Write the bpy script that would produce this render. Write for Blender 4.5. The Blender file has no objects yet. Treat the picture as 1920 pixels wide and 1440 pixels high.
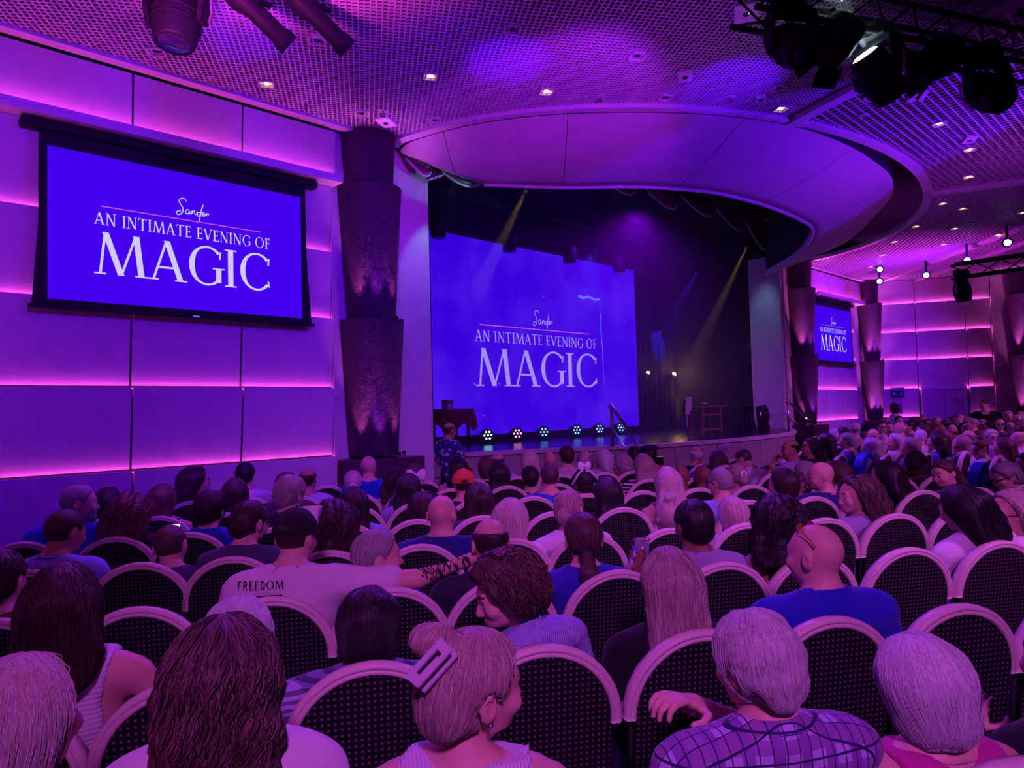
import bpy, math, random
import numpy as np
from math import sin, cos, pi, radians, sqrt
from mathutils import Vector, Matrix
random.seed(7); np.random.seed(7)
scene = bpy.context.scene
COL = scene.collection

# ------------------------------------------------------------------ camera
# hall axes: X along the stage wall, Y towards the stage, Z up; metres
CAM_H = 1.68
F_PX = 1312.0
PITCH, ROLL, AXIS = 0.0391128, -0.027117, 0.80218
def camera_matrix():
    cp, sp, c, s = cos(PITCH), sin(PITCH), cos(ROLL), sin(ROLL)
    m = np.array([[c, -s, 0], [s, c, 0], [0, 0, 1]])
    up = m @ [0, -cp, sp]; fw = m @ [0, sp, cp]; rt = m @ [1, 0, 0]
    w = np.array([fw*cos(AXIS)+rt*sin(AXIS), fw*sin(AXIS)-rt*cos(AXIS), up])
    x, y, z = w[:, 0], -w[:, 1], -w[:, 2]
    return Matrix(((x[0], y[0], z[0], 0), (x[1], y[1], z[1], 0), (x[2], y[2], z[2], CAM_H), (0, 0, 0, 1)))
cd = bpy.data.cameras.new('camera'); cam = bpy.data.objects.new('camera', cd); COL.objects.link(cam)
cam.matrix_world = camera_matrix()
cd.sensor_width = 36.0; cd.lens = F_PX*36/1920; cd.clip_start = 0.05; cd.clip_end = 200
scene.camera = cam

# ------------------------------------------------------------------ view, world
vs = scene.view_settings
vs.view_transform = 'Standard'; vs.look = 'None'; vs.gamma = 1; vs.use_curve_mapping = False
vs.exposure = 0.0
scene.cycles.use_denoising = True
scene.cycles.max_bounces = 4
scene.cycles.diffuse_bounces = 2
scene.cycles.use_adaptive_sampling = True
scene.cycles.adaptive_threshold = .10
scene.cycles.adaptive_min_samples = 12
scene.cycles.glossy_bounces = 2
scene.cycles.transparent_max_bounces = 6
scene.cycles.volume_bounces = 0
scene.cycles.caustics_reflective = False
scene.cycles.caustics_refractive = False
scene.cycles.sample_clamp_indirect = 4
world = bpy.data.worlds.new('world'); scene.world = world; world.use_nodes = True
world.node_tree.nodes['Background'].inputs[0].default_value = (0.40, 0.03, 0.75, 1)
world.node_tree.nodes['Background'].inputs[1].default_value = 0.02

# ------------------------------------------------------------------ house lights: stage-lighting washes rigged under the ceiling
def link(o, parent=None):
    COL.objects.link(o)
    if parent is not None: o.parent = parent
    return o
def spot(name, loc, target, power, col, deg=60, blend=.6, size=.1):
    d = bpy.data.lights.new(name, 'SPOT'); d.energy = power; d.color = col; d.spot_size = radians(deg); d.spot_blend = blend
    d.shadow_soft_size = size
    o = bpy.data.objects.new(name, d); link(o); o.location = loc
    o.rotation_euler = (Vector(target)-Vector(loc)).to_track_quat('-Z', 'Y').to_euler()
    return o
def area(name, loc, target, power, col, sx=1, sy=None):
    d = bpy.data.lights.new(name, 'AREA'); d.energy = power; d.color = col; d.size = sx
    if sy: d.shape = 'RECTANGLE'; d.size_y = sy
    o = bpy.data.objects.new(name, d); link(o); o.location = loc
    o.rotation_euler = (Vector(target)-Vector(loc)).to_track_quat('-Z', 'Y').to_euler()
    return o
PINK = (.72, .11, 1.0); VIOLET = (.30, .03, 1.0); BLUE = (.10, .0, 1.0); CYAN = (.25, .65, 1.0); ROSE = (1.0, .05, .62)
# audience: rose wash from the rear rig, violet wash from the front rig
spot('wash_rear_rose', (-1.6, -2.4, 4.7), (2.4, 1.4, .9), 880, PINK, 54, .9, .3)
spot('wash_side_rose', (4.2, -3.0, 4.7), (5.2, 2.4, .9), 780, PINK, 56, .9, .3)
spot('wash_front_violet', (6.3, 4.2, 4.75), (2.6, 2.2, .9), 540, VIOLET, 70, .8, .3)
spot('wash_left_violet', (3.2, 6.0, 4.85), (1.8, 3.4, .9), 390, VIOLET, 80, .8, .3)
spot('wash_centre_rose', (11.5, -1.8, 4.8), (12.5, 3.0, .9), 672, PINK, 66, .8, .3)
spot('wash_centre_violet', (10.5, 5.6, 4.6), (11.0, 3.0, .9), 780, VIOLET, 80, .8, .3)
spot('wash_right_rose', (17.0, -1.5, 4.8), (16.5, 3.4, .9), 672, PINK, 66, .8, .3)
# walls
spot('wash_wall_violet', (.7, 2.6, 4.5), (2.2, 7.33, 3.2), 400, (.08, 0, 1.0), 92, .8, .2)
spot('wash_wall_violet_b', (4.3, 3.2, 4.5), (2.8, 7.33, 3.2), 330, (.08, 0, 1.0), 92, .8, .2)
spot('wash_wall_right', (17.2, 3.4, 4.7), (19.4, 7.33, 2.8), 900, (.14, .0, 1.0), 90, .8, .2)
spot('wash_wall_column', (6.2, 4.6, 4.5), (4.9, 7.3, 2.6), 150, (.22, .01, 1.0), 60, .8, .2)
# ceiling washes, unseen lights in mid-air below the rigs, aimed upwards
spot('uplight_rose', (1.0, 3.9, 3.0), (1.3, 3.95, 5.05), 1000, (1.0, .05, .75), 94, .5, .2)
spot('uplight_violet', (5.4, 3.2, 3.0), (5.0, 4.4, 5.05), 80, (.40, .01, 1.0), 120, .7, .25)
spot('uplight_blue_a', (4.2, 4.0, 3.4), (4.6, 4.7, 5.05), 260, BLUE, 30, .8, .05)
spot('uplight_blue_b', (6.3, 2.6, 3.6), (6.7, 3.5, 5.05), 260, BLUE, 40, .8, .05)
spot('uplight_blue_c', (2.4, 4.8, 3.6), (2.5, 5.8, 5.05), 154, BLUE, 34, .8, .05)
spot('uplight_far_violet', (10.5, 1.2, 3.2), (10.6, 2.2, 5.05), 165, (.46, .03, 1.0), 150, .9, .25)
spot('uplight_far_rose', (17.0, 4.8, 3.2), (17.6, 5.0, 5.05), 330, (.75, .03, 1.0), 130, .9, .25)
# stage fascia
spot('fascia_blue', (8.8, -1.2, 2.7), (9.5, 4.2, 4.85), 1250, (.08, .0, 1.0), 48, .12, .03)  # unseen light added in mid-air to tint the soffit blue
spot('fascia_violet', (4.2, 2.6, 3.9), (6.0, 5.6, 4.75), 330, (.34, .01, 1.0), 60, .5, .1)
# pale blue side lights on the proscenium edges
spot('proscenium_cyan', (5.75, 6.9, 4.75), (5.42, 7.36, 3.1), 26, CYAN, 40, .6, .03)
spot('proscenium_cyan_swag', (6.4, 6.5, 4.3), (5.5, 7.25, 4.9), 14, CYAN, 44, .5, .03)
spot('proscenium_cyan_far', (15.25, 7.55, 5.3), (15.9, 7.75, 3.4), 40, (.25, .5, 1.0), 44, 1., .1)
# stage
spot('stage_blue_beam', (14.45, 8.6, 4.85), (15.15, 10.25, 3.3), 2600, (.02, .02, 1.0), 15, .4, .03)
spot('stage_blue_floor', (10.5, 8.6, 4.7), (10.0, 7.6, 1.1), 180, (.03, .03, 1.0), 90, .7, .05)
spot('stage_amber_beam', (7.95, 7.7, 5.3), (8.75, 10.0, 3.9), 3500, (1.0, .55, .12), 9, .6, .02)
spot('stage_amber_beam_right', (14.9, 7.55, 5.35), (15.5, 9.6, 2.6), 4000, (1.0, .55, .12), 8, .6, .02)
spot('stage_purple_wash', (11.6, 8.2, 5.6), (11.2, 9.0, 1.1), 650, (.30, .0, 1.0), 150, .8, .2)
spot('truss_white_beam', (6.02, 1.97, 4.56), (5.42, 2.25, 5.5), 1300, (.75, .95, 1.0), 22, .5, .02)
# ------------------------------------------------------------------ materials
MATS = {}
def mat(name, col, rough=.6, metal=0., spec=.3, var=.12, vscale=6., bump=0., bscale=60., emit=0., ecol=None, stretch=None, sheen=0.):
    if name in MATS: return MATS[name]
    m = bpy.data.materials.new(name); m.use_nodes = True
    nt = m.node_tree; b = nt.nodes['Principled BSDF']; L = nt.links.new
    b.inputs['Roughness'].default_value = rough; b.inputs['Metallic'].default_value = metal
    b.inputs['Specular IOR Level'].default_value = spec
    if sheen: b.inputs['Sheen Weight'].default_value = sheen
    tc = nt.nodes.new('ShaderNodeTexCoord'); mp = nt.nodes.new('ShaderNodeMapping')
    if stretch: mp.inputs['Scale'].default_value = stretch
    L(tc.outputs['Object'], mp.inputs['Vector'])
    nz = nt.nodes.new('ShaderNodeTexNoise'); nz.inputs['Scale'].default_value = vscale; nz.inputs['Detail'].default_value = 3
    L(mp.outputs['Vector'], nz.inputs['Vector'])
    mx = nt.nodes.new('ShaderNodeMix'); mx.data_type = 'RGBA'
    c = tuple(col)
    mx.inputs[6].default_value = tuple(max(0, x*(1-var)) for x in c)+(1,)
    mx.inputs[7].default_value = tuple(min(1, x*(1+var)) for x in c)+(1,)
    L(nz.outputs['Fac'], mx.inputs[0]); L(mx.outputs[2], b.inputs['Base Color'])
    if bump:
        n2 = nt.nodes.new('ShaderNodeTexNoise'); n2.inputs['Scale'].default_value = bscale; n2.inputs['Detail'].default_value = 2
        L(mp.outputs['Vector'], n2.inputs['Vector'])
        bp = nt.nodes.new('ShaderNodeBump'); bp.inputs['Strength'].default_value = bump; bp.inputs['Distance'].default_value = .01
        L(n2.outputs['Fac'], bp.inputs['Height']); L(bp.outputs['Normal'], b.inputs['Normal'])
    if emit:
        b.inputs['Emission Color'].default_value = tuple(ecol or c)+(1,); b.inputs['Emission Strength'].default_value = emit
    MATS[name] = m; return m
def emis(name, col, strength):
    return mat(name, (0.02, 0.02, 0.02), emit=strength, ecol=col)

# ------------------------------------------------------------------ mesh building
class MB:
    def __init__(s): s.v = []; s.f = []; s.m = []
    def add(s, vs, fs, mi=0):
        k = len(s.v); s.v += [tuple(p) for p in vs]; s.f += [tuple(i+k for i in f) for f in fs]; s.m += [mi]*len(fs); return s
    def box(s, c, d, rz=0., mi=0):
        x, y, z = d[0]/2, d[1]/2, d[2]/2; cz, sz = cos(rz), sin(rz)
        P = [(c[0]+a*x*cz-b*y*sz, c[1]+a*x*sz+b*y*cz, c[2]+e*z) for e in (-1, 1) for a, b in ((-1, -1), (1, -1), (1, 1), (-1, 1))]
        return s.add(P, [(3, 2, 1, 0), (4, 5, 6, 7), (0, 1, 5, 4), (1, 2, 6, 5), (2, 3, 7, 6), (3, 0, 4, 7)], mi)
    def bbox(s, a, b, mi=0): return s.box([(a[i]+b[i])/2 for i in range(3)], [abs(b[i]-a[i]) for i in range(3)], 0, mi)
    def bar(s, p, q, w, h=None, mi=0):
        p = Vector(p); q = Vector(q); h = h or w; d = (q-p).normalized()
        up = Vector((0, 0, 1)) if abs(d.z) < .95 else Vector((0, 1, 0))
        r = d.cross(up).normalized(); u = r.cross(d)
        P = [e+r*a*w/2+u*b*h/2 for e in (p, q) for a, b in ((-1, -1), (1, -1), (1, 1), (-1, 1))]
        return s.add(P, [(0, 1, 2, 3), (7, 6, 5, 4), (1, 0, 4, 5), (2, 1, 5, 6), (3, 2, 6, 7), (0, 3, 7, 4)], mi)
    def tube(s, pts, r, n=8, mi=0, cap=True, flat=1.):
        pts = [Vector(p) for p in pts]; N = len(pts); R = r if hasattr(r, '__len__') else [r]*N
        vs = []; fs = []; prev = None
        for i, p in enumerate(pts):
            d = (pts[min(i+1, N-1)]-pts[max(i-1, 0)]).normalized()
            if prev is None:
                a = Vector((0, 0, 1)) if abs(d.z) < .9 else Vector((1, 0, 0)); x = d.cross(a).normalized()
            else: x = (prev-d*prev.dot(d)).normalized()
            prev = x; y = d.cross(x)
            for k in range(n):
                t = 2*pi*k/n; vs.append(p+(x*cos(t)+y*sin(t)*flat)*R[i])
        for i in range(N-1):
            for k in range(n): fs.append((i*n+k, i*n+(k+1) % n, (i+1)*n+(k+1) % n, (i+1)*n+k))
        if cap: fs.append(tuple(range(n-1, -1, -1))); fs.append(tuple((N-1)*n+k for k in range(n)))
        return s.add(vs, fs, mi)
    def lathe(s, prof, n=24, mi=0, mtx=None, a0=0., a1=2*pi, close=True):
        full = abs(a1-a0-2*pi) < 1e-6; m = n if full else n+1; vs = []; fs = []
        for r, z in prof:
            for k in range(m):
                t = a0+(a1-a0)*k/n; p = Vector((r*cos(t), r*sin(t), z)); vs.append(mtx @ p if mtx else p)
        for i in range(len(prof)-1):
            for k in range(n):
                k2 = (k+1) % m if full else k+1
                fs.append((i*m+k, i*m+k2, (i+1)*m+k2, (i+1)*m+k))
        if close and full:
            fs.append(tuple(range(m-1, -1, -1))); fs.append(tuple((len(prof)-1)*m+k for k in range(m)))
        return s.add(vs, fs, mi)
    def prism(s, poly, z0, z1, mi=0):
        n = len(poly); vs = [(p[0], p[1], z0) for p in poly]+[(p[0], p[1], z1) for p in poly]
        fs = [tuple(range(n-1, -1, -1)), tuple(range(n, 2*n))]+[(i, (i+1) % n, n+(i+1) % n, n+i) for i in range(n)]
        return s.add(vs, fs, mi)
    def strip(s, rows, mi=0, loop=False):
        n = len(rows[0]); vs = [p for r in rows for p in r]; fs = []
        for i in range(len(rows)-1):
            for k in range(n if loop else n-1):
                k2 = (k+1) % n; fs.append((i*n+k, i*n+k2, (i+1)*n+k2, (i+1)*n+k))
        return s.add(vs, fs, mi)
    def ell(s, c, r, n=12, m=8, mi=0):
        prof = [(max(1e-4, sin(pi*i/m)), -cos(pi*i/m)) for i in range(m+1)]
        M4 = Matrix.Translation(Vector(c)) @ Matrix.Diagonal((r[0], r[1], r[2], 1))
        return s.lathe(prof, n, mi, M4)
    def build(s, name, mats, parent=None, smooth=False, loc=None, rot=None, bevel=0.):
        me = bpy.data.meshes.new(name); me.from_pydata([tuple(v) for v in s.v], [], s.f)
        if not isinstance(mats, (list, tuple)): mats = [mats]
        for x in mats: me.materials.append(x)
        if len(mats) > 1: me.polygons.foreach_set('material_index', s.m)
        if smooth: me.polygons.foreach_set('use_smooth', [True]*len(me.polygons))
        me.update()
        o = bpy.data.objects.new(name, me); link(o, parent)
        if loc is not None: o.location = loc
        if rot is not None: o.rotation_euler = rot
        if bevel:
            b = o.modifiers.new('bevel', 'BEVEL'); b.width = bevel; b.segments = 2; b.limit_method = 'ANGLE'
        return o
def tag(o, label, cat, group=None):
    o['label'] = label; o['category'] = cat
    if group: o['group'] = group
    return o
def thing(name, label, cat, loc=(0, 0, 0), rz=0., group=None):
    o = bpy.data.objects.new(name, None); link(o); o.location = loc; o.rotation_euler = (0, 0, rz); o.empty_display_size = .1
    return tag(o, label, cat, group)
def struct(o): o['kind'] = 'structure'; return o
def copy_tree(o, parent=None):
    c = o.copy(); COL.objects.link(c); c.parent = parent
    for ch in list(o.children): copy_tree(ch, c)
    return c
def mesh_copy(o, parent, loc=None, rot=None, name=None):
    c = o.copy(); COL.objects.link(c); c.parent = parent
    if loc is not None: c.location = loc
    if rot is not None: c.rotation_euler = rot
    return c

# ------------------------------------------------------------------ palette
m_wall = mat('cream_wall_fabric', (.72, .62, .60), .85, bump=.15, bscale=90)
m_wallback = mat('dark_wall_backing', (.03, .025, .04), .9)
m_paint = mat('cream_paint', (.70, .62, .60), .6, bump=.05)
m_trim = mat('pale_trim', (.78, .70, .70), .45)
m_floor = mat('dark_patterned_carpet', (.05, .02, .05), .95, bump=.4, bscale=300, var=.6, vscale=14)
m_black = mat('black_metal', (.010, .010, .014), .6, .0, .2)
m_blackcloth = mat('black_drape', (.012, .010, .018), .9, bump=.2)
m_plenum = mat('dark_plenum', (.02, .012, .025), .9)
m_grid = mat('ceiling_grid_metal', (.70, .62, .62), .45, .2)
m_column = mat('dark_glitter_column', (.07, .03, .07), .42, .35, bump=.9, bscale=160, var=.5, vscale=90)
m_colbase = mat('column_base_lacquer', (.09, .03, .06), .3)
m_chrome = mat('brushed_steel', (.55, .5, .5), .28, .9)
m_lens = mat('lamp_glass_dark', (.02, .02, .05), .08, .0, .8)
m_led = emis('pink_led_strip', (1.0, .08, .78), 9.0)
m_led_far = emis('pink_led_strip_far', (1.0, .08, .78), 20.0)
m_stagefloor = mat('stage_floor_black', (.02, .018, .03), .22, bump=.03)
m_stagefront = mat('stage_front_panel', (.50, .42, .44), .5)
m_wood = mat('wood', (.30, .16, .07), .5, var=.35, vscale=4, stretch=(1, 1, 9))
m_white = mat('white_plastic', (.8, .78, .76), .45)

# ------------------------------------------------------------------ setting: floor
WY = 7.33; CX = 10.76
struct(MB().bbox((-9, -7, -.12), (30, 12.5, 0)).build('floor', m_floor))

# ------------------------------------------------------------------ panelled walls with LED strips
SIDE = radians(119.3)
def panel_wall(name, origin, ang, cols_by_row, rows, strips, skip=(), seam=.02, led=None):
    """origin on the wall line, ang = direction of the wall, facing side to its right-hand; local x along, y out of the wall to the hall"""
    root = bpy.data.objects.new(name, None); link(root); root.location = origin; root.rotation_euler = (0, 0, ang); struct(root)
    x0 = min(c[0] for r in cols_by_row for c in r); x1 = max(c[1] for r in cols_by_row for c in r)
    MB().bbox((x0-.02, .0, 0), (x1+.02, .12, 5.2)).build('backing', m_wallback, root)
    for ri, (z0, z1) in enumerate(rows):
        for (a, b) in cols_by_row[ri]:
            if (ri, round(a, 2)) in skip: continue
            lo, hi = -.035, -.105       # foot set back, head proud
            mb = MB(); g = seam/2
            P = []
            for y, z in ((lo, z0+.004), (hi, z1-.012), (hi+.03, z1-.012), (lo+.03, z0+.004)):
                P += [(a+g, y, z), (b-g, y, z)]
            mb.add(P, [(0, 1, 3, 2), (2, 3, 5, 4), (4, 5, 7, 6), (6, 7, 1, 0), (0, 2, 4, 6), (1, 7, 5, 3)])
            mb.build('panel', m_wall, root, bevel=.004)
        if strips[ri]:
            for (a, b) in cols_by_row[ri]:
                if (ri, round(a, 2)) in skip: continue
                MB().bbox((a+.01, -.072, z0-.03), (b-.01, -.045, z0-.022)).build('light_strip', led or m_led, root)
    return root
RZ = [(0, 1.23), (1.23, 2.02), (2.02, 2.82), (2.82, 3.60), (3.60, 4.37)]
lc = [(.56, 2.01), (2.01, 3.07), (3.07, 4.15)]
wl = panel_wall('wall_left', (0, WY, 0), 0, [lc]*5, RZ, [0, 1, 1, 1, 1])
# header box over the screen
def header(root, x0, x1, seams, depth=.30, led=None):
    MB().bbox((x0, -depth, 4.36), (x1, .0, 4.41)).build('ledge', m_trim, root, bevel=.004)
    MB().bbox((x0, -depth, 4.41), (x1, -depth+.015, 4.445)).build('ledge_lip', m_trim, root)
    e = [x0]+seams+[x1]
    for a, b in zip(e[:-1], e[1:]):
        mb = MB(); P = []
        for y, z in ((-.125, 4.42), (-.155, 5.0), (-.11, 5.0), (-.08, 4.42)): P += [(a+.01, y, z), (b-.01, y, z)]
        mb.add(P, [(0, 1, 3, 2), (2, 3, 5, 4), (4, 5, 7, 6), (6, 7, 1, 0), (0, 2, 4, 6), (1, 7, 5, 3)]); mb.build('panel', m_wall, root, bevel=.004)
        MB().bbox((a+.015, -.185, 4.412), (b-.015, -.16, 4.420)).build('light_strip', led or m_led, root)
    MB().bbox((x0, -.08, 4.44), (x1, -.0, 5.02)).build('header_core', m_wallback, root)
header(wl, .56, 4.18, [2.02, 3.08], led=m_led_far)
# plain return between panels and column, then behind the column
struct(MB().bbox((4.15, WY-.06, 0), (5.12, WY+.12, 5.2)).build('wall_return', m_paint))
lw = panel_wall('wall_side_left', (.56-.489*6.0, WY-.872*6.0, 0), radians(60.7), [[(0, 1.2), (1.2, 2.4), (2.4, 3.6), (3.6, 4.8), (4.8, 6.0)]]*5, RZ, [0, 1, 1, 1, 1])
rc = [(16.95, 18.1), (18.1, 19.2), (19.2, 20.3)]
wr = panel_wall('wall_right', (0, WY, 0), 0, [rc]*5, RZ, [0, 1, 1, 1, 1], led=m_led_far)
header(wr, 17.35, 20.75, [18.45, 19.55], led=m_led_far)
struct(MB().bbox((15.98, WY-.06, 0), (16.95, WY+.12, 5.2)).build('wall_return', m_paint))
struct(MB().bbox((20.3, WY-.04, 0), (21.05, WY+.12, 5.2)).build('wall_return', m_paint))
# far side wall (turns 120 degrees towards the audience)
RS = [(0, 1.23), (1.23, 2.02), (2.02, 2.82), (2.82, 3.60), (3.60, 4.40), (4.40, 5.05)]
sc_ = [(.08, 1.36), (1.36, 2.58), (2.58, 3.18)]
ws = panel_wall('wall_side_right', (20.98, WY, 0), SIDE+pi, [sc_]*6, RS, [0, 1, 1, 1, 1, 1], skip={(0, 1.36), (1, 1.36)}, led=m_led_far)
MB().bbox((3.2, -.05, 0), (7.5, .12, 5.2)).build('plain_end', m_paint, ws)
# door in the far side wall
dr = bpy.data.objects.new('door_1', None); link(dr); struct(dr); dr.location = (20.98, WY, 0); dr.rotation_euler = (0, 0, SIDE+pi)
MB().bbox((1.48, -.07, .01), (2.46, -.03, 1.96)).build('door_leaf', mat('door_paint', (.60, .52, .55), .5), dr, bevel=.006)
for a, b in (((1.42, -.10, 0), (1.48, 0, 1.96)), ((2.46, -.10, 0), (2.52, 0, 1.96)), ((1.42, -.10, 1.96), (2.52, 0, 2.03))):
    MB().bbox(a, b).build('door_frame', m_trim, dr)
MB().bbox((1.968, -.072, .03), (1.974, -.07, 1.95)).build('door_seam', m_wallback, dr)
for x in (1.90, 2.04): MB().tube([(x, -.07, 1.0), (x, -.11, 1.0), (x, -.11, 1.18), (x, -.07, 1.18)], .010, 6).build('door_handle', m_chrome, dr)

# ------------------------------------------------------------------ stacked-cone columns with up-lights
def column(label, x, y, z_lo=1.2, r=.39, power=1.0, tint=(.45, .04, 1.0), rot=0.):
    t = thing('stacked_column', label, 'column', (x, y, 0), 0, 'stacked cone columns along the walls')
    MB().box((0, -.16, (z_lo-.02)/2), (.88, .52, z_lo-.02)).build('base', m_colbase, t, bevel=.01)
    for (a, b) in ((z_lo, 2.80), (2.80, 4.40), (4.40, 5.05)):
        k = (b-a)/1.6; rs = r; r = rs-(.06 if b > 5 else 0)
        MB().lathe([(r-.10*min(1, k), a), (r, b-.015), (r+.004, b), (r-.03, b), (r-.05, b-.05)], 36, close=False).build('cone', m_column, t, smooth=True)
        for i, an in enumerate((-2.6+rot, -1.9+rot, -1.2+rot, -.5+rot)):
            px, py = cos(an)*(r+.02), sin(an)*(r+.02)
            MB().lathe([(.02, 0), (.025, .03), (.018, .04)], 8).build('uplight', m_black, t, loc=(cos(an)*(r-.03), sin(an)*(r-.03), a+.0))
            if (i % 2 == 0 or z_lo > 1.19) and b < 5:
                s = spot('column_uplight', (x+px, y+py, a+.05), (x+cos(an)*(r-.06), y+sin(an)*(r-.06), a+1.0), 48.0*power, tint if i % 2 else (1.0, .16, .8), 42, .9, .02)
        r = rs
    return t
column('dark glittering stacked-cone column left of the stage beside the big projection screen', 4.62, 7.18)
column('dark stacked-cone column at the far right edge of the stage opening', 16.55, 7.18, power=2.2)
column('slim dark stacked-cone column in the far corner right of the small screen', 20.75, 7.0, r=.30, power=2.4, rot=radians(-30))
column('dark stacked-cone column on the far side wall at the right picture edge', 22.60, 3.72, r=.46, power=3.0, rot=radians(-61))

# ------------------------------------------------------------------ proscenium
struct(MB().bbox((5.12, WY-.02, 0), (5.63, 8.9, 5.2)).build('wall_proscenium', m_paint, bevel=.03))
struct(MB().bbox((15.88, WY-.02, 0), (16.40, 8.1, 5.2)).build('wall_proscenium_far', m_paint, bevel=.03))
# stage house
struct(MB().bbox((5.63, 10.5, 0), (15.9, 10.62, 6.0)).build('wall_stage_back', m_blackcloth))
struct(MB().bbox((3.9, 8.9, 0), (5.3, 10.6, 6.0)).build('wall_stage_left', m_blackcloth))
struct(MB().bbox((15.9, 8.1, 0), (17.2, 10.6, 6.0)).build('wall_stage_right', m_blackcloth))
struct(MB().bbox((4.0, 6.6, 6.0), (17.4, 10.6, 6.1)).build('ceiling_stage', m_blackcloth))
# back drape, pleated
def drape(name, label, x0, x1, y, z0, z1, m, amp=.05, wl=.22, group=None):
    n = int((x1-x0)/wl*8); rows = []
    for z in (z0, (z0+z1)/2, z1):
        rows.append([(x0+(x1-x0)*i/n, y+amp*sin(2*pi*(x1-x0)/wl*i/n)*(1 if z < z1 else .7)+.02*sin(i*.37), z) for i in range(n+1)])
    o = MB().strip(rows).build(name, m, smooth=True)
    s = o.modifiers.new('solid', 'SOLIDIFY'); s.thickness = .01
    return tag(o, label, 'curtain', group)
drape('stage_curtain', 'black pleated back curtain right of the stage screen', 13.95, 15.85, 10.25, 1.1, 5.6, m_blackcloth)
drape('stage_curtain', 'black pleated leg curtain left of the stage screen', 5.7, 7.4, 10.3, 1.1, 5.6, m_blackcloth)
drape('border_curtain', 'black border curtain hanging above the stage screen', 5.8, 15.8, 10.1, 4.95, 5.95, m_blackcloth)

# ------------------------------------------------------------------ stage platform
SZ = 1.1
KEY = [(5.2, 8.0), (6.4, 7.85), (7.45, 7.5), (8.65, 6.8), (9.3, 6.46), (10.2, 6.27), (11.4, 6.14), (13.0, 6.2), (13.9, 6.36), (15.0, 6.75), (16.0, 7.3)]
def smooth_curve(pts, n=6):
    out = []; N = len(pts)
    for i in range(N-1):
        p0, p1, p2, p3 = (Vector(pts[max(i-1, 0)]), Vector(pts[i]), Vector(pts[i+1]), Vector(pts[min(i+2, N-1)]))
        for k in range(n):
            t = k/n; out.append(tuple(.5*((2*p1)+(p2-p0)*t+(2*p0-5*p1+4*p2-p3)*t*t+(3*p1-p0-3*p2+p3)*t**3)))
    out.append(tuple(pts[-1])); return out
arc = smooth_curve(KEY, 4)
struct(MB().prism([(5.2, 10.5)]+arc+[(16.0, 10.5)], .0, SZ).build('floor_stage', m_stagefloor))
sf = bpy.data.objects.new('trim_1', None); link(sf); struct(sf)
for i in range(0, len(arc)-2, 2):
    p = Vector((*arc[i], 0)); q = Vector((*arc[i+2], 0)); d = (q-p).normalized(); n = Vector((d.y, -d.x, 0)); m = (p+q)/2
    for (a, b) in ((.02, .50), (.53, 1.03)):
        MB().box((m.x+n.x*.025, m.y+n.y*.025, (a+b)/2), ((q-p).length-.015, .03, b-a), math.atan2(d.y, d.x)).build('front_panel', m_stagefront, sf, bevel=.003)
    MB().box((m.x+n.x*.02, m.y+n.y*.02, 1.075), ((q-p).length+.012, .11, .06), math.atan2(d.y, d.x)).build('edge_nosing', m_trim, sf)

# ------------------------------------------------------------------ stage lettering (drawn letter shapes)
def quad(mb, a, b, c, d): mb.add([(a[0], 0, a[1]), (b[0], 0, b[1]), (c[0], 0, c[1]), (d[0], 0, d[1])], [(0, 1, 2, 3)])
def rect(mb, x0, z0, x1, z1): quad(mb, (x0, z0), (x1, z0), (x1, z1), (x0, z1))
def leg(mb, x0, z0, x1, z1, w):
    quad(mb, (x0-w/2, z0), (x0+w/2, z0), (x1+w/2, z1), (x1-w/2, z1))
def serif(mb, x, z, w, up):
    t = .035; rect(mb, x-w/2, z if up else z-t, x+w/2, z+t if up else z)
def ring(mb, cx, cz, rx, rz, a0, a1, thick, thin, n=28):
    P = []
    for i in range(n+1):
        a = radians(a0+(a1-a0)*i/n); w = thin+(thick-thin)*abs(cos(a))**1.3
        P.append(((cx+rx*cos(a), 0, cz+rz*sin(a)), (cx+(rx-w)*cos(a), 0, cz+(rz-max(thin, w*.45))*sin(a))))
    vs = [p for pr in P for p in pr]; mb.add(vs, [(2*i, 2*i+1, 2*i+3, 2*i+2) for i in range(n)])
TK, TN = .135, .055
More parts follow.
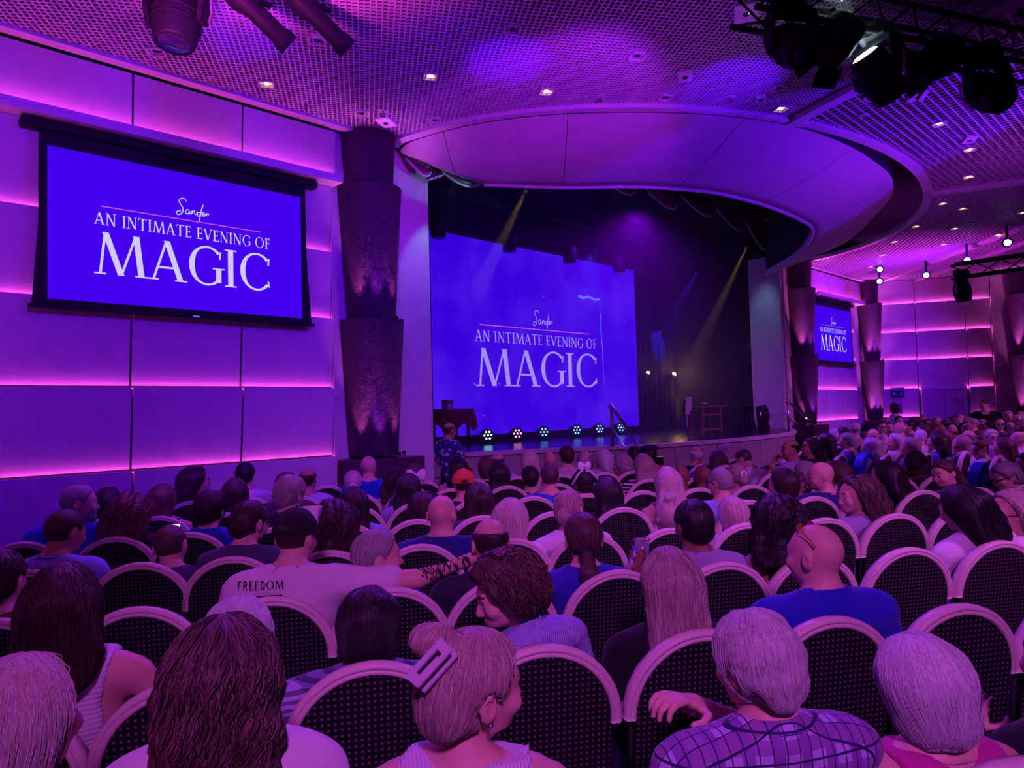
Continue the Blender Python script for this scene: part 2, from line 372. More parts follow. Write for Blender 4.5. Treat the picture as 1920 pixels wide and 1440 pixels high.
def glyph(ch):
    mb = MB(); w = .7
    if ch == 'I': w = .34; leg(mb, .17, 0, .17, 1, TK); serif(mb, .17, 0, .30, 1); serif(mb, .17, 1, .30, 0)
    elif ch == 'N':
        w = .86; leg(mb, .14, 0, .14, 1, TN); leg(mb, .72, 0, .72, 1, TN); leg(mb, .70, 0, .15, 1, TK*1.1)
        serif(mb, .14, 0, .24, 1); serif(mb, .72, 1, .24, 0); serif(mb, .10, 1, .16, 0)
    elif ch == 'T':
        w = .76; leg(mb, .38, 0, .38, 1, TK); rect(mb, .04, .945, .72, 1); leg(mb, .05, .82, .065, 1, .045); leg(mb, .71, .82, .695, 1, .045); serif(mb, .38, 0, .30, 1)
    elif ch == 'A':
        w = .84; leg(mb, .10, 0, .40, 1, TN); leg(mb, .72, 0, .41, 1, TK); rect(mb, .22, .30, .62, .35); serif(mb, .10, 0, .24, 1); serif(mb, .73, 0, .28, 1)
    elif ch == 'M':
        w = 1.10; leg(mb, .12, 0, .22, 1, TN); leg(mb, .55, 0, .23, 1, TK); leg(mb, .55, 0, .86, 1, TN); leg(mb, .98, 0, .87, 1, TK); serif(mb, .12, 0, .24, 1); serif(mb, .98, 0, .28, 1)
    elif ch in 'EF':
        w = .60; leg(mb, .16, 0, .16, 1, TK); rect(mb, .1, .95, .52, 1); rect(mb, .1, .49, .46, .54); leg(mb, .51, .84, .50, 1, .04); leg(mb, .45, .42, .45, .61, .035); serif(mb, .12, 1, .24, 0)
        if ch == 'E': rect(mb, .1, 0, .54, .05); leg(mb, .535, 0, .52, .17, .04); serif(mb, .12, 0, .24, 1)
        else: serif(mb, .16, 0, .30, 1)
    elif ch == 'V': w = .82; leg(mb, .40, 0, .10, 1, TK); leg(mb, .42, 0, .71, 1, TN); serif(mb, .10, 1, .28, 0); serif(mb, .72, 1, .24, 0)
    elif ch in 'CG':
        w = .86; ring(mb, .48, .5, .44, .52, 42, 318, TK, TN); leg(mb, .79, .70, .81, .90, .045)
        if ch == 'G': leg(mb, .76, .08, .76, .44, TK); serif(mb, .76, .46, .30, 0)
        else: leg(mb, .81, .10, .79, .26, .045)
    elif ch == 'O': w = .98; ring(mb, .49, .5, .46, .52, 0, 360, TK, TN, 36)
    elif ch == 'R':
        w = .66; leg(mb, .14, 0, .14, 1, .12); ring(mb, .30, .74, .26, .26, -90, 90, .12, .1); rect(mb, .14, .90, .30, 1); rect(mb, .14, .48, .30, .58); leg(mb, .54, 0, .34, .5, .13)
    elif ch == 'D': w = .68; leg(mb, .14, 0, .14, 1, .12); ring(mb, .26, .5, .36, .5, -90, 90, .13, .1); rect(mb, .14, .9, .26, 1); rect(mb, .14, 0, .26, .1)
    elif ch == ' ': w = .34
    elif ch == '6': w = .62; ring(mb, .30, .30, .28, .30, 0, 360, .13, .11, 24); ring(mb, .42, .40, .40, .60, 90, 190, .13, .11)
    return mb, w
def word_width(t, gap): return sum(glyph(c)[1]+gap for c in t)-gap
def put_word(text, parent, m, cx, z, h, width, y, gap=.06):
    sx = width/word_width(text, gap); x = cx-width/2
    for c in text:
        mb, w = glyph(c)
        if mb.v:
            mb.v = [(x+p[0]*sx, y, z+p[2]*h) for p in mb.v]; mb.build('letter', m, parent)
        x += (w+gap)*sx
SCRIPT = [[(.46, .92), (.42, 1.02), (.30, 1.05), (.17, .98), (.13, .84), (.22, .70), (.30, .55), (.29, .36), (.18, .22), (.05, .18), (0, .26), (.06, .36), (.2, .40)],
          [(.62, .50), (.52, .52), (.44, .42), (.46, .31), (.55, .30), (.63, .45), (.64, .33), (.70, .32), (.76, .50), (.76, .34), (.80, .48), (.88, .50), (.88, .36), (.95, .34), (1.02, .45)],
          [(1.16, .46), (1.06, .48), (1.0, .38), (1.04, .28), (1.12, .30), (1.22, .60), (1.30, .90), (1.22, .62), (1.15, .25), (1.10, .05), (1.14, .12)],
          [(1.22, .34), (1.34, .42), (1.33, .52), (1.26, .46), (1.27, .34), (1.36, .32), (1.46, .48), (1.46, .36), (1.50, .48), (1.60, .44)]]
def spline(pts, n=5):
    out = []; N = len(pts)
    for i in range(N-1):
        p0, p1, p2, p3 = (Vector(pts[max(i-1, 0)]), Vector(pts[i]), Vector(pts[i+1]), Vector(pts[min(i+2, N-1)]))
        for k in range(n):
            t = k/n; out.append(.5*((2*p1)+(p2-p0)*t+(2*p0-5*p1+4*p2-p3)*t*t+(3*p1-p0-3*p2+p3)*t**3))
    out.append(Vector(pts[-1])); return out
def put_signature(parent, m, cx, z, size, y, w=.045):
    mb = MB()
    for st in SCRIPT:
        P = spline(st); vs = []
        for i, p in enumerate(P):
            d = (P[min(i+1, len(P)-1)]-P[max(i-1, 0)]); d = d/(d.length+1e-6); n = Vector((-d.y, d.x))*w*.5
            a, b = p+n, p-n; vs += [(cx+(a.x-.8)*size, y, z+a.y*size), (cx+(b.x-.8)*size, y, z+b.y*size)]
        mb.add(vs, [(2*i, 2*i+1, 2*i+3, 2*i+2) for i in range(len(P)-1)])
    mb.build('signature_lettering', m, parent)

def screen_mat(name, base, top, cloud=0., dots=0., strength=1.0):
    m = bpy.data.materials.new(name); m.use_nodes = True; nt = m.node_tree; b = nt.nodes['Principled BSDF']; L = nt.links.new
    b.inputs['Base Color'].default_value = (0, 0, 0, 1); b.inputs['Roughness'].default_value = .9; b.inputs['Specular IOR Level'].default_value = .0
    tc = nt.nodes.new('ShaderNodeTexCoord'); nz = nt.nodes.new('ShaderNodeTexNoise'); nz.inputs['Scale'].default_value = .9; nz.inputs['Detail'].default_value = 6
    L(tc.outputs['Object'], nz.inputs['Vector'])
    r = nt.nodes.new('ShaderNodeValToRGB'); r.color_ramp.elements[0].position = .42; r.color_ramp.elements[1].position = .80
    r.color_ramp.elements[0].color = (*base, 1); r.color_ramp.elements[1].color = (*top, 1)
    L(nz.outputs['Fac'], r.inputs[0]); out = r.outputs[0]
    if dots:
        vo = nt.nodes.new('ShaderNodeTexVoronoi'); vo.inputs['Scale'].default_value = 2.6; L(tc.outputs['Object'], vo.inputs['Vector'])
        mt = nt.nodes.new('ShaderNodeMath'); mt.operation = 'LESS_THAN'; mt.inputs[1].default_value = .035; L(vo.outputs['Distance'], mt.inputs[0])
        mx = nt.nodes.new('ShaderNodeMix'); mx.data_type = 'RGBA'; L(mt.outputs[0], mx.inputs[0]); L(out, mx.inputs[6]); mx.inputs[7].default_value = (.30, .22, 1.0, 1); out = mx.outputs[2]
    L(out, b.inputs['Emission Color']); b.inputs['Emission Strength'].default_value = strength
    return m
m_scr = screen_mat('projected_violet', (.060, .000, .86), (.052, .000, .80))
m_led_wall = screen_mat('stage_screen_violet', (.042, .000, .74), (.085, .012, .86), dots=1)
m_text = emis('projected_white', (.62, .58, .92), 1.0)
m_text2 = emis('screen_lettering', (.36, .28, .84), 1.0)
m_line = emis('projected_rose_line', (.55, .10, .62), 1.0)

def title(root, cx, z0, W, H, y, mt):
    """title block inside a screen of width W, height H, lower-left origin z0"""
    put_word('MAGIC', root, mt, cx, z0+H*.195, H*.285, W*.70, y, gap=.035)
    put_word('AN INTIMATE EVENING OF', root, mt, cx, z0+H*.53, H*.083, W*.70, y, gap=.07)
    MB().bbox((cx-W*.325, y-.001, z0+H*.652), (cx+W*.305, y, z0+H*.659)).build('title_rule', m_line, root)
    put_signature(root, mt, cx+W*.015, z0+H*.66, H*.145, y)

def projection_screen(label, x0, x1, z0, z1, y):
    t = thing('projection_screen', label, 'screen', ((x0+x1)/2, y, z0), 0, 'roll-down projection screens')
    w = (x1-x0)/2; h = z1-z0; bw = .085
    mb = MB()   # tensioned black border, wider at the foot
    out = [(-w-bw-.03, -.055), (w+bw+.03, -.055), (w+bw-.02, h*.5), (w+.06, h+.16), (-w-.06, h+.16), (-w-bw+.02, h*.5)]
    mb.add([(p[0], 0, p[1]) for p in out]+[(p[0], .012, p[1]) for p in out], [tuple(range(6)), tuple(range(11, 5, -1))]+[(i, 6+i, 6+(i+1) % 6, (i+1) % 6) for i in range(6)])
    mb.build('border', mat('screen_border', (.012, .010, .018), .8), t)
    MB().bbox((-w, -.004, 0), (w, -.001, h)).build('picture', m_scr, t)
    MB().bbox((-w-.14, -.03, -.085), (w+.14, .03, -.05)).build('bottom_bar', m_black, t, bevel=.006)
    MB().bbox((-w-.20, -.05, h+.13), (w+.20, .09, h+.21)).build('casing', m_black, t, bevel=.02)
    MB().bbox((.02, -.035, -.075), (.08, -.03, -.06)).build('indicator', emis('screen_indicator', (.1, .2, 1), .8), t)
    title(t, 0, 0, 2*w, h, -.006, m_text)
    return t
PY = WY-.17
k = PY/WY
projection_screen('large roll-down projection screen with show title on the left wall', 1.35*k, 3.80*k, 1.68+(2.80-1.68)*k, 1.68+(4.19-1.68)*k, PY)
projection_screen('small distant projection screen with show title on the right wall', 17.73*k, 20.17*k, 1.68+(2.77-1.68)*k, 1.68+(4.18-1.68)*k, PY)
# main screen on stage
t = thing('stage_screen', 'huge violet video screen with show title at the back of the stage', 'screen', (10.78, 10.0, 1.25))
MB().bbox((-3.09, 0, 0), (3.09, .12, 3.76)).build('frame', m_black, t)
MB().bbox((-3.085, -.01, .005), (3.085, -.002, 3.755)).build('picture', m_led_wall, t)
title(t, -.25, .43, 5.21, 2.56, -.014, m_text2)
mb = MB(); P = [(.98, 2.93), (1.16, 2.91), (1.34, 2.95), (1.56, 2.90), (1.74, 2.93), (1.76, 2.6), (1.74, 2.2), (1.78, 1.8), (1.77, 1.4), (1.80, 1.0)]
for i in range(len(P)-1):
    w0 = .035*(1-i/10); a, b = P[i], P[i+1]
    if i < 5: quad(mb, (a[0], a[1]-w0), (b[0], b[1]-w0), (b[0], b[1]+w0), (a[0], a[1]+w0))
    else: quad(mb, (a[0]-w0, a[1]), (a[0]+w0, a[1]), (b[0]+w0*.8, b[1]), (b[0]-w0*.8, b[1]))
mb.v = [(p[0], -.014, p[2]) for p in mb.v]; mb.build('lightning_streak', emis('screen_lightning', (.10, .16, 1.0), 1.0), t)
# ------------------------------------------------------------------ ceiling
EA, EB, EC = 5.86, 4.34, (CX, 7.42)
CZ = 5.05
def in_ell(x, y, g=0.): return ((x-EC[0])/(EA+g))**2+((y-EC[1])/(EB+g))**2 < 1
def side_of(p, a, b): return (b[0]-a[0])*(p[1]-a[1])-(b[1]-a[1])*(p[0]-a[0])
R1 = ((8.17, 3.56), (7.50, 1.90)); R2 = ((12.81, 3.31), (13.24, 2.14)); SLOT = ((21.3, 7.05), (18.0, 3.9))
def w1(x, y): return y < 7.05 and not in_ell(x, y, .01) and side_of((x, y), *R1) < -.06 and x > -5 and y > -3.5 and x < 9
def w2(x, y): return not in_ell(x, y, .01) and side_of((x, y), *R1) > .06 and side_of((x, y), *R2) < -.06 and y > -3 and y < 5
def w3(x, y): return y < 7.05 and not in_ell(x, y, .01) and side_of((x, y), *R2) > .06 and side_of((x, y), *SLOT) < -.1 and y > -1.5 and x < 22
def w4(x, y): return y < 7.0 and side_of((x, y), *SLOT) > .75 and x < 24 and y > 0 and x > 15
def ceiling_wedge(name, inside, ang, box, gap=.05, gap2=None, z=CZ, h=.013, w=.014):
    root = bpy.data.objects.new(name, None); link(root); struct(root)
    ux, uy = cos(ang), sin(ang); mb = MB()
    cx, cy = (box[0]+box[2])/2, (box[1]+box[3])/2; R = math.hypot(box[2]-box[0], box[3]-box[1])/2
    for k, (dx, dy) in enumerate(((ux, uy), (-uy, ux))):
        g = gap if k == 0 else (gap2 or gap); n = int(2*R/g)
        for i in range(n):
            o = -R+i*g; px, py = cx-dy*o, cy+dx*o; ts = np.linspace(-R, R, int(2*R/.06)); run = None
            ins = [box[0] <= px+dx*t <= box[2] and box[1] <= py+dy*t <= box[3] and inside(px+dx*t, py+dy*t) for t in ts]
            for j, f in enumerate(ins+[False]):
                if f and run is None: run = ts[j]
                elif not f and run is not None:
                    e = ts[j-1] if j > 0 else run
                    if e-run > .1:
                        nn = max(1, int((e-run)/.35)); st = (e-run)/nn     # short pieces end to end
                        for q in range(nn):
                            t0, t1 = run+st*q, run+st*(q+1); mb.bar((px+dx*t0, py+dy*t0, z+h/2+k*.002), (px+dx*t1, py+dy*t1, z+h/2+k*.002), w, h)
                    run = None
    o = mb.build('grid_bars', m_grid, root); o['kind'] = 'stuff'
    return root
c1 = ceiling_wedge('ceiling', w1, radians(57.8), (-1.5, -1.2, 9, 7.2))
c2 = ceiling_wedge('ceiling_centre', w2, 0., (6.0, -1.5, 15, 4.2), gap=.09, gap2=.09, w=.016)
c3 = ceiling_wedge('ceiling_right', w3, radians(-57.8), (12.5, -1.0, 22, 7.1), gap=.09, gap2=.09, w=.018)
c4 = ceiling_wedge('ceiling_corner', w4, radians(-57.8), (16, 1.0, 24, 7.1), gap=.12, w=.03)
struct(MB().bbox((-9, -7, 6.1), (30, 12.5, 6.2)).build('ceiling_plenum', m_plenum))
def trim_path(pts, w, h, z, m, parent, name='ceiling_trim', off=0.):
    rows = []
    for i, p in enumerate(pts):
        a = Vector(pts[max(i-1, 0)]); b = Vector(pts[min(i+1, len(pts)-1)]); d = (b-a).normalized(); n = Vector((-d.y, d.x))
        q = Vector(p)+n*off; l, r = q+n*w/2, q-n*w/2
        rows.append([(l.x, l.y, z), (r.x, r.y, z), (r.x, r.y, z+h), (l.x, l.y, z+h)])
    return MB().strip(rows, loop=True).build(name, m, parent)
ell_l = [(EC[0]+EA*cos(a), EC[1]+EB*sin(a)) for a in np.linspace(radians(183.6), radians(246), 40)]
ell_r = [(EC[0]+EA*cos(a), EC[1]+EB*sin(a)) for a in np.linspace(radians(246), radians(356.5), 70)]
trim_path([(-4, 7.08), (5.03, 7.08)], .10, .07, CZ-.03, m_trim, c1); trim_path([(-4, 7.15), (5.06, 7.15)], .05, .14, CZ-.02, m_trim, c1)
trim_path(ell_l, .13, .08, CZ-.04, m_trim, c1); trim_path(ell_r, .13, .08, CZ-.02, m_trim, c2)
trim_path([R1[0], (5.0, -4.3)], .14, .10, CZ-.06, m_trim, c1); trim_path([R2[0], (14.9, -2.4)], .14, .10, CZ-.05, m_trim, c2)
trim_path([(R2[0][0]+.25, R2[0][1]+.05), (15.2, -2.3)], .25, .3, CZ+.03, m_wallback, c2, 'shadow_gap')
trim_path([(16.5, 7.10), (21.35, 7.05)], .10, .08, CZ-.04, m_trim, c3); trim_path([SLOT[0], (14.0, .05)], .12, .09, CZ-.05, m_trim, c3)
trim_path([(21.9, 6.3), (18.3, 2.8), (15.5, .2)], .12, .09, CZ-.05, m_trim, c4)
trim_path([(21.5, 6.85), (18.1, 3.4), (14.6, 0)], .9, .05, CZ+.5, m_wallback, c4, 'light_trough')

# ------------------------------------------------------------------ oval soffit around the stage
fo = smooth_curve([(5.06, 7.15), (5.04, 6.75), (5.31, 5.91), (5.89, 5.07), (6.98, 4.14), (8.11, 3.58), (9.19, 3.36), (10.33, 3.33), (11.31, 3.42), (12.24, 3.72), (13.05, 4.16), (14.37, 4.99), (15.32, 5.75), (16.2, 7.2)], 6)
fi = smooth_curve([(5.12, 7.12), (5.42, 6.92), (5.96, 6.58), (6.84, 6.01), (7.62, 5.34), (8.51, 4.87), (9.4, 4.70), (10.02, 4.66), (11.0, 4.68), (11.87, 4.84), (13.09, 5.5), (13.9, 6.1), (14.32, 6.49), (15.0, 7.2)], 6)
sof = bpy.data.objects.new('ceiling_soffit', None); link(sof); struct(sof)
m_soffit = mat('soffit_plaster', (.66, .58, .56), .6, bump=.04)
N = len(fo); cuts = [0, 9, 18, 27, 38, 50, 62, N-1]
for a, b in zip(cuts[:-1], cuts[1:]):
    rows = []
    for i in range(a, b+1):
        o, n_ = Vector((*fo[i], 5.0)), Vector((*fi[i], 5.0-.4*min(1., i/12))); g = (fo[min(i+1, N-1)][0]-fo[max(i-1, 0)][0], fo[min(i+1, N-1)][1]-fo[max(i-1, 0)][1])
        L_ = math.hypot(*g)+1e-6; e = Vector((g[0]/L_, g[1]/L_, 0))*(.004 if i == a else (-.004 if i == b else 0))
        r = []
        for k in range(9):
            t = k/8; p = o.lerp(n_, t)+e; p.z -= .05*sin(pi*t); r.append(p)
        r += [n_+e+Vector((0, 0, .02)), n_+e+(n_-o).normalized()*.03+Vector((0, 0, .06)), n_+e+(n_-o).normalized()*.03+Vector((0, 0, .10))]
        rows.append(r)
    MB().strip(rows).build('soffit_panel', m_soffit, sof, smooth=True)
trim_path([(fi[i][0], fi[i][1]) for i in range(12, N)], .04, .05, 4.575, m_trim, sof, 'inner_lip')
rows = [[(fo[i][0], fo[i][1], 5.0), (fo[i][0], fo[i][1], 5.6)] for i in range(N)]
MB().strip(rows).build('soffit_back', m_wallback, sof)
MB().strip([[(fi[i][0], fi[i][1], 4.68), (fi[i][0], fi[i][1]+.02, 5.6)] for i in range(12, N)]).build('soffit_inner_riser', m_wallback, sof)

# ------------------------------------------------------------------ swagged valance
m_swag = mat('wine_satin', (.20, .07, .10), .35, bump=.1, sheen=.3); m_pipe = mat('silver_braid', (.75, .72, .7), .4)
def swag(label, a, b, drop, depth=.22, top=.06, group='swags of the stage valance'):
    a = Vector(a); b = Vector(b); t = thing('swag_curtain', label, 'curtain', a, 0, group)
    d = b-a; n = Vector((d.y, -d.x, 0)).normalized(); NU, NV = 18, 22; rows = []
    for j in range(NV+1):
        v = j/NV; r = []
        for i in range(NU+1):
            u = i/NU; sag = 4*u*(1-u)
            fold = .035*sin(v*2*pi*4.5+.8*sag)*(.35+.65*sag)
            r.append(d*u+Vector((0, 0, -top*v-drop*v*(.12+.88*sag)))+n*(depth*sag*sin(v*pi*.55)+fold))
        rows.append(r)
    o = MB().strip(rows).build('swag_cloth', m_swag, t, smooth=True)
    MB().tube([p+n*.01 for p in rows[-1]], .016, 6).build('braid', m_pipe, t, smooth=True)
    MB().tube([p+n*.02 for p in rows[int(NV*.62)]], .012, 6).build('braid', m_pipe, t, smooth=True)
    return t
def tail(label, p, h, w=.36):
    t = thing('valance_tail', label, 'curtain', p, 0, 'tails of the stage valance'); rows = []
    for j in range(13):
        v = j/12; ww = w*(.45+.55*v); r = []
        for i in range(25):
            u = i/24; r.append((( u-.5)*ww, -.06*sin(u*pi*7)*(.5+v)-.03, -h*v*(1-.25*u*v)))
        rows.append(r)
    MB().strip(rows).build('tail_cloth', m_swag, t, smooth=True)
    MB().tube([Vector(p_)+Vector((0, -.01, 0)) for p_ in rows[-1]], .014, 6).build('braid', m_pipe, t)
    return t
swag('short satin swag tucked against the left proscenium pillar', (5.18, 7.22, 5.06), (5.58, 7.22, 5.14), .34)
swag('wide satin swag with silver braid hanging left of the stage opening', (5.55, 7.2, 5.12), (6.75, 7.3, 5.42), .48)
for i, (x0, x1) in enumerate(((6.75, 7.9), (7.9, 9.15), (9.15, 10.5), (10.5, 11.85), (11.85, 13.2), (13.2, 14.45), (14.45, 15.4))):
    swag(['dark satin swag above the left end of the stage screen', 'dark satin swag above the left half of the stage screen', 'dark wine satin swag, leftmost one showing under the oval soffit', 'dark wine satin swag, second one showing under the oval soffit', 'dark wine satin swag, third one showing under the oval soffit', 'dark wine satin swag, fourth one showing under the oval soffit', 'dark wine satin swag beside the right valance tail'][i],
         (x0, 7.4, 5.95), (x1, 7.4, 5.95), (.5, .5, .5, .5, .42, .5, .75)[i])
tail('gathered satin tail with silver braid at the left proscenium pillar', (5.56, 7.14, 5.10), .42, .22)
tail('long gathered satin tail with pale hem at the right proscenium pillar', (15.45, 7.25, 5.9), 1.15, .55)

# ------------------------------------------------------------------ ceiling fittings
m_amber = emis('amber_lamp', (1.0, .45, .06), 2.2); m_housing = mat('downlight_housing', (.30, .10, .10), .4)
def downlight(x, y, lit, label, grp, s=.15):
    t = thing('ceiling_downlight', label, 'downlight', (x, y, CZ), radians(57.8) if x < 8 else 0., grp)
    h = s/2
    for a, b in (((-h, -h, -.012), (h, -h+.014, .03)), ((-h, h-.014, -.012), (h, h, .03)), ((-h, -h, -.012), (-h+.014, h, .03)), ((h-.014, -h, -.012), (h, h, .03))): MB().bbox(a, b).build('frame_side', m_trim, t)
    MB().bbox((-h+.014, -h+.014, .02), (h-.014, h-.014, .03)).build('reflector', m_amber if lit else m_housing, t)
    MB().lathe([(.03, -.0), (.035, .02)], 12).build('lamp', emis('amber_bulb', (1, .7, .3), 6) if lit else m_lens, t)
ORD = ['leftmost', 'second', 'third', 'fourth', 'fifth', 'sixth', 'seventh', 'eighth', 'ninth', 'tenth']
for i, (x, y) in enumerate(((3.1, 6.65), (4.25, 5.45), (5.38, 4.92), (7.74, 3.46))): downlight(x, y, 1, 'square amber downlight lit in the fine grid ceiling, %s of four' % ORD[i], 'lit amber downlights')
for i, (x, y) in enumerate(((9.67, 2.37), (10.99, 2.35), (12.33, 2.67))): downlight(x, y, 1, 'square amber downlight lit in the slatted ceiling, %s of three' % ('highest', 'middle', 'lowest')[i], 'lit amber downlights')
for i, (x, y) in enumerate(((18.6, 6.2), (17.33, 5.51), (16.09, 4.87), (15.01, 4.16), (13.64, 3.35), (17.27, 4.26), (15.84, 3.71), (14.32, 3.21), (17.2, 3.27), (15.52, 2.55))): downlight(x, y, 1, 'tiny amber downlight in the far right ceiling, %s counting rightwards' % ORD[i].replace('leftmost', 'first'), 'lit amber downlights')
for i, (x, y) in enumerate(((2.08, 6.7), (3.08, 5.58), (4.2, 6.64), (4.93, 6.26), (4.27, 4.29), (5.5, 3.84), (6.48, 4.17), (7.21, 3.24), (8.24, 2.66))): downlight(x, y, 0, 'unlit dull red square downlight in the grid ceiling, %s of nine' % ORD[i], 'unlit square downlights')
for x, y, s, lb in ((4.51, 6.63, .26, 'pale rectangular ceiling plate near the corner of the grid ceiling'), (6.18, 3.74, .22, 'white smoke detector box on the grid ceiling above the oval soffit'), (7.28, 3.48, .16, 'round pale detector on the grid ceiling beside the last downlight'), (10.54, 2.25, .22, 'white detector box on the slatted ceiling right of the oval soffit'), (5.58, 2.76, .3, 'pale square speaker plate in the grid ceiling by the truss'), (8.56, 2.29, .26, 'dull rectangular plate in the slatted ceiling by the truss')):
    t = thing('ceiling_plate', lb, 'ceiling fitting', (x, y, CZ-.03), radians(30))
    MB().bbox((-s/2, -s/3, 0), (s/2, s/3, .04)).build('housing', m_white, t, bevel=.012)
    MB().lathe([(.02, -.012), (.03, 0)], 12).build('sensor', m_lens, t)
for i, (x, y) in enumerate(((2.65, 6.88), (3.3, 5.46), (4.34, 6.43), (5.9, 4.61), (7.0, 3.68), (8.67, 2.88))):
    t = thing('sprinkler_head', 'small sprinkler head poking through the ceiling grid, %s of six' % ORD[i], 'sprinkler', (x, y, CZ), 0, 'ceiling sprinklers')
    MB().lathe([(.05, -.005), (.05, .0), (.012, .002)], 14).build('rosette', m_trim, t); MB().lathe([(.012, -.05), (.012, 0)], 8).build('stem', m_chrome, t); MB().lathe([(.028, -.06), (.026, -.05)], 10).build('deflector', m_chrome, t)

# ------------------------------------------------------------------ stage lamps
def moving_head(label, loc, aim, size=.36, lit=None, up=False, name='moving_head_light'):
    t = thing(name, label, 'stage light', loc, 0, 'moving head stage lights'); s = size
    sg = 1 if up else -1
    MB().bbox((-.36*s, -.28*s, 0), (.36*s, .28*s, -sg*.32*s)).build('base', m_black, t, bevel=.015)
    d = Vector(aim).normalized(); yaw = math.atan2(d.y, d.x)-pi/2
    y = bpy.data.objects.new('yoke', None); link(y, t); y.rotation_euler = (0, 0, yaw)
    mb = MB()
    for k in (-1, 1):
        mb.bar((k*.42*s, 0, sg*.06*s), (k*.50*s, 0, sg*.45*s), .09*s, .30*s); mb.bar((k*.50*s, 0, sg*.45*s), (k*.44*s, 0, sg*.85*s), .09*s, .26*s)
    mb.bar((-.46*s, 0, sg*.06*s), (.46*s, 0, sg*.06*s), .30*s, .12*s)
    mb.build('yoke_frame', m_black, y, bevel=.006)
    for k in (-1, 1): MB().tube([(k*.53*s, -.1*s, sg*.4*s), (k*.53*s, -.14*s, sg*.62*s), (k*.50*s, -.1*s, sg*.8*s)], .012*s/.36, 6).build('handle', m_chrome, y)
    tilt = math.atan2(d.z, math.hypot(d.x, d.y))
    M4 = Matrix.Translation((0, 0, sg*.70*s)) @ Matrix.Rotation(-(pi/2-tilt), 4, 'X')
    MB().lathe([(.10*s, -.62*s), (.26*s, -.58*s), (.36*s, -.30*s), (.39*s, 0), (.37*s, .28*s), (.33*s, .46*s), (.31*s, .50*s), (.28*s, .50*s)], 22, 0, M4).build('head_barrel', m_black, y, smooth=True)
    MB().lathe([(.27*s, .49*s), (.20*s, .53*s), (.02*s, .545*s)], 20, 0, M4, close=False).build('lens', emis(lit[0], lit[1], lit[2]) if lit else m_lens, y, smooth=True)
    for q in (-.22, -.05, .12): MB().lathe([(.395*s, q*s), (.405*s, (q+.03)*s), (.395*s, (q+.06)*s)], 22, 0, M4, close=False).build('cooling_rib', m_black, y)
    return t
def truss(label, a, b, w=.29):
    t = thing('lighting_truss', label, 'truss', a, 0); a = Vector(a); d = Vector(b)-a; L_ = d.length; d.normalize(); r = d.cross(Vector((0, 0, 1))).normalized(); u = Vector((0, 0, 1))
    cs = [(r*i+u*j)*w/2 for i, j in ((-1, -1), (1, -1), (1, 1), (-1, 1))]
    for c in cs: MB().tube([c, c+d*L_], .025, 8).build('chord', m_black, t, smooth=True)
    n = int(L_/.4)
    for i in range(n):
        for k in range(4):
            p, q = cs[k]+d*(i*.4), cs[(k+1) % 4]+d*((i+1)*.4)
            MB().tube([p, q], .011, 6).build('brace', m_black, t)
    return t
truss('black lighting truss crossing the top right corner', (5.0, 2.5, 4.81), (8.9, .75, 4.81))
truss('second black lighting truss behind the first at the top right corner', (6.6, .9, 4.84), (9.6, .2, 4.76))
moving_head('big black moving head lamp, leftmost under the truss', (5.33, 2.27, 4.74), (-.35, -.55, -.55), .40)
moving_head('black moving head lamp under the truss throwing a white beam upwards', (6.15, 1.93, 4.64), (-.55, .25, .75), .40, lit=('beam_lens', (.75, .95, 1.0), 14))
moving_head('black moving head lamp with grey handles, rightmost under the truss', (7.30, 1.40, 4.66), (-.35, -.55, -.55), .40)
moving_head('upside-down black moving head with tapered barrel at the top left', (1.73, 5.13, 4.86), (-.12, -.10, -1.), .43)
def wash_light(label, loc, rz, s=.3):
    t = thing('fresnel_spotlight', label, 'stage light', loc, rz, 'boxy stage lamps')
    MB().tube([(0, 0, .28), (0, 0, .16)], .02, 8).build('clamp', m_black, t)
    M4 = Matrix.Rotation(radians(115), 4, 'X')
    MB().lathe([(.10, -.20), (.15, -.18), (.16, .02), (.14, .10), (.15, .14), (.13, .145)], 16, 0, M4).build('lamp_body', m_black, t, smooth=True)
    mb = MB()
    for k in (-1, 1): mb.bar((k*.17, 0, .16), (k*.17, 0, -.02), .012, .04)
    mb.bar((-.17, 0, .16), (.17, 0, .16), .04, .012); mb.build('yoke_frame', m_black, t)
    for k, (ax, ay) in enumerate(((0, 1), (1, 0), (0, -1), (-1, 0))):
        c = M4 @ Vector((ax*.16, ay*.16, .20)); e = M4 @ Vector((ax*.13, ay*.13, .13)); f = M4 @ Vector((ax*.20, ay*.20, .27))
        side = M4.to_3x3() @ Vector((ay, ax, 0)) * .11
        MB().add([e-side, e+side, f+side, f-side], [(0, 1, 2, 3)]).build('barn_door', m_black, t)
    return t
wash_light('boxy black lamp with barn doors between the two moving heads', (5.72, 2.1, 4.55), radians(150))
wash_light('small boxy black lamp hanging between the lit and rightmost moving heads', (6.80, 1.66, 4.60), radians(200))
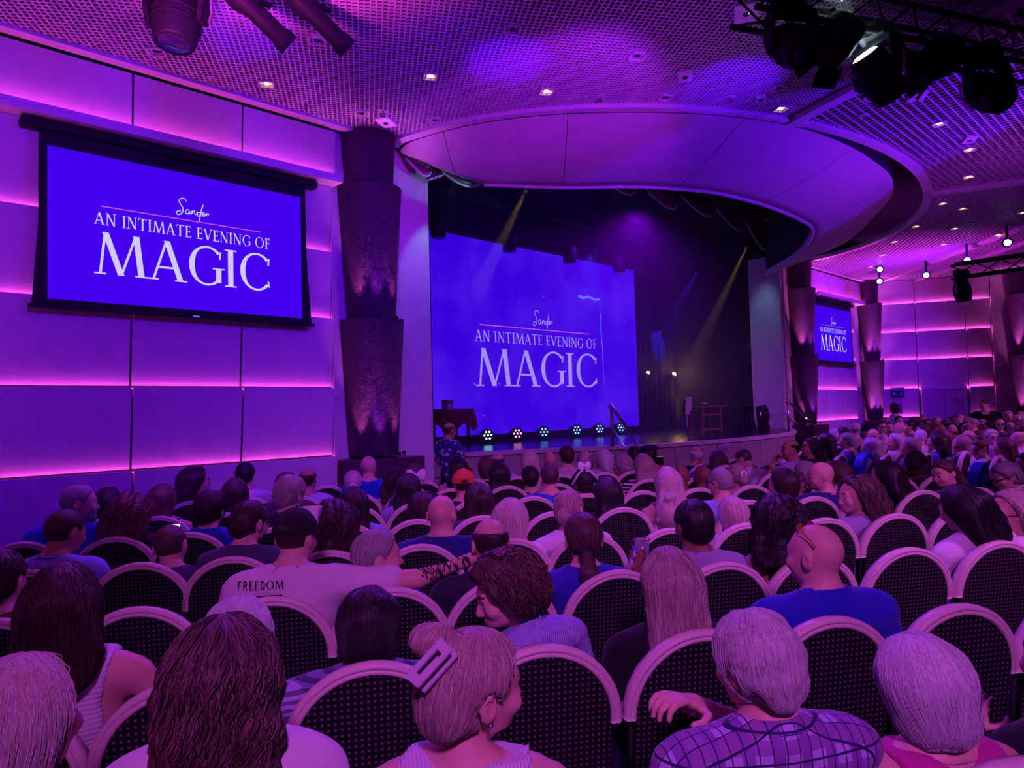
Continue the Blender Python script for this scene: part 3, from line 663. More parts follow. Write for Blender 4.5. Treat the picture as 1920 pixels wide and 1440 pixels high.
def profile_spot(label, loc, aim):
    t = thing('profile_spotlight', label, 'stage light', loc, 0, 'slim profile spotlights'); d = Vector(aim).normalized()
    M4 = d.to_track_quat('Z', 'Y').to_matrix().to_4x4()
    MB().lathe([(.05, -.30), (.10, -.28), (.11, -.12), (.075, -.02), (.075, .22), (.09, .24), (.09, .32), (.08, .32)], 16, 0, M4).build('lamp_barrel', m_black, t, smooth=True)
    MB().lathe([(.078, .30), (.01, .31)], 16, 0, M4, close=False).build('lens', m_lens, t)
    MB().tube([(0, 0, 0), (0, 0, .3)], .018, 8).build('hanger', m_black, t); MB().bbox((-.12, -.02, .08), (.12, .02, .11)).build('yoke_frame', m_black, t)
    for k in range(3): MB().tube([M4 @ Vector((.09, 0, -.2+.1*k)), M4 @ Vector((.15, .02, -.2+.1*k))], .008, 6).build('shutter_handle', m_black, t)
profile_spot('slim black profile spotlight, left one of the pair at the top left', (2.30, 5.10, 4.80), (.75, -.1, -.55))
profile_spot('slim black profile spotlight, right one of the pair at the top left', (2.75, 4.98, 4.88), (.75, -.1, -.55))
# far truss with a hanging moving head and small blue spots in the trough
truss('small black truss with cables hanging in front of the far wall', (14.9, 3.55, 4.05), (16.2, 1.2, 4.25), .25)
moving_head('black moving head hanging from the far truss before the panelled wall', (15.04, 3.45, 3.95), (0, -.1, -1.), .38)
for i, (x, y, z) in enumerate(((19.0, 6.15, 4.72), (18.6, 6.0, 4.95), (18.95, 5.08, 4.70), (17.71, 3.94, 4.70), (16.38, 2.96, 4.70))):
    t = thing('trough_spotlight', ['bright blue-white spotlight, lowest one at the ceiling tip above the far wall', 'blue spotlight just above the lowest one at the ceiling tip', 'bright blue spotlight, second along the ceiling slot', 'bright blue spotlight, third along the ceiling slot', 'bright blue spotlight at the right picture edge of the ceiling slot'][i], 'spotlight', (x, y, z), 0, 'blue spotlights along the ceiling slot')
    MB().tube([(0, 0, 0), (0, 0, .42)], .025, 8).build('stem', m_black, t)
    d = Vector((-x, -y, 1.68-z)).normalized(); M4 = d.to_track_quat('Z', 'Y').to_matrix().to_4x4()
    MB().lathe([(.05, -.12), (.085, -.08), (.09, .06), (.08, .06)], 14, 0, M4).build('lamp_barrel', m_black, t, smooth=True)
    MB().lathe([(.08, .055), (.01, .075)], 14, 0, M4, close=False).build('lens', emis('blue_white_lens', (.35, .4, 1.0), 7), t)

# ------------------------------------------------------------------ things on the stage
def par_can(label, x, lit, y=9.55):
    t = thing('floor_par_light', label, 'stage light', (x, y, SZ), 0, 'par lights along the foot of the stage screen')
    M4 = Matrix.Translation((0, 0, .15)) @ Matrix.Rotation(radians(-68), 4, 'Z') @ Matrix.Rotation(radians(80), 4, 'X')
    M4 = Matrix.Translation((0, 0, .15)) @ Vector((-.35, -.9, .1)).to_track_quat('Z', 'Y').to_matrix().to_4x4()
    MB().lathe([(.06, -.12), (.10, -.10), (.115, .06), (.12, .10), (.11, .10)], 18, 0, M4).build('lamp_barrel', m_black, t, smooth=True)
    mb = MB()
    for k in (-1, 1): mb.bar((k*.14, 0, .15), (k*.12, .04, .01), .02, .05)
    mb.bar((-.12, .04, .01), (.12, .04, .01), .06, .02); mb.build('floor_yoke', m_black, t)
    for k in range(7):
        a = k*pi/3; r = .068 if k < 6 else 0
        MB().lathe([(.026, .085), (.018, .10), (.002, .105)], 10, 0, M4 @ Matrix.Translation((r*cos(a), r*sin(a), 0)), close=False).build('led', lit, t)
b1 = emis('par_cyan', (.35, .75, 1.0), 6); b2 = emis('par_pink', (1.0, .30, .55), 5); b3 = emis('par_blue', (.15, .3, 1.0), 4)
for x, lt, lb in ((8.54, b1, 'black par light glowing pale cyan, leftmost below the stage screen'), (9.29, b2, 'black par light glowing pink below the stage screen'), (10.02, b3, 'black par light glowing blue right of the pink one'), (11.0, b3, 'black par light glowing blue below the title on the stage screen'), (11.75, b3, 'black par light glowing blue left of the stair rail'), (12.49, b3, 'black par light glowing blue, rightmost below the stage screen')): par_can(lb, x, lt)
for (x, c) in ((8.54, (.03, .1, 1)), (9.29, (.8, .1, .9)), (10.02, (.03, .1, 1)), (11.0, (.05, .05, 1))):
    spot('par_beam', (x-.05, 9.42, SZ+.18), (x+.75, 7.2, SZ), 60, c, 28, .6, .05)
for x, lb in ((7.35, 'leftmost black can light hanging above the stage screen'), (9.02, 'second black can light hanging above the stage screen'), (10.72, 'third black can light hanging above the stage screen'), (12.37, 'rightmost black can light hanging above the stage screen')):
    t = thing('hanging_can_light', lb, 'stage light', (x, 9.3, 4.66), 0, 'can lights hung over the stage')
    MB().lathe([(.10, 0), (.125, .02), (.15, .24), (.13, .34), (.06, .38)], 20).build('can', m_black, t, smooth=True)
    MB().lathe([(.11, -.004), (.10, .0)], 18).build('lens_ring', mat('grey_lens_ring', (.2, .2, .24), .3), t)
    MB().tube([(0, 0, .36), (0, 0, 1.3)], .02, 6).build('hanging_pole', m_black, t)
t = thing('stage_batten', 'black batten pipe carrying the can lights above the stage screen', 'pipe', (6.4, 9.3, 5.5)); MB().tube([(0, 0, 0), (8.6, 0, 0)], .03, 8).build('pipe', m_black, t); MB().tube([(0, 0, .35), (8.6, 0, .35)], .02, 8).build('upper_pipe', m_black, t)
# draped table, box and easel at the left of the stage
m_wine = mat('wine_cloth', (.16, .03, .04), .7, bump=.1)
t = thing('draped_table', 'small table under a dark wine cloth at the left of the stage', 'table', (7.28, 9.0, SZ))
MB().bbox((-.30, -.2, .60), (.30, .2, .63)).build('table_top', m_wood, t)
for a in (-.24, .24):
    for b in (-.15, .15): MB().bar((a, b, 0), (a, b, .6), .035).build('leg', m_black, t)
rows = []; ring_ = []
for i in range(48):
    a = 2*pi*i/48; cx_, sy_ = cos(a), sin(a); m_ = max(abs(cx_)/.33, abs(sy_)/.23); ring_.append((cx_/m_, sy_/m_, a))
for z, k in ((.645, .0), (.645, .99), (.60, 1.04), (.48, 1.10), (.40, 1.16)):
    rows.append([(x*k*(1+.05*(z < .5)*sin(a*11)), y*k*(1+.05*(z < .5)*sin(a*11)), z-(.12*abs(sin(2*a))**6 if z < .45 else 0)) for x, y, a in ring_])
MB().strip([r+[r[0]] for r in rows]).build('tablecloth', m_wine, t, smooth=True)
t = thing('prop_box', 'narrow grey box standing on the wine-draped stage table', 'box', (7.20, 8.98, SZ+.65)); MB().bbox((-.07, -.06, 0), (.07, .06, .14)).build('box_body', mat('grey_card', (.35, .35, .4), .6), t, bevel=.006); MB().bbox((-.072, -.062, .11), (.072, .062, .145)).build('box_lid', mat('grey_card_lid', (.3, .3, .36), .6), t)
MB().bbox((-.05, -.064, -.3), (.05, -.061, .08)).build('hanging_ribbon', mat('pale_ribbon', (.5, .55, .7), .5), t)
t = thing('easel', 'black wooden easel leaning at the left edge of the stage opening', 'easel', (6.72, 9.0, SZ))
for p, q in (((-.22, 0, 0), (.0, .02, .95)), ((.24, 0, 0), (.02, .02, .95)), ((0, .35, 0), (0, .04, .9))): MB().bar(p, q, .03, .03).build('leg', m_black, t)
MB().bar((-.2, -.03, .34), (.22, -.03, .34), .05, .03).build('tray', m_black, t); MB().bar((-.03, -.01, .3), (-.03, -.03, 1.05), .015, .015).build('gilt_edge', mat('gilt', (.7, .45, .12), .3, .8), t)
# music stand with papers
t = thing('sheet_stand', 'slim chrome stand holding paper sheets at the stage front', 'stand', (11.2, 7.0, SZ))
MB().tube([(0, 0, .04), (0, 0, .50)], .014, 10).build('pole', m_chrome, t, smooth=True)
for k in range(3): MB().tube([(0, 0, .09), (.16*cos(k*2.1+.4), .16*sin(k*2.1+.4), .01)], .009, 6).build('foot', m_chrome, t)
MB().bbox((-.11, -.015, .46), (.11, .0, .70)).build('tray', m_black, t); MB().bbox((-.10, -.024, .44), (.08, -.017, .68)).build('paper', m_white, t, rot=(0, 0, .1)); MB().bbox((-.06, -.03, .50), (.12, -.025, .76)).build('paper', m_white, t, rot=(0, 0, -.1))
# small wooden table and stool
t = thing('trestle_table', 'low wooden trestle table with honey-coloured top on the right of the stage', 'table', (13.45, 7.95, SZ), radians(-6))
MB().bbox((-.50, -.2, .56), (.50, .2, .59)).build('table_top', m_wood, t, bevel=.005)
for a in (-.30, .30):
    for b in (-.14, .14): MB().bar((a*1.1, b, 0), (a, b, .56), .05).build('leg', m_wood, t)
    MB().bar((a, -.14, .3), (a, .14, .3), .04).build('stretcher', m_wood, t)
MB().bar((-.3, -.14, .40), (.3, -.14, .40), .04).build('stretcher', m_wood, t); MB().bar((-.32, -.14, .08), (.32, -.14, .08), .05).build('stretcher', m_wood, t)
t = thing('brass_bowl', 'little shiny brass bowl on the stage trestle table', 'bowl', (13.30, 7.88, SZ+.592)); MB().lathe([(.03, 0), (.06, .03), (.07, .06), (.06, .06), (.045, .03)], 16, close=False).build('bowl_body', mat('brass', (.8, .5, .15), .2, .9), t, smooth=True); MB().lathe([(.035, 0), (.028, .006)], 16).build('bowl_foot', MATS['brass'], t)
t = thing('bar_stool', 'dark wooden bar stool beside the stage trestle table', 'stool', (13.75, 7.15, SZ))
MB().lathe([(.14, .50), (.15, .52), (.15, .54), (.13, .55)], 20).build('seat', m_black, t)
for k in range(4):
    a = pi/4+k*pi/2; MB().bar((.17*cos(a), .17*sin(a), 0), (.10*cos(a), .10*sin(a), .5), .025).build('leg', m_black, t)
for k in range(4):
    a, b = pi/4+k*pi/2, pi/4+(k+1)*pi/2; MB().bar((.145*cos(a), .145*sin(a), .2), (.145*cos(b), .145*sin(b), .2), .016).build('rung', m_black, t)
moving_head('black moving head lamp standing on the stage floor by the right pillar', (15.25, 7.55, SZ+.12), (0, .2, 1), .36, up=True)
for i, (x, z) in enumerate(((14.3, 2.53), (15.45, 2.52))):
    t = thing('warm_lamp', ['warm filament lamp glowing just right of the stage screen', 'brighter warm lamp glowing beneath the blue light oval on the curtain'][i], 'lamp', (x, 10.05, SZ), 0, 'warm lamps at the stage back')
    MB().tube([(0, 0, 0), (0, 0, z-SZ-.08)], .015, 8).build('pole', m_black, t); MB().lathe([(.13, 0), (.12, .02)], 16).build('foot', m_black, t)
    MB().lathe([(.05, z-SZ-.10), (.09, z-SZ-.05), (.10, z-SZ), (.09, z-SZ)], 16, close=False).build('shade', m_black, t, smooth=True)
    MB().ell((0, -.06, z-SZ), (.045, .045, .045)).build('bulb', emis('warm_bulb%d' % i, (1.0, .55, .15), 9 if i == 0 else 28), t, smooth=True)
    d = bpy.data.lights.new('bulb_glow', 'POINT'); d.energy = (5, 16)[i]; d.color = (1, .5, .15); d.shadow_soft_size = .06; o = bpy.data.objects.new('bulb_glow', d); link(o); o.location = (x, 9.9, z)
# stairs and handrails
def stairs(name, p, d, width, n=5):
    root = bpy.data.objects.new(name, None); link(root); struct(root); d = Vector((*d, 0)).normalized(); r = Vector((-d.y, d.x, 0)); rz = math.atan2(d.y, d.x)
    for i in range(n):
        h = SZ*(n-i)/(n+1); c = Vector((*p, 0))+d*(.13+.26*i)
        MB().box((c.x, c.y, h/2), (.26, width, h), rz).build('step', m_stagefloor, root)
        e = c+d*.12; MB().box((e.x, e.y, h+.004), (.02, width, .008), rz).build('step_nosing', emis('step_light', (1.0, .6, .2), .25), root)
stairs('trim_3', (9.0, 6.58), (-.5, -.87), .70)
stairs('trim_4', (15.9, 7.0), (1, -.15), .55)
def handrail(label, top, end, z_floor_end):
    t = thing('stair_handrail', label, 'handrail', top, 0, 'stage stair handrails'); a = Vector((0, 0, 0)); b = Vector(end)-Vector(top)
    back = -Vector((b.x, b.y, 0)).normalized()*.06
    MB().tube([back+Vector((0, 0, -.02)), a+Vector((0, 0, .0)), a*.98+b*.02, b, b+Vector((0, 0, -.06))], .028, 10).build('rail', m_chrome, t, smooth=True)
    MB().tube([(0, 0, -.02), (0, 0, SZ-top[2])], .026, 10).build('post', m_chrome, t, smooth=True)
    MB().tube([b, (b.x, b.y, z_floor_end-top[2])], .026, 10).build('post', m_chrome, t, smooth=True)
    MB().tube([(0, 0, -.34), b+Vector((0, 0, -.34))], .014, 8).build('lower_rail', m_chrome, t, smooth=True)
handrail('brushed steel handrail rising from the crowd in front of the stage screen', (8.62, 6.72, 1.74), (8.12, 5.85, 1.10), .3)
handrail('steel handrail with two posts at the right end of the stage', (15.35, 7.0, 1.74), (16.75, 6.95, 1.12), 0)
# sign on the far wall
t = thing('muster_sign', 'dark blue sign reading A6 with white symbol on the far wall', 'sign', (21.36, 6.62, 1.78), SIDE+pi)
MB().bbox((-.17, -.14, 0), (.17, -.125, .27)).build('plate', mat('sign_navy', (.01, .02, .12), .4), t)
mw = mat('sign_white', (.85, .85, .85), .5)
for c, x in (('A', .055), ('6', .115)):
    mb, w = glyph(c); mb.v = [(x-.02+p[0]*.075, -.1425, .055+p[2]*.09) for p in mb.v]; mb.build('letter', mw, t)
for a, b in (((-.15, -.142, .19), (.15, -.1405, .197)), ((-.15, -.142, .21), (.10, -.1405, .222)), ((-.15, -.142, .235), (.14, -.1405, .247)), ((-.145, -.142, .05), (-.125, -.1405, .07)), ((-.145, -.142, .13), (-.125, -.1405, .15)), ((-.03, -.142, .05), (-.01, -.1405, .07)), ((-.03, -.142, .13), (-.01, -.1405, .15)), ((-.105, -.142, .07), (-.05, -.1405, .13))): MB().bbox(a, b).build('symbol', mw, t)
t = thing('wall_notice', 'pale printed notice sheet below the A6 sign', 'notice', (21.36, 6.62, 1.32), SIDE+pi); MB().bbox((-.12, -.132, 0), (.12, -.125, .44)).build('sheet', mat('notice_paper', (.5, .45, .5), .7, var=.4, vscale=40), t); MB().bbox((-.09, -.134, .08), (.02, -.132, .14)).build('dark_print', mat('sign_navy2', (.02, .02, .06), .5), t)

# ------------------------------------------------------------------ theatrical haze over the stage
hz = bpy.data.materials.new('stage_haze'); hz.use_nodes = True; nt = hz.node_tree; nt.nodes.remove(nt.nodes['Principled BSDF'])
vsn = nt.nodes.new('ShaderNodeVolumeScatter'); vsn.inputs['Density'].default_value = .018; vsn.inputs['Anisotropy'].default_value = .2; vsn.inputs['Color'].default_value = (.9, .9, 1, 1)
nt.links.new(vsn.outputs[0], nt.nodes['Material Output'].inputs['Volume'])
t = tag(MB().bbox((5.7, 6.6, SZ+.02), (15.85, 9.96, 5.9)).build('stage_haze', hz), 'thin theatrical haze hanging over the stage', 'haze'); t['kind'] = 'stuff'
t = tag(MB().bbox((4.6, 1.2, 4.45), (6.7, 2.3, 6.0)).build('truss_haze', hz), 'thin haze drifting around the truss lamp', 'haze'); t['kind'] = 'stuff'
# ------------------------------------------------------------------ audience chairs
def dotted_fabric():
    m = bpy.data.materials.new('dotted_dark_upholstery'); m.use_nodes = True; nt = m.node_tree; b = nt.nodes['Principled BSDF']; L = nt.links.new
    b.inputs['Roughness'].default_value = .85; b.inputs['Specular IOR Level'].default_value = .15
    tc = nt.nodes.new('ShaderNodeTexCoord'); sx = nt.nodes.new('ShaderNodeSeparateXYZ'); L(tc.outputs['Object'], sx.inputs[0])
    def frac(sock, s):
        a = nt.nodes.new('ShaderNodeMath'); a.operation = 'MULTIPLY'; a.inputs[1].default_value = s; L(sock, a.inputs[0])
        f = nt.nodes.new('ShaderNodeMath'); f.operation = 'FRACT'; L(a.outputs[0], f.inputs[0])
        c = nt.nodes.new('ShaderNodeMath'); c.operation = 'SUBTRACT'; c.inputs[1].default_value = .5; L(f.outputs[0], c.inputs[0])
        q = nt.nodes.new('ShaderNodeMath'); q.operation = 'MULTIPLY'; L(c.outputs[0], q.inputs[0]); L(c.outputs[0], q.inputs[1]); return q.outputs[0]
    ad = nt.nodes.new('ShaderNodeMath'); ad.operation = 'ADD'; L(frac(sx.outputs['X'], 54), ad.inputs[0]); L(frac(sx.outputs['Z'], 54), ad.inputs[1])
    lt = nt.nodes.new('ShaderNodeMath'); lt.operation = 'LESS_THAN'; lt.inputs[1].default_value = .048; L(ad.outputs[0], lt.inputs[0])
    mx = nt.nodes.new('ShaderNodeMix'); mx.data_type = 'RGBA'; L(lt.outputs[0], mx.inputs[0]); mx.inputs[6].default_value = (.010, .008, .016, 1); mx.inputs[7].default_value = (.20, .13, .13, 1)
    L(mx.outputs[2], b.inputs['Base Color']); return m
m_dots = dotted_fabric()
m_rim = mat('cream_moulded_rim', (.80, .66, .58), .38, bump=.02)
m_seatfab = mat('dark_seat_fabric', (.02, .014, .03), .9)
CHR = .232; CHZ = .95-CHR     # radius and spring height of the arched back
TILT = radians(9)
def back_outline(inset, n=24, z0=.40):
    r = CHR-inset; P = [(-r, z0)]+[(-r*cos(pi*i/n), CHZ+r*sin(pi*i/n)) for i in range(n+1)]+[(r, z0)]
    return P
def make_chair():
    t = bpy.data.objects.new('banquet_chair', None); link(t)
    def tilt(p): # lean the back about the seat's rear edge
        x, y, z = p; d = z-.95; return (x, y-(z-.95)*math.tan(TILT)*1.0, z)
    P = back_outline(.012); n = len(P); mb = MB()
    y0, y1 = -.012, .05
    mb.add([tilt((p[0], y0, p[1])) for p in P]+[tilt((p[0]*.97, y0-.012, .02+p[1]*.975)) for p in P]+[tilt((p[0], y1, p[1])) for p in P],
           [tuple(range(n, 2*n))]+[(i, (i+1) % n, n+(i+1) % n, n+i) for i in range(n)]+[tuple(range(3*n-1, 2*n-1, -1))]+[(i, 2*n+i, 2*n+(i+1) % n, (i+1) % n) for i in range(n)])
    mb.build('backrest', m_dots, t)
    # moulded rim: grooved section swept along the arch
    sec = [(-.026, -.018), (-.030, .0), (-.026, .018), (-.010, .026), (-.004, .019), (.002, .026), (.014, .024), (.020, .006), (.014, -.016), (0, -.03)]
    sec = [(.0+a, b) for a, b in ((.006, .036), (-.016, .032), (-.022, .012), (-.022, -.014), (-.014, -.022), (-.006, -.024), (-.003, -.017), (.0, -.024), (.010, -.024), (.015, -.014), (.016, .012))]
    path = [(-CHR, CHZ-.015+.0)]+[(-CHR*cos(pi*i/22), CHZ+CHR*sin(pi*i/22)) for i in range(23)]+[(CHR, CHZ-.015)]
    rows = []
    for i, (x, z) in enumerate(path):
        a = Vector(path[max(i-1, 0)]); b = Vector(path[min(i+1, len(path)-1)]); d = (b-a).normalized(); nr = Vector((d.y, -d.x))   # inward
        rows.append([tilt((x+nr.x*s, y, z+nr.y*s)) for s, y in sec])
    mb = MB().strip(rows, loop=True); k = len(sec); m_ = len(rows)
    mb.f += [tuple(range(k)), tuple((m_-1)*k+i for i in range(k-1, -1, -1))]; mb.m += [0, 0]
    mb.build('back_rim', m_rim, t, smooth=True)
    rows = []
    for z, s in ((.40, .96), (.405, 1), (.45, 1), (.475, .95), (.48, .80)):
        r = []
        for i in range(28):
            a = 2*pi*i/28; c, q = cos(a), sin(a); m_ = (abs(c)**4+abs(q)**4)**.25; r.append((.225*c/m_*s, .30+.215*q/m_*s, z))
        rows.append(r)
    mb = MB().strip(rows, loop=True); mb.f += [tuple(range(27, -1, -1)), tuple(4*28+i for i in range(28))]; mb.m += [0, 0]
    mb.build('seat', m_seatfab, t, smooth=True)
    for sx in (-1, 1):
        MB().tube([(sx*.20, .48, .41), (sx*.205, .50, .0)], .014, 8).build('leg', m_black, t, smooth=True)
        MB().tube([(sx*.222, tilt((0, .02, .72))[1], .72), (sx*.215, .10, .42), (sx*.215, .02, .0)], .014, 8).build('leg', m_black, t, smooth=True)
    MB().tube([(-.21, .06, .2), (.21, .06, .2)], .009, 6).build('stretcher', m_black, t)
    return t
chair0 = make_chair(); chair_used = False
def place_chair(x, y, ang, label, group):
    """x, y = where the top of the back stands; ang = direction the sitter faces"""
    global chair_used
    c = chair0 if not chair_used else copy_tree(chair0); chair_used = True
    c.location = (x, y, 0); c.rotation_euler = (0, 0, ang-pi/2)
    return tag(c, label, 'chair', group)
NV = Vector((.533, .846)); UV = Vector((.846, -.533)); AL = math.atan2(.846, .533)
def seat_cover(x, y, ang, label):
    t = thing('seat_cover', label, 'seat cover', (x, y, 0), ang-pi/2, 'blue wheelchair-symbol seat covers')
    til = lambda p: (p[0], p[1]-(p[2]-.95)*math.tan(TILT), p[2])
    m = mat('cover_blue_cloth', (.01, .05, .62), .6, bump=.15); r = CHR+.034; n = 24
    out = [(-r*1.02, .68)]+[(-r*cos(pi*i/n), CHZ+r*sin(pi*i/n)) for i in range(n+1)]+[(r*1.02, .68)]
    k = len(out); F = [til((p[0], -.045, p[1])) for p in out]; B = [til((p[0], .058, p[1])) for p in out]
    mid = [til((p[0]*.9, -.052, .69+(p[1]-.69)*.9)) for p in out]
    MB().add(mid+F+B, [tuple(range(k-1, -1, -1))]+[(i, i+1, k+i+1, k+i) for i in range(k-1)]+[(k+i, k+i+1, 2*k+i+1, 2*k+i) for i in range(k-1)]+[tuple(range(2*k, 3*k))]).build('cover_cloth', m, t)
    mw = mat('cover_white_print', (.8, .8, .85), .7); mb = MB(); Y = -.054
    L_ = lambda P, w: mb.tube([til((p[0], Y, p[1])) for p in P], w, 6, flat=.3)
    mb.ell(til((-.012, Y, .905)), (.015, .004, .015)); L_([(-.012, .885), (-.006, .835), (.036, .832), (.058, .775), (.075, .782)], .009); L_([(-.008, .862), (.03, .858)], .007)
    L_([(-.018+.052*cos(a), .782+.052*sin(a)) for a in np.linspace(radians(100), radians(350), 20)], .007)
    o = mb.build('wheelchair_symbol', mw, t)
    return t
place_chair(0.093, 1.324, 1.009, 'arched banquet chair below the picture edge, first from left', 'chairs of the left block')
place_chair(0.379, 1.144, 1.009, 'arched banquet chair below the picture edge, second from left', 'chairs of the left block')
place_chair(0.797, 0.881, 1.009, 'arched banquet chair below the picture edge, third from left', 'chairs of the left block')
place_chair(1.335, 0.542, 1.009, 'arched banquet chair below the picture edge, fourth from left', 'chairs of the left block')
place_chair(1.671, 0.330, 1.009, 'arched banquet chair below the picture edge, fifth from left', 'chairs of the left block')
place_chair(0.268, 2.301, 1.009, 'dotted chair with cream arched rim, first from left in the nearest visible row', 'chairs of the left block')
place_chair(0.691, 2.035, 1.009, 'dotted chair with cream arched rim, second from left in the nearest visible row', 'chairs of the left block')
place_chair(1.114, 1.768, 1.009, 'dotted chair with cream arched rim, third from left in the nearest visible row', 'chairs of the left block')
place_chair(1.545, 1.496, 1.009, 'dotted chair with cream arched rim, fourth from left in the nearest visible row', 'chairs of the left block')
place_chair(1.985, 1.219, 1.009, 'dotted chair with cream arched rim, fifth from left in the nearest visible row', 'chairs of the left block')
place_chair(2.383, 0.969, 1.009, 'dotted chair with cream arched rim, sixth from left in the nearest visible row', 'chairs of the left block')
place_chair(2.806, 0.702, 1.009, 'dotted chair with cream arched rim, seventh from left in the nearest visible row', 'chairs of the left block')
place_chair(3.229, 0.436, 1.009, 'dotted chair with cream arched rim, eighth from left in the nearest visible row', 'chairs of the left block')
place_chair(0.413, 3.226, 1.009, 'dotted chair with cream arched rim, first from left in the second visible row', 'chairs of the left block')
place_chair(0.832, 2.962, 1.009, 'dotted chair with cream arched rim, second from left in the second visible row', 'chairs of the left block')
place_chair(1.244, 2.703, 1.009, 'dotted chair with cream arched rim, third from left in the second visible row', 'chairs of the left block')
place_chair(1.643, 2.451, 1.009, 'dotted chair with cream arched rim, fourth from left in the second visible row', 'chairs of the left block')
place_chair(2.040, 2.201, 1.009, 'dotted chair with cream arched rim, fifth from left in the second visible row', 'chairs of the left block')
place_chair(2.475, 1.927, 1.009, 'dotted chair with cream arched rim, sixth from left in the second visible row', 'chairs of the left block')
place_chair(2.906, 1.655, 1.009, 'dotted chair with cream arched rim, seventh from left in the second visible row', 'chairs of the left block')
place_chair(3.294, 1.411, 1.009, 'dotted chair with cream arched rim, eighth from left in the second visible row', 'chairs of the left block')
place_chair(3.734, 1.134, 1.009, 'dotted chair with cream arched rim, ninth from left in the second visible row', 'chairs of the left block')
place_chair(4.178, 0.854, 1.009, 'dotted chair with cream arched rim, tenth from left in the second visible row', 'chairs of the left block')
place_chair(4.601, 0.588, 1.009, 'dotted chair with cream arched rim, eleventh from left in the second visible row', 'chairs of the left block')
place_chair(0.286, 4.393, 1.009, 'dotted chair with cream arched rim, first from left in the third visible row', 'chairs of the left block')
place_chair(0.675, 4.148, 1.009, 'dotted chair with cream arched rim, second from left in the third visible row', 'chairs of the left block')
place_chair(1.103, 3.879, 1.009, 'dotted chair with cream arched rim, third from left in the third visible row', 'chairs of the left block')
place_chair(1.475, 3.644, 1.009, 'dotted chair with cream arched rim, fourth from left in the third visible row', 'chairs of the left block')
place_chair(1.885, 3.386, 1.009, 'dotted chair with cream arched rim, fifth from left in the third visible row', 'chairs of the left block')
place_chair(2.295, 3.127, 1.009, 'dotted chair with cream arched rim, sixth from left in the third visible row', 'chairs of the left block')
place_chair(2.720, 2.860, 1.009, 'dotted chair with cream arched rim, seventh from left in the third visible row', 'chairs of the left block')
place_chair(3.103, 2.618, 1.009, 'dotted chair with cream arched rim, eighth from left in the third visible row', 'chairs of the left block')
place_chair(3.535, 2.347, 1.009, 'dotted chair with cream arched rim, ninth from left in the third visible row', 'chairs of the left block')
place_chair(3.949, 2.085, 1.009, 'dotted chair with cream arched rim, tenth from left in the third visible row', 'chairs of the left block')
place_chair(4.398, 1.803, 1.009, 'dotted chair with cream arched rim, eleventh from left in the third visible row', 'chairs of the left block')
place_chair(4.829, 1.531, 1.009, 'dotted chair with cream arched rim, twelfth from left in the third visible row', 'chairs of the left block')
place_chair(5.244, 1.270, 1.009, 'dotted chair with cream arched rim, thirteenth from left in the third visible row', 'chairs of the left block')
place_chair(5.684, 0.993, 1.009, 'dotted chair with cream arched rim, fourteenth from left in the third visible row', 'chairs of the left block')
place_chair(6.081, 0.742, 1.009, 'dotted chair with cream arched rim, fifteenth from left in the third visible row', 'chairs of the left block')
place_chair(0.819, 5.145, 1.009, 'dotted chair with cream arched rim, first from left in the fourth visible row', 'chairs of the left block')
place_chair(1.250, 4.873, 1.009, 'dotted chair with cream arched rim, second from left in the fourth visible row', 'chairs of the left block')
place_chair(1.614, 4.644, 1.009, 'dotted chair with cream arched rim, third from left in the fourth visible row', 'chairs of the left block')
place_chair(2.029, 4.383, 1.009, 'dotted chair with cream arched rim, fourth from left in the fourth visible row', 'chairs of the left block')
place_chair(2.426, 4.132, 1.009, 'dotted chair with cream arched rim, fifth from left in the fourth visible row', 'chairs of the left block')
place_chair(2.824, 3.882, 1.009, 'dotted chair with cream arched rim, sixth from left in the fourth visible row', 'chairs of the left block')
place_chair(3.201, 3.644, 1.009, 'dotted chair with cream arched rim, seventh from left in the fourth visible row', 'chairs of the left block')
place_chair(3.636, 3.370, 1.009, 'dotted chair with cream arched rim, eighth from left in the fourth visible row', 'chairs of the left block')
place_chair(4.067, 3.098, 1.009, 'dotted chair with cream arched rim, ninth from left in the fourth visible row', 'chairs of the left block')
place_chair(4.482, 2.837, 1.009, 'dotted chair with cream arched rim, tenth from left in the fourth visible row', 'chairs of the left block')
place_chair(4.905, 2.571, 1.009, 'dotted chair with cream arched rim, eleventh from left in the fourth visible row', 'chairs of the left block')
place_chair(5.370, 2.277, 1.009, 'dotted chair with cream arched rim, twelfth from left in the fourth visible row', 'chairs of the left block')
place_chair(5.768, 2.027, 1.009, 'dotted chair with cream arched rim, thirteenth from left in the fourth visible row', 'chairs of the left block')
place_chair(6.191, 1.760, 1.009, 'dotted chair with cream arched rim, fourteenth from left in the fourth visible row', 'chairs of the left block')
place_chair(6.614, 1.494, 1.009, 'dotted chair with cream arched rim, fifteenth from left in the fourth visible row', 'chairs of the left block')
place_chair(7.037, 1.227, 1.009, 'dotted chair with cream arched rim, sixteenth from left in the fourth visible row', 'chairs of the left block')
place_chair(1.366, 5.864, 1.009, 'dotted chair with cream arched rim, first from left in the fifth visible row', 'chairs of the left block')
place_chair(1.738, 5.629, 1.009, 'dotted chair with cream arched rim, second from left in the fifth visible row', 'chairs of the left block')
place_chair(2.136, 5.379, 1.009, 'dotted chair with cream arched rim, third from left in the fifth visible row', 'chairs of the left block')
place_chair(2.542, 5.123, 1.009, 'dotted chair with cream arched rim, fourth from left in the fifth visible row', 'chairs of the left block')
place_chair(2.948, 4.867, 1.009, 'dotted chair with cream arched rim, fifth from left in the fifth visible row', 'chairs of the left block')
place_chair(3.354, 4.611, 1.009, 'dotted chair with cream arched rim, sixth from left in the fifth visible row', 'chairs of the left block')
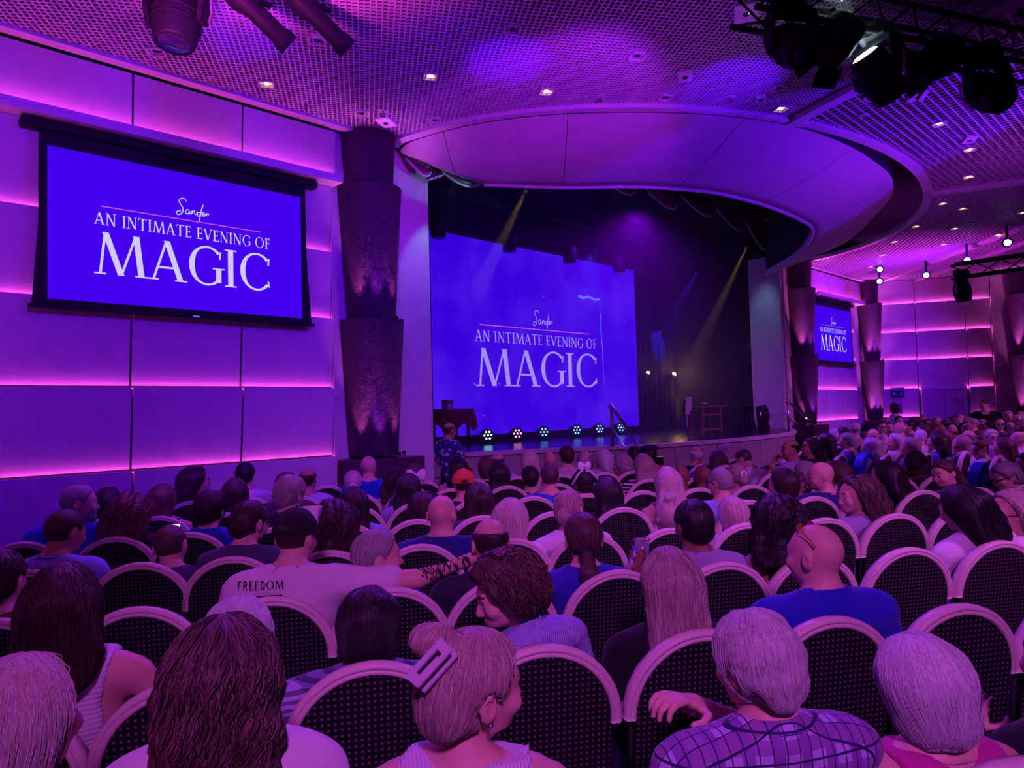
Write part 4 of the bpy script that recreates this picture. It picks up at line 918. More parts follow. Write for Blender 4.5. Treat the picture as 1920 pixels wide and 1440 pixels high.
place_chair(3.760, 4.355, 1.009, 'dotted chair with cream arched rim, seventh from left in the fifth visible row', 'chairs of the left block')
place_chair(4.166, 4.100, 1.009, 'dotted chair with cream arched rim, eighth from left in the fifth visible row', 'chairs of the left block')
place_chair(4.564, 3.849, 1.009, 'dotted chair with cream arched rim, ninth from left in the fifth visible row', 'chairs of the left block')
place_chair(4.987, 3.583, 1.009, 'dotted chair with cream arched rim, tenth from left in the fifth visible row', 'chairs of the left block')
place_chair(5.427, 3.305, 1.009, 'dotted chair with cream arched rim, eleventh from left in the fifth visible row', 'chairs of the left block')
place_chair(5.858, 3.034, 1.009, 'dotted chair with cream arched rim, twelfth from left in the fifth visible row', 'chairs of the left block')
place_chair(6.713, 2.495, 1.009, 'dotted chair with cream arched rim, thirteenth from left in the fifth visible row', 'chairs of the left block')
place_chair(7.136, 2.229, 1.009, 'dotted chair with cream arched rim, fourteenth from left in the fifth visible row', 'chairs of the left block')
place_chair(7.517, 1.989, 1.009, 'dotted chair with cream arched rim, fifteenth from left in the fifth visible row', 'chairs of the left block')
place_chair(2.243, 6.411, 1.009, 'dotted chair with cream arched rim, first from left in the sixth visible row', 'chairs of the left block')
place_chair(2.666, 6.144, 1.009, 'dotted chair with cream arched rim, second from left in the sixth visible row', 'chairs of the left block')
place_chair(3.021, 5.920, 1.009, 'dotted chair with cream arched rim, third from left in the sixth visible row', 'chairs of the left block')
place_chair(3.444, 5.654, 1.009, 'dotted chair with cream arched rim, fourth from left in the sixth visible row', 'chairs of the left block')
place_chair(3.850, 5.398, 1.009, 'dotted chair with cream arched rim, fifth from left in the sixth visible row', 'chairs of the left block')
place_chair(4.180, 5.190, 1.009, 'dotted chair with cream arched rim, sixth from left in the sixth visible row', 'chairs of the left block')
place_chair(4.637, 4.902, 1.009, 'dotted chair with cream arched rim, seventh from left in the sixth visible row', 'chairs of the left block')
place_chair(5.051, 4.641, 1.009, 'dotted chair with cream arched rim, eighth from left in the sixth visible row', 'chairs of the left block')
place_chair(5.457, 4.385, 1.009, 'dotted chair with cream arched rim, ninth from left in the sixth visible row', 'chairs of the left block')
place_chair(5.863, 4.129, 1.009, 'dotted chair with cream arched rim, tenth from left in the sixth visible row', 'chairs of the left block')
place_chair(6.337, 3.831, 1.009, 'dotted chair with cream arched rim, eleventh from left in the sixth visible row', 'chairs of the left block')
place_chair(7.069, 3.370, 1.009, 'dotted chair with cream arched rim, twelfth from left in the sixth visible row', 'chairs of the left block')
place_chair(3.661, 6.580, 1.009, 'dotted chair with cream arched rim, first from left in the seventh visible row', 'chairs of the left block')
place_chair(4.034, 6.346, 1.009, 'dotted chair with cream arched rim, second from left in the seventh visible row', 'chairs of the left block')
place_chair(4.495, 6.055, 1.009, 'dotted chair with cream arched rim, third from left in the seventh visible row', 'chairs of the left block')
place_chair(4.939, 5.776, 1.009, 'dotted chair with cream arched rim, fourth from left in the seventh visible row', 'chairs of the left block')
place_chair(5.362, 5.509, 1.009, 'dotted chair with cream arched rim, fifth from left in the seventh visible row', 'chairs of the left block')
place_chair(5.785, 5.243, 1.009, 'dotted chair with cream arched rim, sixth from left in the seventh visible row', 'chairs of the left block')
place_chair(6.208, 4.976, 1.009, 'dotted chair with cream arched rim, seventh from left in the seventh visible row', 'chairs of the left block')
place_chair(6.504, 4.790, 1.009, 'dotted chair with cream arched rim, eighth from left in the seventh visible row', 'chairs of the left block')
place_chair(5.768, 6.341, 1.009, 'dotted chair with cream arched rim, first from left in the row before the stage stairs', 'chairs of the left block')
place_chair(6.191, 6.074, 1.009, 'dotted chair with cream arched rim, second from left in the row before the stage stairs', 'chairs of the left block')
place_chair(6.614, 5.808, 1.009, 'dotted chair with cream arched rim, third from left in the row before the stage stairs', 'chairs of the left block')
place_chair(7.020, 5.552, 1.009, 'dotted chair with cream arched rim, fourth from left in the row before the stage stairs', 'chairs of the left block')
place_chair(7.460, 5.275, 1.009, 'dotted chair with cream arched rim, fifth from left in the row before the stage stairs', 'chairs of the left block')
place_chair(9.930, 4.510, 1.571, 'grey-backed arched chair, leftmost in the front centre row', 'chairs of the centre block')
place_chair(10.420, 4.570, 1.571, 'grey-backed arched chair, second in the front centre row', 'chairs of the centre block')
place_chair(10.880, 4.600, 1.571, 'grey-backed arched chair, third in the front centre row', 'chairs of the centre block')
place_chair(11.340, 4.580, 1.571, 'grey-backed arched chair, fourth in the front centre row', 'chairs of the centre block')
place_chair(11.800, 4.550, 1.571, 'grey-backed arched chair, fifth in the front centre row', 'chairs of the centre block')
place_chair(11.160, 3.680, 1.571, 'grey-backed arched chair, left of a pair below the white-haired woman', 'chairs of the centre block')
place_chair(11.720, 3.700, 1.571, 'grey-backed arched chair, right of a pair below the white-haired woman', 'chairs of the centre block')
place_chair(11.160, 2.620, 1.571, 'grey-backed arched chair, left of a pair beside the red-haired woman', 'chairs of the centre block')
place_chair(11.660, 2.580, 1.571, 'grey-backed arched chair, right of a pair beside the red-haired woman', 'chairs of the centre block')
place_chair(8.549, 1.327, 1.009, 'arched chair under the dark-haired man looking left cut off by the right picture', 'chairs of the centre and right blocks')
place_chair(7.801, 4.646, 1.009, 'arched chair under the bald man in a black shirt below the stage front', 'chairs of the centre and right blocks')
place_chair(7.673, 4.289, 1.009, 'arched chair under the woman with straight brown hair left of the man in', 'chairs of the centre and right blocks')
place_chair(8.666, 4.692, 1.009, 'arched chair under the pale blonde woman partly hidden behind the bending man', 'chairs of the centre and right blocks')
place_chair(7.721, 3.291, 1.571, 'arched chair under the balding man in a lilac shirt leaning on his hand', 'chairs of the centre and right blocks')
place_chair(8.733, 3.492, 1.571, 'arched chair under the woman with long dark hair leftmost in the front centre', 'chairs of the centre and right blocks')
place_chair(9.978, 3.831, 1.571, 'arched chair under the woman with dark wavy hair in the front centre row', 'chairs of the centre and right blocks')
place_chair(12.326, 4.597, 1.571, 'arched chair under the grey-haired man with glasses and a dark blue shirt in', 'chairs of the centre and right blocks')
place_chair(10.400, 3.678, 1.571, 'arched chair under the grey-haired man in a denim shirt seen from behind in', 'chairs of the centre and right blocks')
place_chair(13.199, 4.587, 1.571, 'arched chair under the man in a pale flat cap centre rows', 'chairs of the centre and right blocks')
place_chair(13.684, 4.537, 1.571, 'arched chair under the man in a black cap next to the pale flat', 'chairs of the centre and right blocks')
place_chair(10.312, 3.349, 1.571, 'arched chair under the woman with curly ash-blonde hair before the bald man in', 'chairs of the centre and right blocks')
place_chair(11.215, 3.310, 1.571, 'arched chair under the woman with smooth snow-white hair looking left', 'chairs of the centre and right blocks')
place_chair(13.124, 3.825, 1.571, 'arched chair under the balding white-haired man in a lilac shirt', 'chairs of the centre and right blocks')
place_chair(10.706, 2.969, 1.571, 'arched chair under the woman with straight honey-brown hair before the balding white-haired man', 'chairs of the centre and right blocks')
place_chair(12.043, 3.204, 1.571, 'arched chair under the white-haired man in white with his head bowed to the', 'chairs of the centre and right blocks')
place_chair(12.117, 2.856, 1.571, 'arched chair under the bald brown-skinned man in a light blue shirt', 'chairs of the centre and right blocks')
place_chair(13.048, 2.792, 1.571, 'arched chair under the grey balding man seen from behind right of the streaked', 'chairs of the centre and right blocks')
place_chair(10.320, 2.087, 1.571, 'arched chair under the red-haired woman with an updo looking down to the left', 'chairs of the centre and right blocks')
place_chair(10.677, 1.883, 1.571, 'arched chair under the woman with sleek auburn shoulder-length hair at the right', 'chairs of the centre and right blocks')
place_chair(11.952, 2.043, 1.571, 'arched chair under the black-haired person just right of the sleek auburn hair', 'chairs of the centre and right blocks')
place_chair(11.319, 1.816, 1.571, 'arched chair under the bald man in pale lilac at the right picture edge', 'chairs of the centre and right blocks')
place_chair(14.509, 4.575, 2.133, 'arched chair under the man with dark hair and glasses facing the camera below', 'chairs of the centre and right blocks')
place_chair(15.060, 4.601, 2.133, 'arched chair under the young woman with hair pulled back facing left below the', 'chairs of the centre and right blocks')
place_chair(16.499, 4.875, 2.133, 'arched chair under the boy in front of the standing woman in white', 'chairs of the centre and right blocks')
place_chair(14.795, 4.159, 2.133, 'arched chair under the dark short-haired person right of the balding white-haired man', 'chairs of the centre and right blocks')
place_chair(16.959, 4.711, 2.133, 'arched chair under the dark-haired person beside the door far back', 'chairs of the centre and right blocks')
place_chair(17.548, 4.697, 2.133, 'arched chair under the fair-haired person right before the door frame', 'chairs of the centre and right blocks')
place_chair(15.806, 4.156, 2.133, 'arched chair under the person with wispy grey-brown hair before the door', 'chairs of the centre and right blocks')
place_chair(13.735, 3.655, 2.133, 'arched chair under the person with brown hair holding up a dark phone', 'chairs of the centre and right blocks')
place_chair(17.083, 4.313, 2.133, 'arched chair under the woman with loose fair hair in the far rows before', 'chairs of the centre and right blocks')
place_chair(15.619, 3.782, 2.133, 'arched chair under the person with short black hair in the far rows before', 'chairs of the centre and right blocks')
place_chair(14.784, 3.476, 2.133, 'arched chair under the dark-bearded young man facing left in the far rows', 'chairs of the centre and right blocks')
place_chair(18.018, 4.244, 2.133, 'arched chair under the sandy-haired person at the right door edge', 'chairs of the centre and right blocks')
place_chair(16.613, 3.794, 2.133, 'arched chair under the balding man in a rust shirt facing the camera', 'chairs of the centre and right blocks')
place_chair(18.378, 4.174, 2.133, 'arched chair under the bald man far back before the wall right of the', 'chairs of the centre and right blocks')
place_chair(17.095, 3.745, 2.133, 'arched chair under the person with a sandy fringe left of the standing man', 'chairs of the centre and right blocks')
place_chair(15.547, 3.435, 2.133, 'arched chair under the dark-haired woman with her face framed by a bob', 'chairs of the centre and right blocks')
place_chair(16.848, 3.430, 2.133, 'arched chair under the person with light short hair in front of the standing', 'chairs of the centre and right blocks')
place_chair(14.583, 2.982, 2.133, 'arched chair under the dark auburn-haired person behind the red updo', 'chairs of the centre and right blocks')
place_chair(13.880, 2.685, 2.133, 'arched chair under the white-haired woman with glasses facing the camera', 'chairs of the centre and right blocks')
place_chair(15.661, 2.904, 2.133, 'arched chair under the dark-haired girl with glasses facing left at the right', 'chairs of the centre and right blocks')
place_chair(17.574, 3.137, 2.133, 'arched chair under the man with short fair hair in a checked shirt far', 'chairs of the centre and right blocks')
place_chair(16.132, 2.725, 2.133, 'arched chair under the bald man with glasses facing the camera far right', 'chairs of the centre and right blocks')
place_chair(18.625, 3.097, 2.133, 'arched chair under the fair-haired person high up at the far right picture edge', 'chairs of the centre and right blocks')
place_chair(15.263, 2.453, 2.133, 'arched chair under the bald man half cut off by the far right picture', 'chairs of the centre and right blocks')
place_chair(13.761, 2.241, 2.133, 'arched chair under the man with dark bushy hair at the right picture edge', 'chairs of the centre and right blocks')
place_chair(10.146, 3.573, 1.571, 'arched chair wearing a blue wheelchair-symbol cover near the grey-haired man in denim', 'chairs of the left block')
seat_cover(10.146, 3.573, 1.571, 'bright blue seat-back cover with white wheelchair symbol near the grey-haired man in denim')
place_chair(9.047, 1.992, 1.571, 'arched chair wearing a blue wheelchair-symbol cover below the red-haired woman', 'chairs of the left block')
seat_cover(9.047, 1.992, 1.571, 'bright blue seat-back cover with white wheelchair symbol below the red-haired woman')
place_chair(6.989, 4.163, 1.009, 'arched chair wearing a blue wheelchair-symbol cover below the bald man in black', 'chairs of the left block')
seat_cover(6.989, 4.163, 1.009, 'bright blue seat-back cover with white wheelchair symbol below the bald man in black')

# ------------------------------------------------------------------ people: smooth bodies polygonised from blended volumes
def surface_nets(f, xs, ys, zs):
    xs, ys, zs = (np.asarray(a, np.float32) for a in (xs, ys, zs))
    X, Y, Z = np.meshgrid(xs, ys, zs, indexing='ij'); V = f(X, Y, Z).astype(np.float32); S = V < 0
    n = (len(xs), len(ys), len(zs))
    cnt = sum(S[i:n[0]-1+i, j:n[1]-1+j, k:n[2]-1+k].astype(np.int8) for i in (0, 1) for j in (0, 1) for k in (0, 1))
    act = (cnt > 0) & (cnt < 8); I, J, K = np.nonzero(act)
    idx = -np.ones(act.shape, np.int64); idx[I, J, K] = np.arange(len(I))
    acc = np.zeros((len(I), 3), np.float32); num = np.zeros(len(I), np.float32)
    cs = [(i, j, k) for i in (0, 1) for j in (0, 1) for k in (0, 1)]
    for a in cs:
        for ax in range(3):
            if a[ax]: continue
            b = list(a); b[ax] = 1
            ia = (I+a[0], J+a[1], K+a[2]); ib = (I+b[0], J+b[1], K+b[2])
            va, vb = V[ia], V[ib]; m = (va < 0) != (vb < 0); t = np.where(m, va/np.where(m, va-vb, 1), 0)
            pa = np.stack([xs[ia[0]], ys[ia[1]], zs[ia[2]]], 1); pb = np.stack([xs[ib[0]], ys[ib[1]], zs[ib[2]]], 1)
            acc += np.where(m[:, None], pa+(pb-pa)*t[:, None], 0); num += m
    P = acc/num[:, None]; quads = []
    for ax in range(3):
        o = [0, 0, 0]; o[ax] = 1
        s0 = S[:n[0]-o[0], :n[1]-o[1], :n[2]-o[2]]; s1 = S[o[0]:, o[1]:, o[2]:]
        u, w = (ax+1) % 3, (ax+2) % 3
        I2, J2, K2 = np.nonzero(s0 != s1); c = [I2, J2, K2]
        ok = (c[u] > 0) & (c[w] > 0) & (c[u] < n[u]-1) & (c[w] < n[w]-1)
        c = [q[ok] for q in c]; inside = s0[c[0], c[1], c[2]]
        def cell(du, dw):
            d = [q.copy() for q in c]; d[u] = d[u]-du; d[w] = d[w]-dw; return idx[d[0], d[1], d[2]]
        q = np.stack([cell(1, 1), cell(0, 1), cell(0, 0), cell(1, 0)], 1)
        q = np.where(inside[:, None], q, q[:, ::-1]); quads.append(q)
    F = np.concatenate(quads); F = F[(F >= 0).all(1)]
    return P, F
def np_mesh(name, P, F, mats, mi=None, smooth=True):
    me = bpy.data.meshes.new(name); me.vertices.add(len(P)); me.vertices.foreach_set('co', np.asarray(P, np.float32).ravel())
    me.loops.add(F.size); me.loops.foreach_set('vertex_index', F.astype(np.int32).ravel())
    me.polygons.add(len(F)); me.polygons.foreach_set('loop_start', np.arange(0, F.size, F.shape[1], dtype=np.int32))
    try: me.polygons.foreach_set('loop_total', np.full(len(F), F.shape[1], np.int32))
    except Exception: pass
    for m in mats: me.materials.append(m)
    if mi is not None: me.polygons.foreach_set('material_index', np.asarray(mi, np.int32))
    if smooth: me.polygons.foreach_set('use_smooth', np.ones(len(F), bool))
    me.update(calc_edges=True); me.validate(); return me
def relax(P, F, it=2, lam=.5):
    e = np.concatenate([F[:, [0, 1]], F[:, [1, 2]], F[:, [2, 3]], F[:, [3, 0]]]); n = len(P); deg = np.bincount(e[:, 0], minlength=n)+np.bincount(e[:, 1], minlength=n)
    for _ in range(it):
        S = np.stack([np.bincount(e[:, 0], P[e[:, 1], k], n)+np.bincount(e[:, 1], P[e[:, 0], k], n) for k in range(3)], 1)/np.maximum(deg, 1)[:, None]
        P = P+(S-P)*lam
    return P
def smin(a, b, k):
    h = np.clip(.5+.5*(b-a)/k, 0, 1); return b+(a-b)*h-k*h*(1-h)
def ell(X, Y, Z, c, r):
    x, y, z = (X-c[0])/r[0], (Y-c[1])/r[1], (Z-c[2])/r[2]; k0 = np.sqrt(x*x+y*y+z*z)
    k1 = np.sqrt((x/r[0])**2+(y/r[1])**2+(z/r[2])**2)+1e-9; return k0*(k0-1)/k1
def cap(X, Y, Z, a, b, r0, r1, sy=1.):
    d = [b[i]-a[i] for i in range(3)]; L2 = sum(q*q for q in d)+1e-9
    px, py, pz = X-a[0], Y-a[1], Z-a[2]; t = np.clip((px*d[0]+py*d[1]+pz*d[2])/L2, 0, 1)
    return np.sqrt((px-d[0]*t)**2+((py-d[1]*t)/sy)**2+(pz-d[2]*t)**2)*(1 if sy == 1 else min(1, sy))-(r0+(r1-r0)*t)
def noise3(X, Y, Z, s, seed=0):
    v = 0; rs = np.random.RandomState(seed+11)
    for i in range(5):
        d = rs.normal(size=3); d /= np.linalg.norm(d); v = v+np.sin((X*d[0]+Y*d[1]+Z*d[2])*s*(.8+.25*i)+rs.rand()*6.3)
    return v/5
NECK = (0., .085, 1.02)
SEAT_ARMS = {   # shoulder -> elbow -> wrist for (left, right)
    'lap': (((-.185, .09, .935), (-.235, .13, .69), (-.13, .36, .62)), ((.185, .09, .935), (.235, .13, .69), (.13, .36, .62))),
    'phone': (((-.185, .09, .935), (-.22, .20, .70), (-.07, .40, .80)), ((.185, .09, .935), (.22, .20, .70), (.07, .40, .80))),
    'chin': (((-.185, .09, .935), (-.19, .36, .76), (-.06, .30, .98)), ((.185, .09, .935), (.235, .13, .69), (.13, .36, .62))),
    'reach_right': (((-.185, .09, .935), (-.235, .13, .69), (-.13, .36, .62)), ((.19, .09, .945), (.46, .03, .945), (.70, .16, .99))),
    'left_up': (((-.185, .09, .935), (-.30, .26, .80), (-.21, .34, 1.01)), ((.185, .09, .935), (.235, .13, .69), (.13, .36, .62))),
    'raise_left': (((-.185, .09, .935), (-.17, .30, .68), (-.05, .37, .83)), ((.185, .09, .935), (.235, .13, .69), (.13, .36, .62))),
    'cross_left': (((-.185, .09, .935), (-.235, .13, .69), (-.13, .36, .62)), ((.185, .09, .935), (.15, .37, .84), (-.07, .27, .985))),
    'hold_right': (((-.185, .09, .935), (-.235, .13, .69), (-.13, .36, .62)), ((.185, .09, .935), (.26, .20, .70), (.19, .40, .86))),
    'hold_left': (((-.185, .09, .935), (-.25, .24, .70), (-.23, .45, .80)), ((.185, .09, .935), (.235, .13, .69), (.13, .36, .62))),
    'cup_left': (((-.185, .09, .935), (-.27, .25, .74), (-.17, .37, .92)), ((.185, .09, .935), (.235, .13, .69), (.13, .36, .62))),
    'arms_out': (((-.185, .09, .935), (-.27, .16, .69), (-.20, .38, .72)), ((.185, .09, .935), (.30, .14, .70), (.24, .38, .74))),
}
def torso_sdf(X, Y, Z, fem, fat, stand=False):
    sw = .150-.018*fem
    d = ell(X, Y, Z, (0, .16, .56), (.165+.02*fat, .125+.02*fat, .13))
    d = smin(d, ell(X, Y, Z, (0, .145, .70), (.135+.045*fat, .105+.05*fat, .17)), .06)
    d = smin(d, ell(X, Y, Z, (0, .11, .855), (.160-.012*fem+.03*fat, .108+.02*fat, .165)), .06)
    d = smin(d, cap(X, Y, Z, (-sw, .085, .948), (sw, .085, .948), .058, .058), .05)
    d = smin(d, cap(X, Y, Z, (-sw*.8, .075, .955), (0, .075, 1.005), .042, .05), .05)
    d = smin(d, cap(X, Y, Z, (sw*.8, .075, .955), (0, .075, 1.005), .042, .05), .05)
    if fem: d = smin(d, ell(X, Y, Z, (0, .20, .83), (.12, .055, .06)), .04)
    return d
def arms_sdf(X, Y, Z, pose, fem, fat, upto=1., extra=0., parts=3):
    d = None; k = 1-.14*fem+.14*fat
    for s, e, w in SEAT_ARMS[pose]:
        if upto < 1: e2 = tuple(s[i]+(e[i]-s[i])*upto for i in range(3)); q = cap(X, Y, Z, s, e2, (.052+extra)*k, (.052+(.042-.052)*upto+extra*1.5)*k)
        else:
            q = cap(X, Y, Z, s, e, (.052+extra)*k, (.042+extra)*k)
            q = smin(q, cap(X, Y, Z, e, w, (.041+extra)*k, (.028+extra*1.3)*k), .02)
        d = q if d is None else np.minimum(d, q)
    return d
def legs_sdf(X, Y, Z, fat):
    d = None; k = 1+.15*fat
    for s in (-1, 1):
        q = cap(X, Y, Z, (s*.085, .18, .54), (s*.105, .58, .535), .085*k, .060*k)
        q = smin(q, cap(X, Y, Z, (s*.105, .585, .52), (s*.105, .60, .10), .058*k, .040), .04)
        q = smin(q, cap(X, Y, Z, (s*.105, .585, .05), (s*.11, .74, .035), .040, .032), .03)
        d = q if d is None else np.minimum(d, q)
    return d
def stand_legs_sdf(X, Y, Z, fat):
    d = None
    for s in (-1, 1):
        q = cap(X, Y, Z, (s*.085, .13, .54), (s*.09, .14, .08), .088, .062)
        q = smin(q, cap(X, Y, Z, (s*.09, .14, .08), (s*.09, .12, -.32), .058, .040), .04)
        q = smin(q, cap(X, Y, Z, (s*.09, .11, -.36), (s*.10, .27, -.375), .038, .03), .03)
        d = q if d is None else np.minimum(d, q)
    return d
def head_sdf(X, Y, Z, fem, fat):
    d = ell(X, Y, Z, (0, .100, 1.170), (.0765, .097, .090))
    d = smin(d, ell(X, Y, Z, (0, .142, 1.110), (.060-.003*fem+.006*fat, .058, .075)), .035)
    d = smin(d, ell(X, Y, Z, (0, .178, 1.052), (.026, .022, .018)), .03)
    d = smin(d, cap(X, Y, Z, (-.030, .187, 1.172), (.030, .187, 1.172), .011, .011), .018)
    d = smin(d, cap(X, Y, Z, (0, .194, 1.160), (0, .216, 1.118), .006, .011), .012)
    d = smin(d, ell(X, Y, Z, (0, .205, 1.114), (.017, .012, .009)), .008)
    for s in (-1, 1):
        d = smin(d, ell(X, Y, Z, (s*.045, .172, 1.122), (.022, .022, .020)), .02)
        d = np.maximum(d, -ell(X, Y, Z, (s*.031, .205, 1.152), (.015, .014, .010)))
        d = smin(d, ell(X, Y, Z, (s*.031, .187, 1.152), (.012, .010, .008)), .003)
        e = ell(X, Y, Z, (s*(.082), .088-.0, 1.140), (.010, .022, .033)); e = np.maximum(e, -ell(X, Y, Z, (s*.092, .093, 1.143), (.007, .011, .019)))
        d = smin(d, e, .006)
    d = smin(d, ell(X, Y, Z, (0, .196, 1.086), (.023, .012, .0065)), .006)
    d = smin(d, ell(X, Y, Z, (0, .194, 1.075), (.019, .012, .0060)), .005)
    return d
def body_sdf(pose, fem, fat, stand):
    def f(X, Y, Z):
        d = torso_sdf(X, Y, Z, fem, fat)
        d = smin(d, stand_legs_sdf(X, Y, Z, fat) if stand else legs_sdf(X, Y, Z, fat), .05)
        d = smin(d, arms_sdf(X, Y, Z, pose, fem, fat), .03)
        nr = .054-.009*fem+.012*fat
        d = smin(d, cap(X, Y, Z, (0, .078, .98), (0, .098, 1.10), nr+.004, nr), .03)
        return smin(d, head_sdf(X, Y, Z, fem, fat), .025)
    return f
def body_mesh(f, lod, stand, reach):
    """the whole figure: coarse below the collar, fine above it, meeting on the same neck surface"""
    hf, bf = ((.0062, .022), (.0095, .030), (.0150, .042))[lod]
    B = surface_nets(lambda X, Y, Z: np.maximum(f(X, Y, Z), Z-1.022), np.arange(-.42, .82 if reach else .42, bf), np.arange(-.11, .84, bf), np.arange(-.45 if stand else -.04, 1.022+2*bf, bf))
    Hh = surface_nets(lambda X, Y, Z: np.maximum(f(X, Y, Z), .996-Z), np.arange(-.135, .1351, hf), np.arange(-.045, .25, hf), np.arange(.97, 1.29, hf))
    return np.concatenate([relax(B[0].astype(np.float64), B[1], 2), Hh[0]]), np.concatenate([B[1], Hh[1]+len(B[0])])
# five-fingered hand, palm down along +y, thumb on +x side
def hand_mesh(curl, g=.0055, spread=1.):
    segs = []
    for i, (x, L) in enumerate(((-.030, .060), (-.010, .075), (.011, .080), (.031, .070))):
        p = Vector((x, .085, 0)); a = 0.
        for j, fr in enumerate((.45, .32, .26)):
            a += curl*(.55 if j == 0 else .75); d = Vector((x*.6*spread*(1-curl), cos(a), -sin(a))).normalized(); q = p+d*L*fr; segs.append((p, q, .0095-.0012*j, .0088-.0012*j)); p = q
    p = Vector((.030, .022, -.004))
    for j, (dx, dy, dz, L) in enumerate(((.85, .5, -.15, .040), (.45, .85, -.3-curl*.4, .032), (.1-.5*curl, .95, -.3-curl*.5, .026))):
        d = Vector((dx, dy, dz)).normalized(); q = p+d*L; segs.append((p, q, .012-.0015*j, .0105-.0015*j)); p = q
    def f(X, Y, Z):
        d = ell(X, Y, Z, (0, .048, 0), (.043, .050, .017)); d = smin(d, cap(X, Y, Z, (0, -.04, 0), (0, .02, 0), .027, .026), .02)
        e = None
        for a, b, r0, r1 in segs:
            c = cap(X, Y, Z, a, b, r0, r1); e = c if e is None else np.minimum(e, c)
        return smin(d, e, .008)
    return surface_nets(f, np.arange(-.07, .09, g), np.arange(-.07, .19, g), np.arange(-.10, .05, g))
HANDS = {}
def hand(curl, g):
    if (curl, g) not in HANDS: HANDS[curl, g] = hand_mesh(curl, g)
    return HANDS[curl, g]
TPL = {}
def template(pose, fem, fat, lod, stand):
    key = (pose, fem, fat, lod, stand)
    if key in TPL: return TPL[key]
    P, F = body_mesh(body_sdf(pose, fem, fat, stand), lod, stand, 'reach' in pose)
    c = P[F].mean(1); x, y, z = c.T; mi = np.zeros(len(F), int)
    mi[(z < .60)] = 1
    el = lambda q, r: ((x-q[0])/r[0])**2+((y-q[1])/r[1])**2+((z-q[2])/r[2])**2 < 1
    mi[el((0, .203, 1.081), (.024, .02, .014))] = 2
    for s in (-1, 1):
        mi[el((s*.031, .195, 1.152), (.014, .02, .0085))] = 3; mi[el((s*.031, .199, 1.152), (.0065, .02, .0075))] = 4
        mi[el((s*.032, .195, 1.176), (.019, .02, .0055))] = 5
    # hands
    if lod < 2 or pose not in ('lap',):
        for k, (s_, e, w) in enumerate(SEAT_ARMS[pose]):
            e = Vector(e); w = Vector(w); d = (w-e).normalized(); curl = .75 if pose in ('lap', 'phone', 'arms_out', 'hold_right', 'hold_left') else (.95 if (pose == 'left_up' and k == 0) else (1.0 if (pose in ('chin', 'cup_left') and k == 0) else (.9 if pose == 'cross_left' else .45)))
            HP, HF = hand(curl, .0055 if lod == 0 or (pose != 'lap' and not (curl == .75 and lod > 1)) else .0095); up = Vector((0, 0, 1)) if abs(d.z) < .8 else Vector((0, 1, 0))
            if pose == 'cup_left' and k == 0: up = Vector((1, .2, .3))
            xa = d.cross(up).normalized(); za = xa.cross(d); R = np.array([xa*(1 if k == 0 else 1), d, za]).T
            M_ = HP.copy()
            if k == 1: M_[:, 0] *= -1
            V = M_ @ R.T+np.array(w); HF2 = HF if k == 0 else HF[:, ::-1]
            F = np.concatenate([F, HF2+len(P)]); P = np.concatenate([P, V]); mi = np.concatenate([mi, np.zeros(len(HF), int)])
    TPL[key] = (P.astype(np.float64), F, mi); return TPL[key]
SHIRT = {}
def shirt_template(style, pose, fem, fat, lod, stand):
    key = (style, pose, fem, fat, lod, stand)
    if key in SHIRT: return SHIRT[key]
    off = .011
    def f(X, Y, Z):
        t = torso_sdf(X, Y, Z, fem, fat)
        if style == 'tank':
            d = t-off; d = np.maximum(d, np.abs(X)-.118+.25*np.clip(.93-Z, -.2, .05)); d = np.maximum(d, Z-(1.02-.5*np.clip(np.abs(.085-np.abs(X)), 0, .2)*0-.9*np.clip(.062-np.abs(X), 0, .1)))
        else:
            up = 1.0 if style in ('long', 'jacket') else (.62 if style != 'cap' else .30)
            if up < 1: a = arms_sdf(X, Y, Z, pose, fem, fat, upto=up, extra=.013)
            else: a = arms_sdf(X, Y, Z, pose, fem, fat, extra=.012)
            d = smin(t-off, a, .035)
            R = .066-.004*fem+.012*fat; r = np.sqrt(X**2+(Y-.084)**2)
            d = np.maximum(d, np.where(Z > .93, np.maximum(R-r, -1.), -1.)); d = np.maximum(d, -ell(X, Y, Z, (0, .165, 1.0), (.06, .06, .06)))
        d = d+.0045*noise3(X, Y*1.3, Z*.6, 34., 3)+.003*noise3(X, Y, Z, 75., 5)
        if style in ('polo', 'jacket'):
            r = np.sqrt((X/1.0)**2+((Y-.085)/1.0)**2); h = Z-(1.005-.30*(Y-.085))
            ring = np.maximum(np.abs(r-(.072-.006*fem+.010*fat+.15*np.clip(.02-h, -.03, .06)))-.007, np.abs(h)-.026); d = smin(d, ring, .006)
        elif style == 'hoodie':
            d = smin(d, ell(X, Y, Z, (0, -.005, .975), (.10, .05, .05)), .03)
        return np.maximum(d, .50-Z if not stand else .42-Z)
    bf = (.0105, .0185, .033)[lod]
    xr = .80 if 'reach' in pose else .34
    P, F = surface_nets(f, np.arange(-.36, xr, bf), np.arange(-.08, .50, bf), np.arange(.40 if stand else .48, 1.06, bf))
    P = relax(P.astype(np.float64), F, 3 if lod < 2 else 1); SHIRT[key] = (P, F); return SHIRT[key]
def smooth01(t): t = np.clip(t, 0, 1); return t*t*(3-2*t)
def rot3(rx, ry, rz): return np.array((Matrix.Rotation(rz, 3, 'Z') @ Matrix.Rotation(ry, 3, 'Y') @ Matrix.Rotation(rx, 3, 'X')))
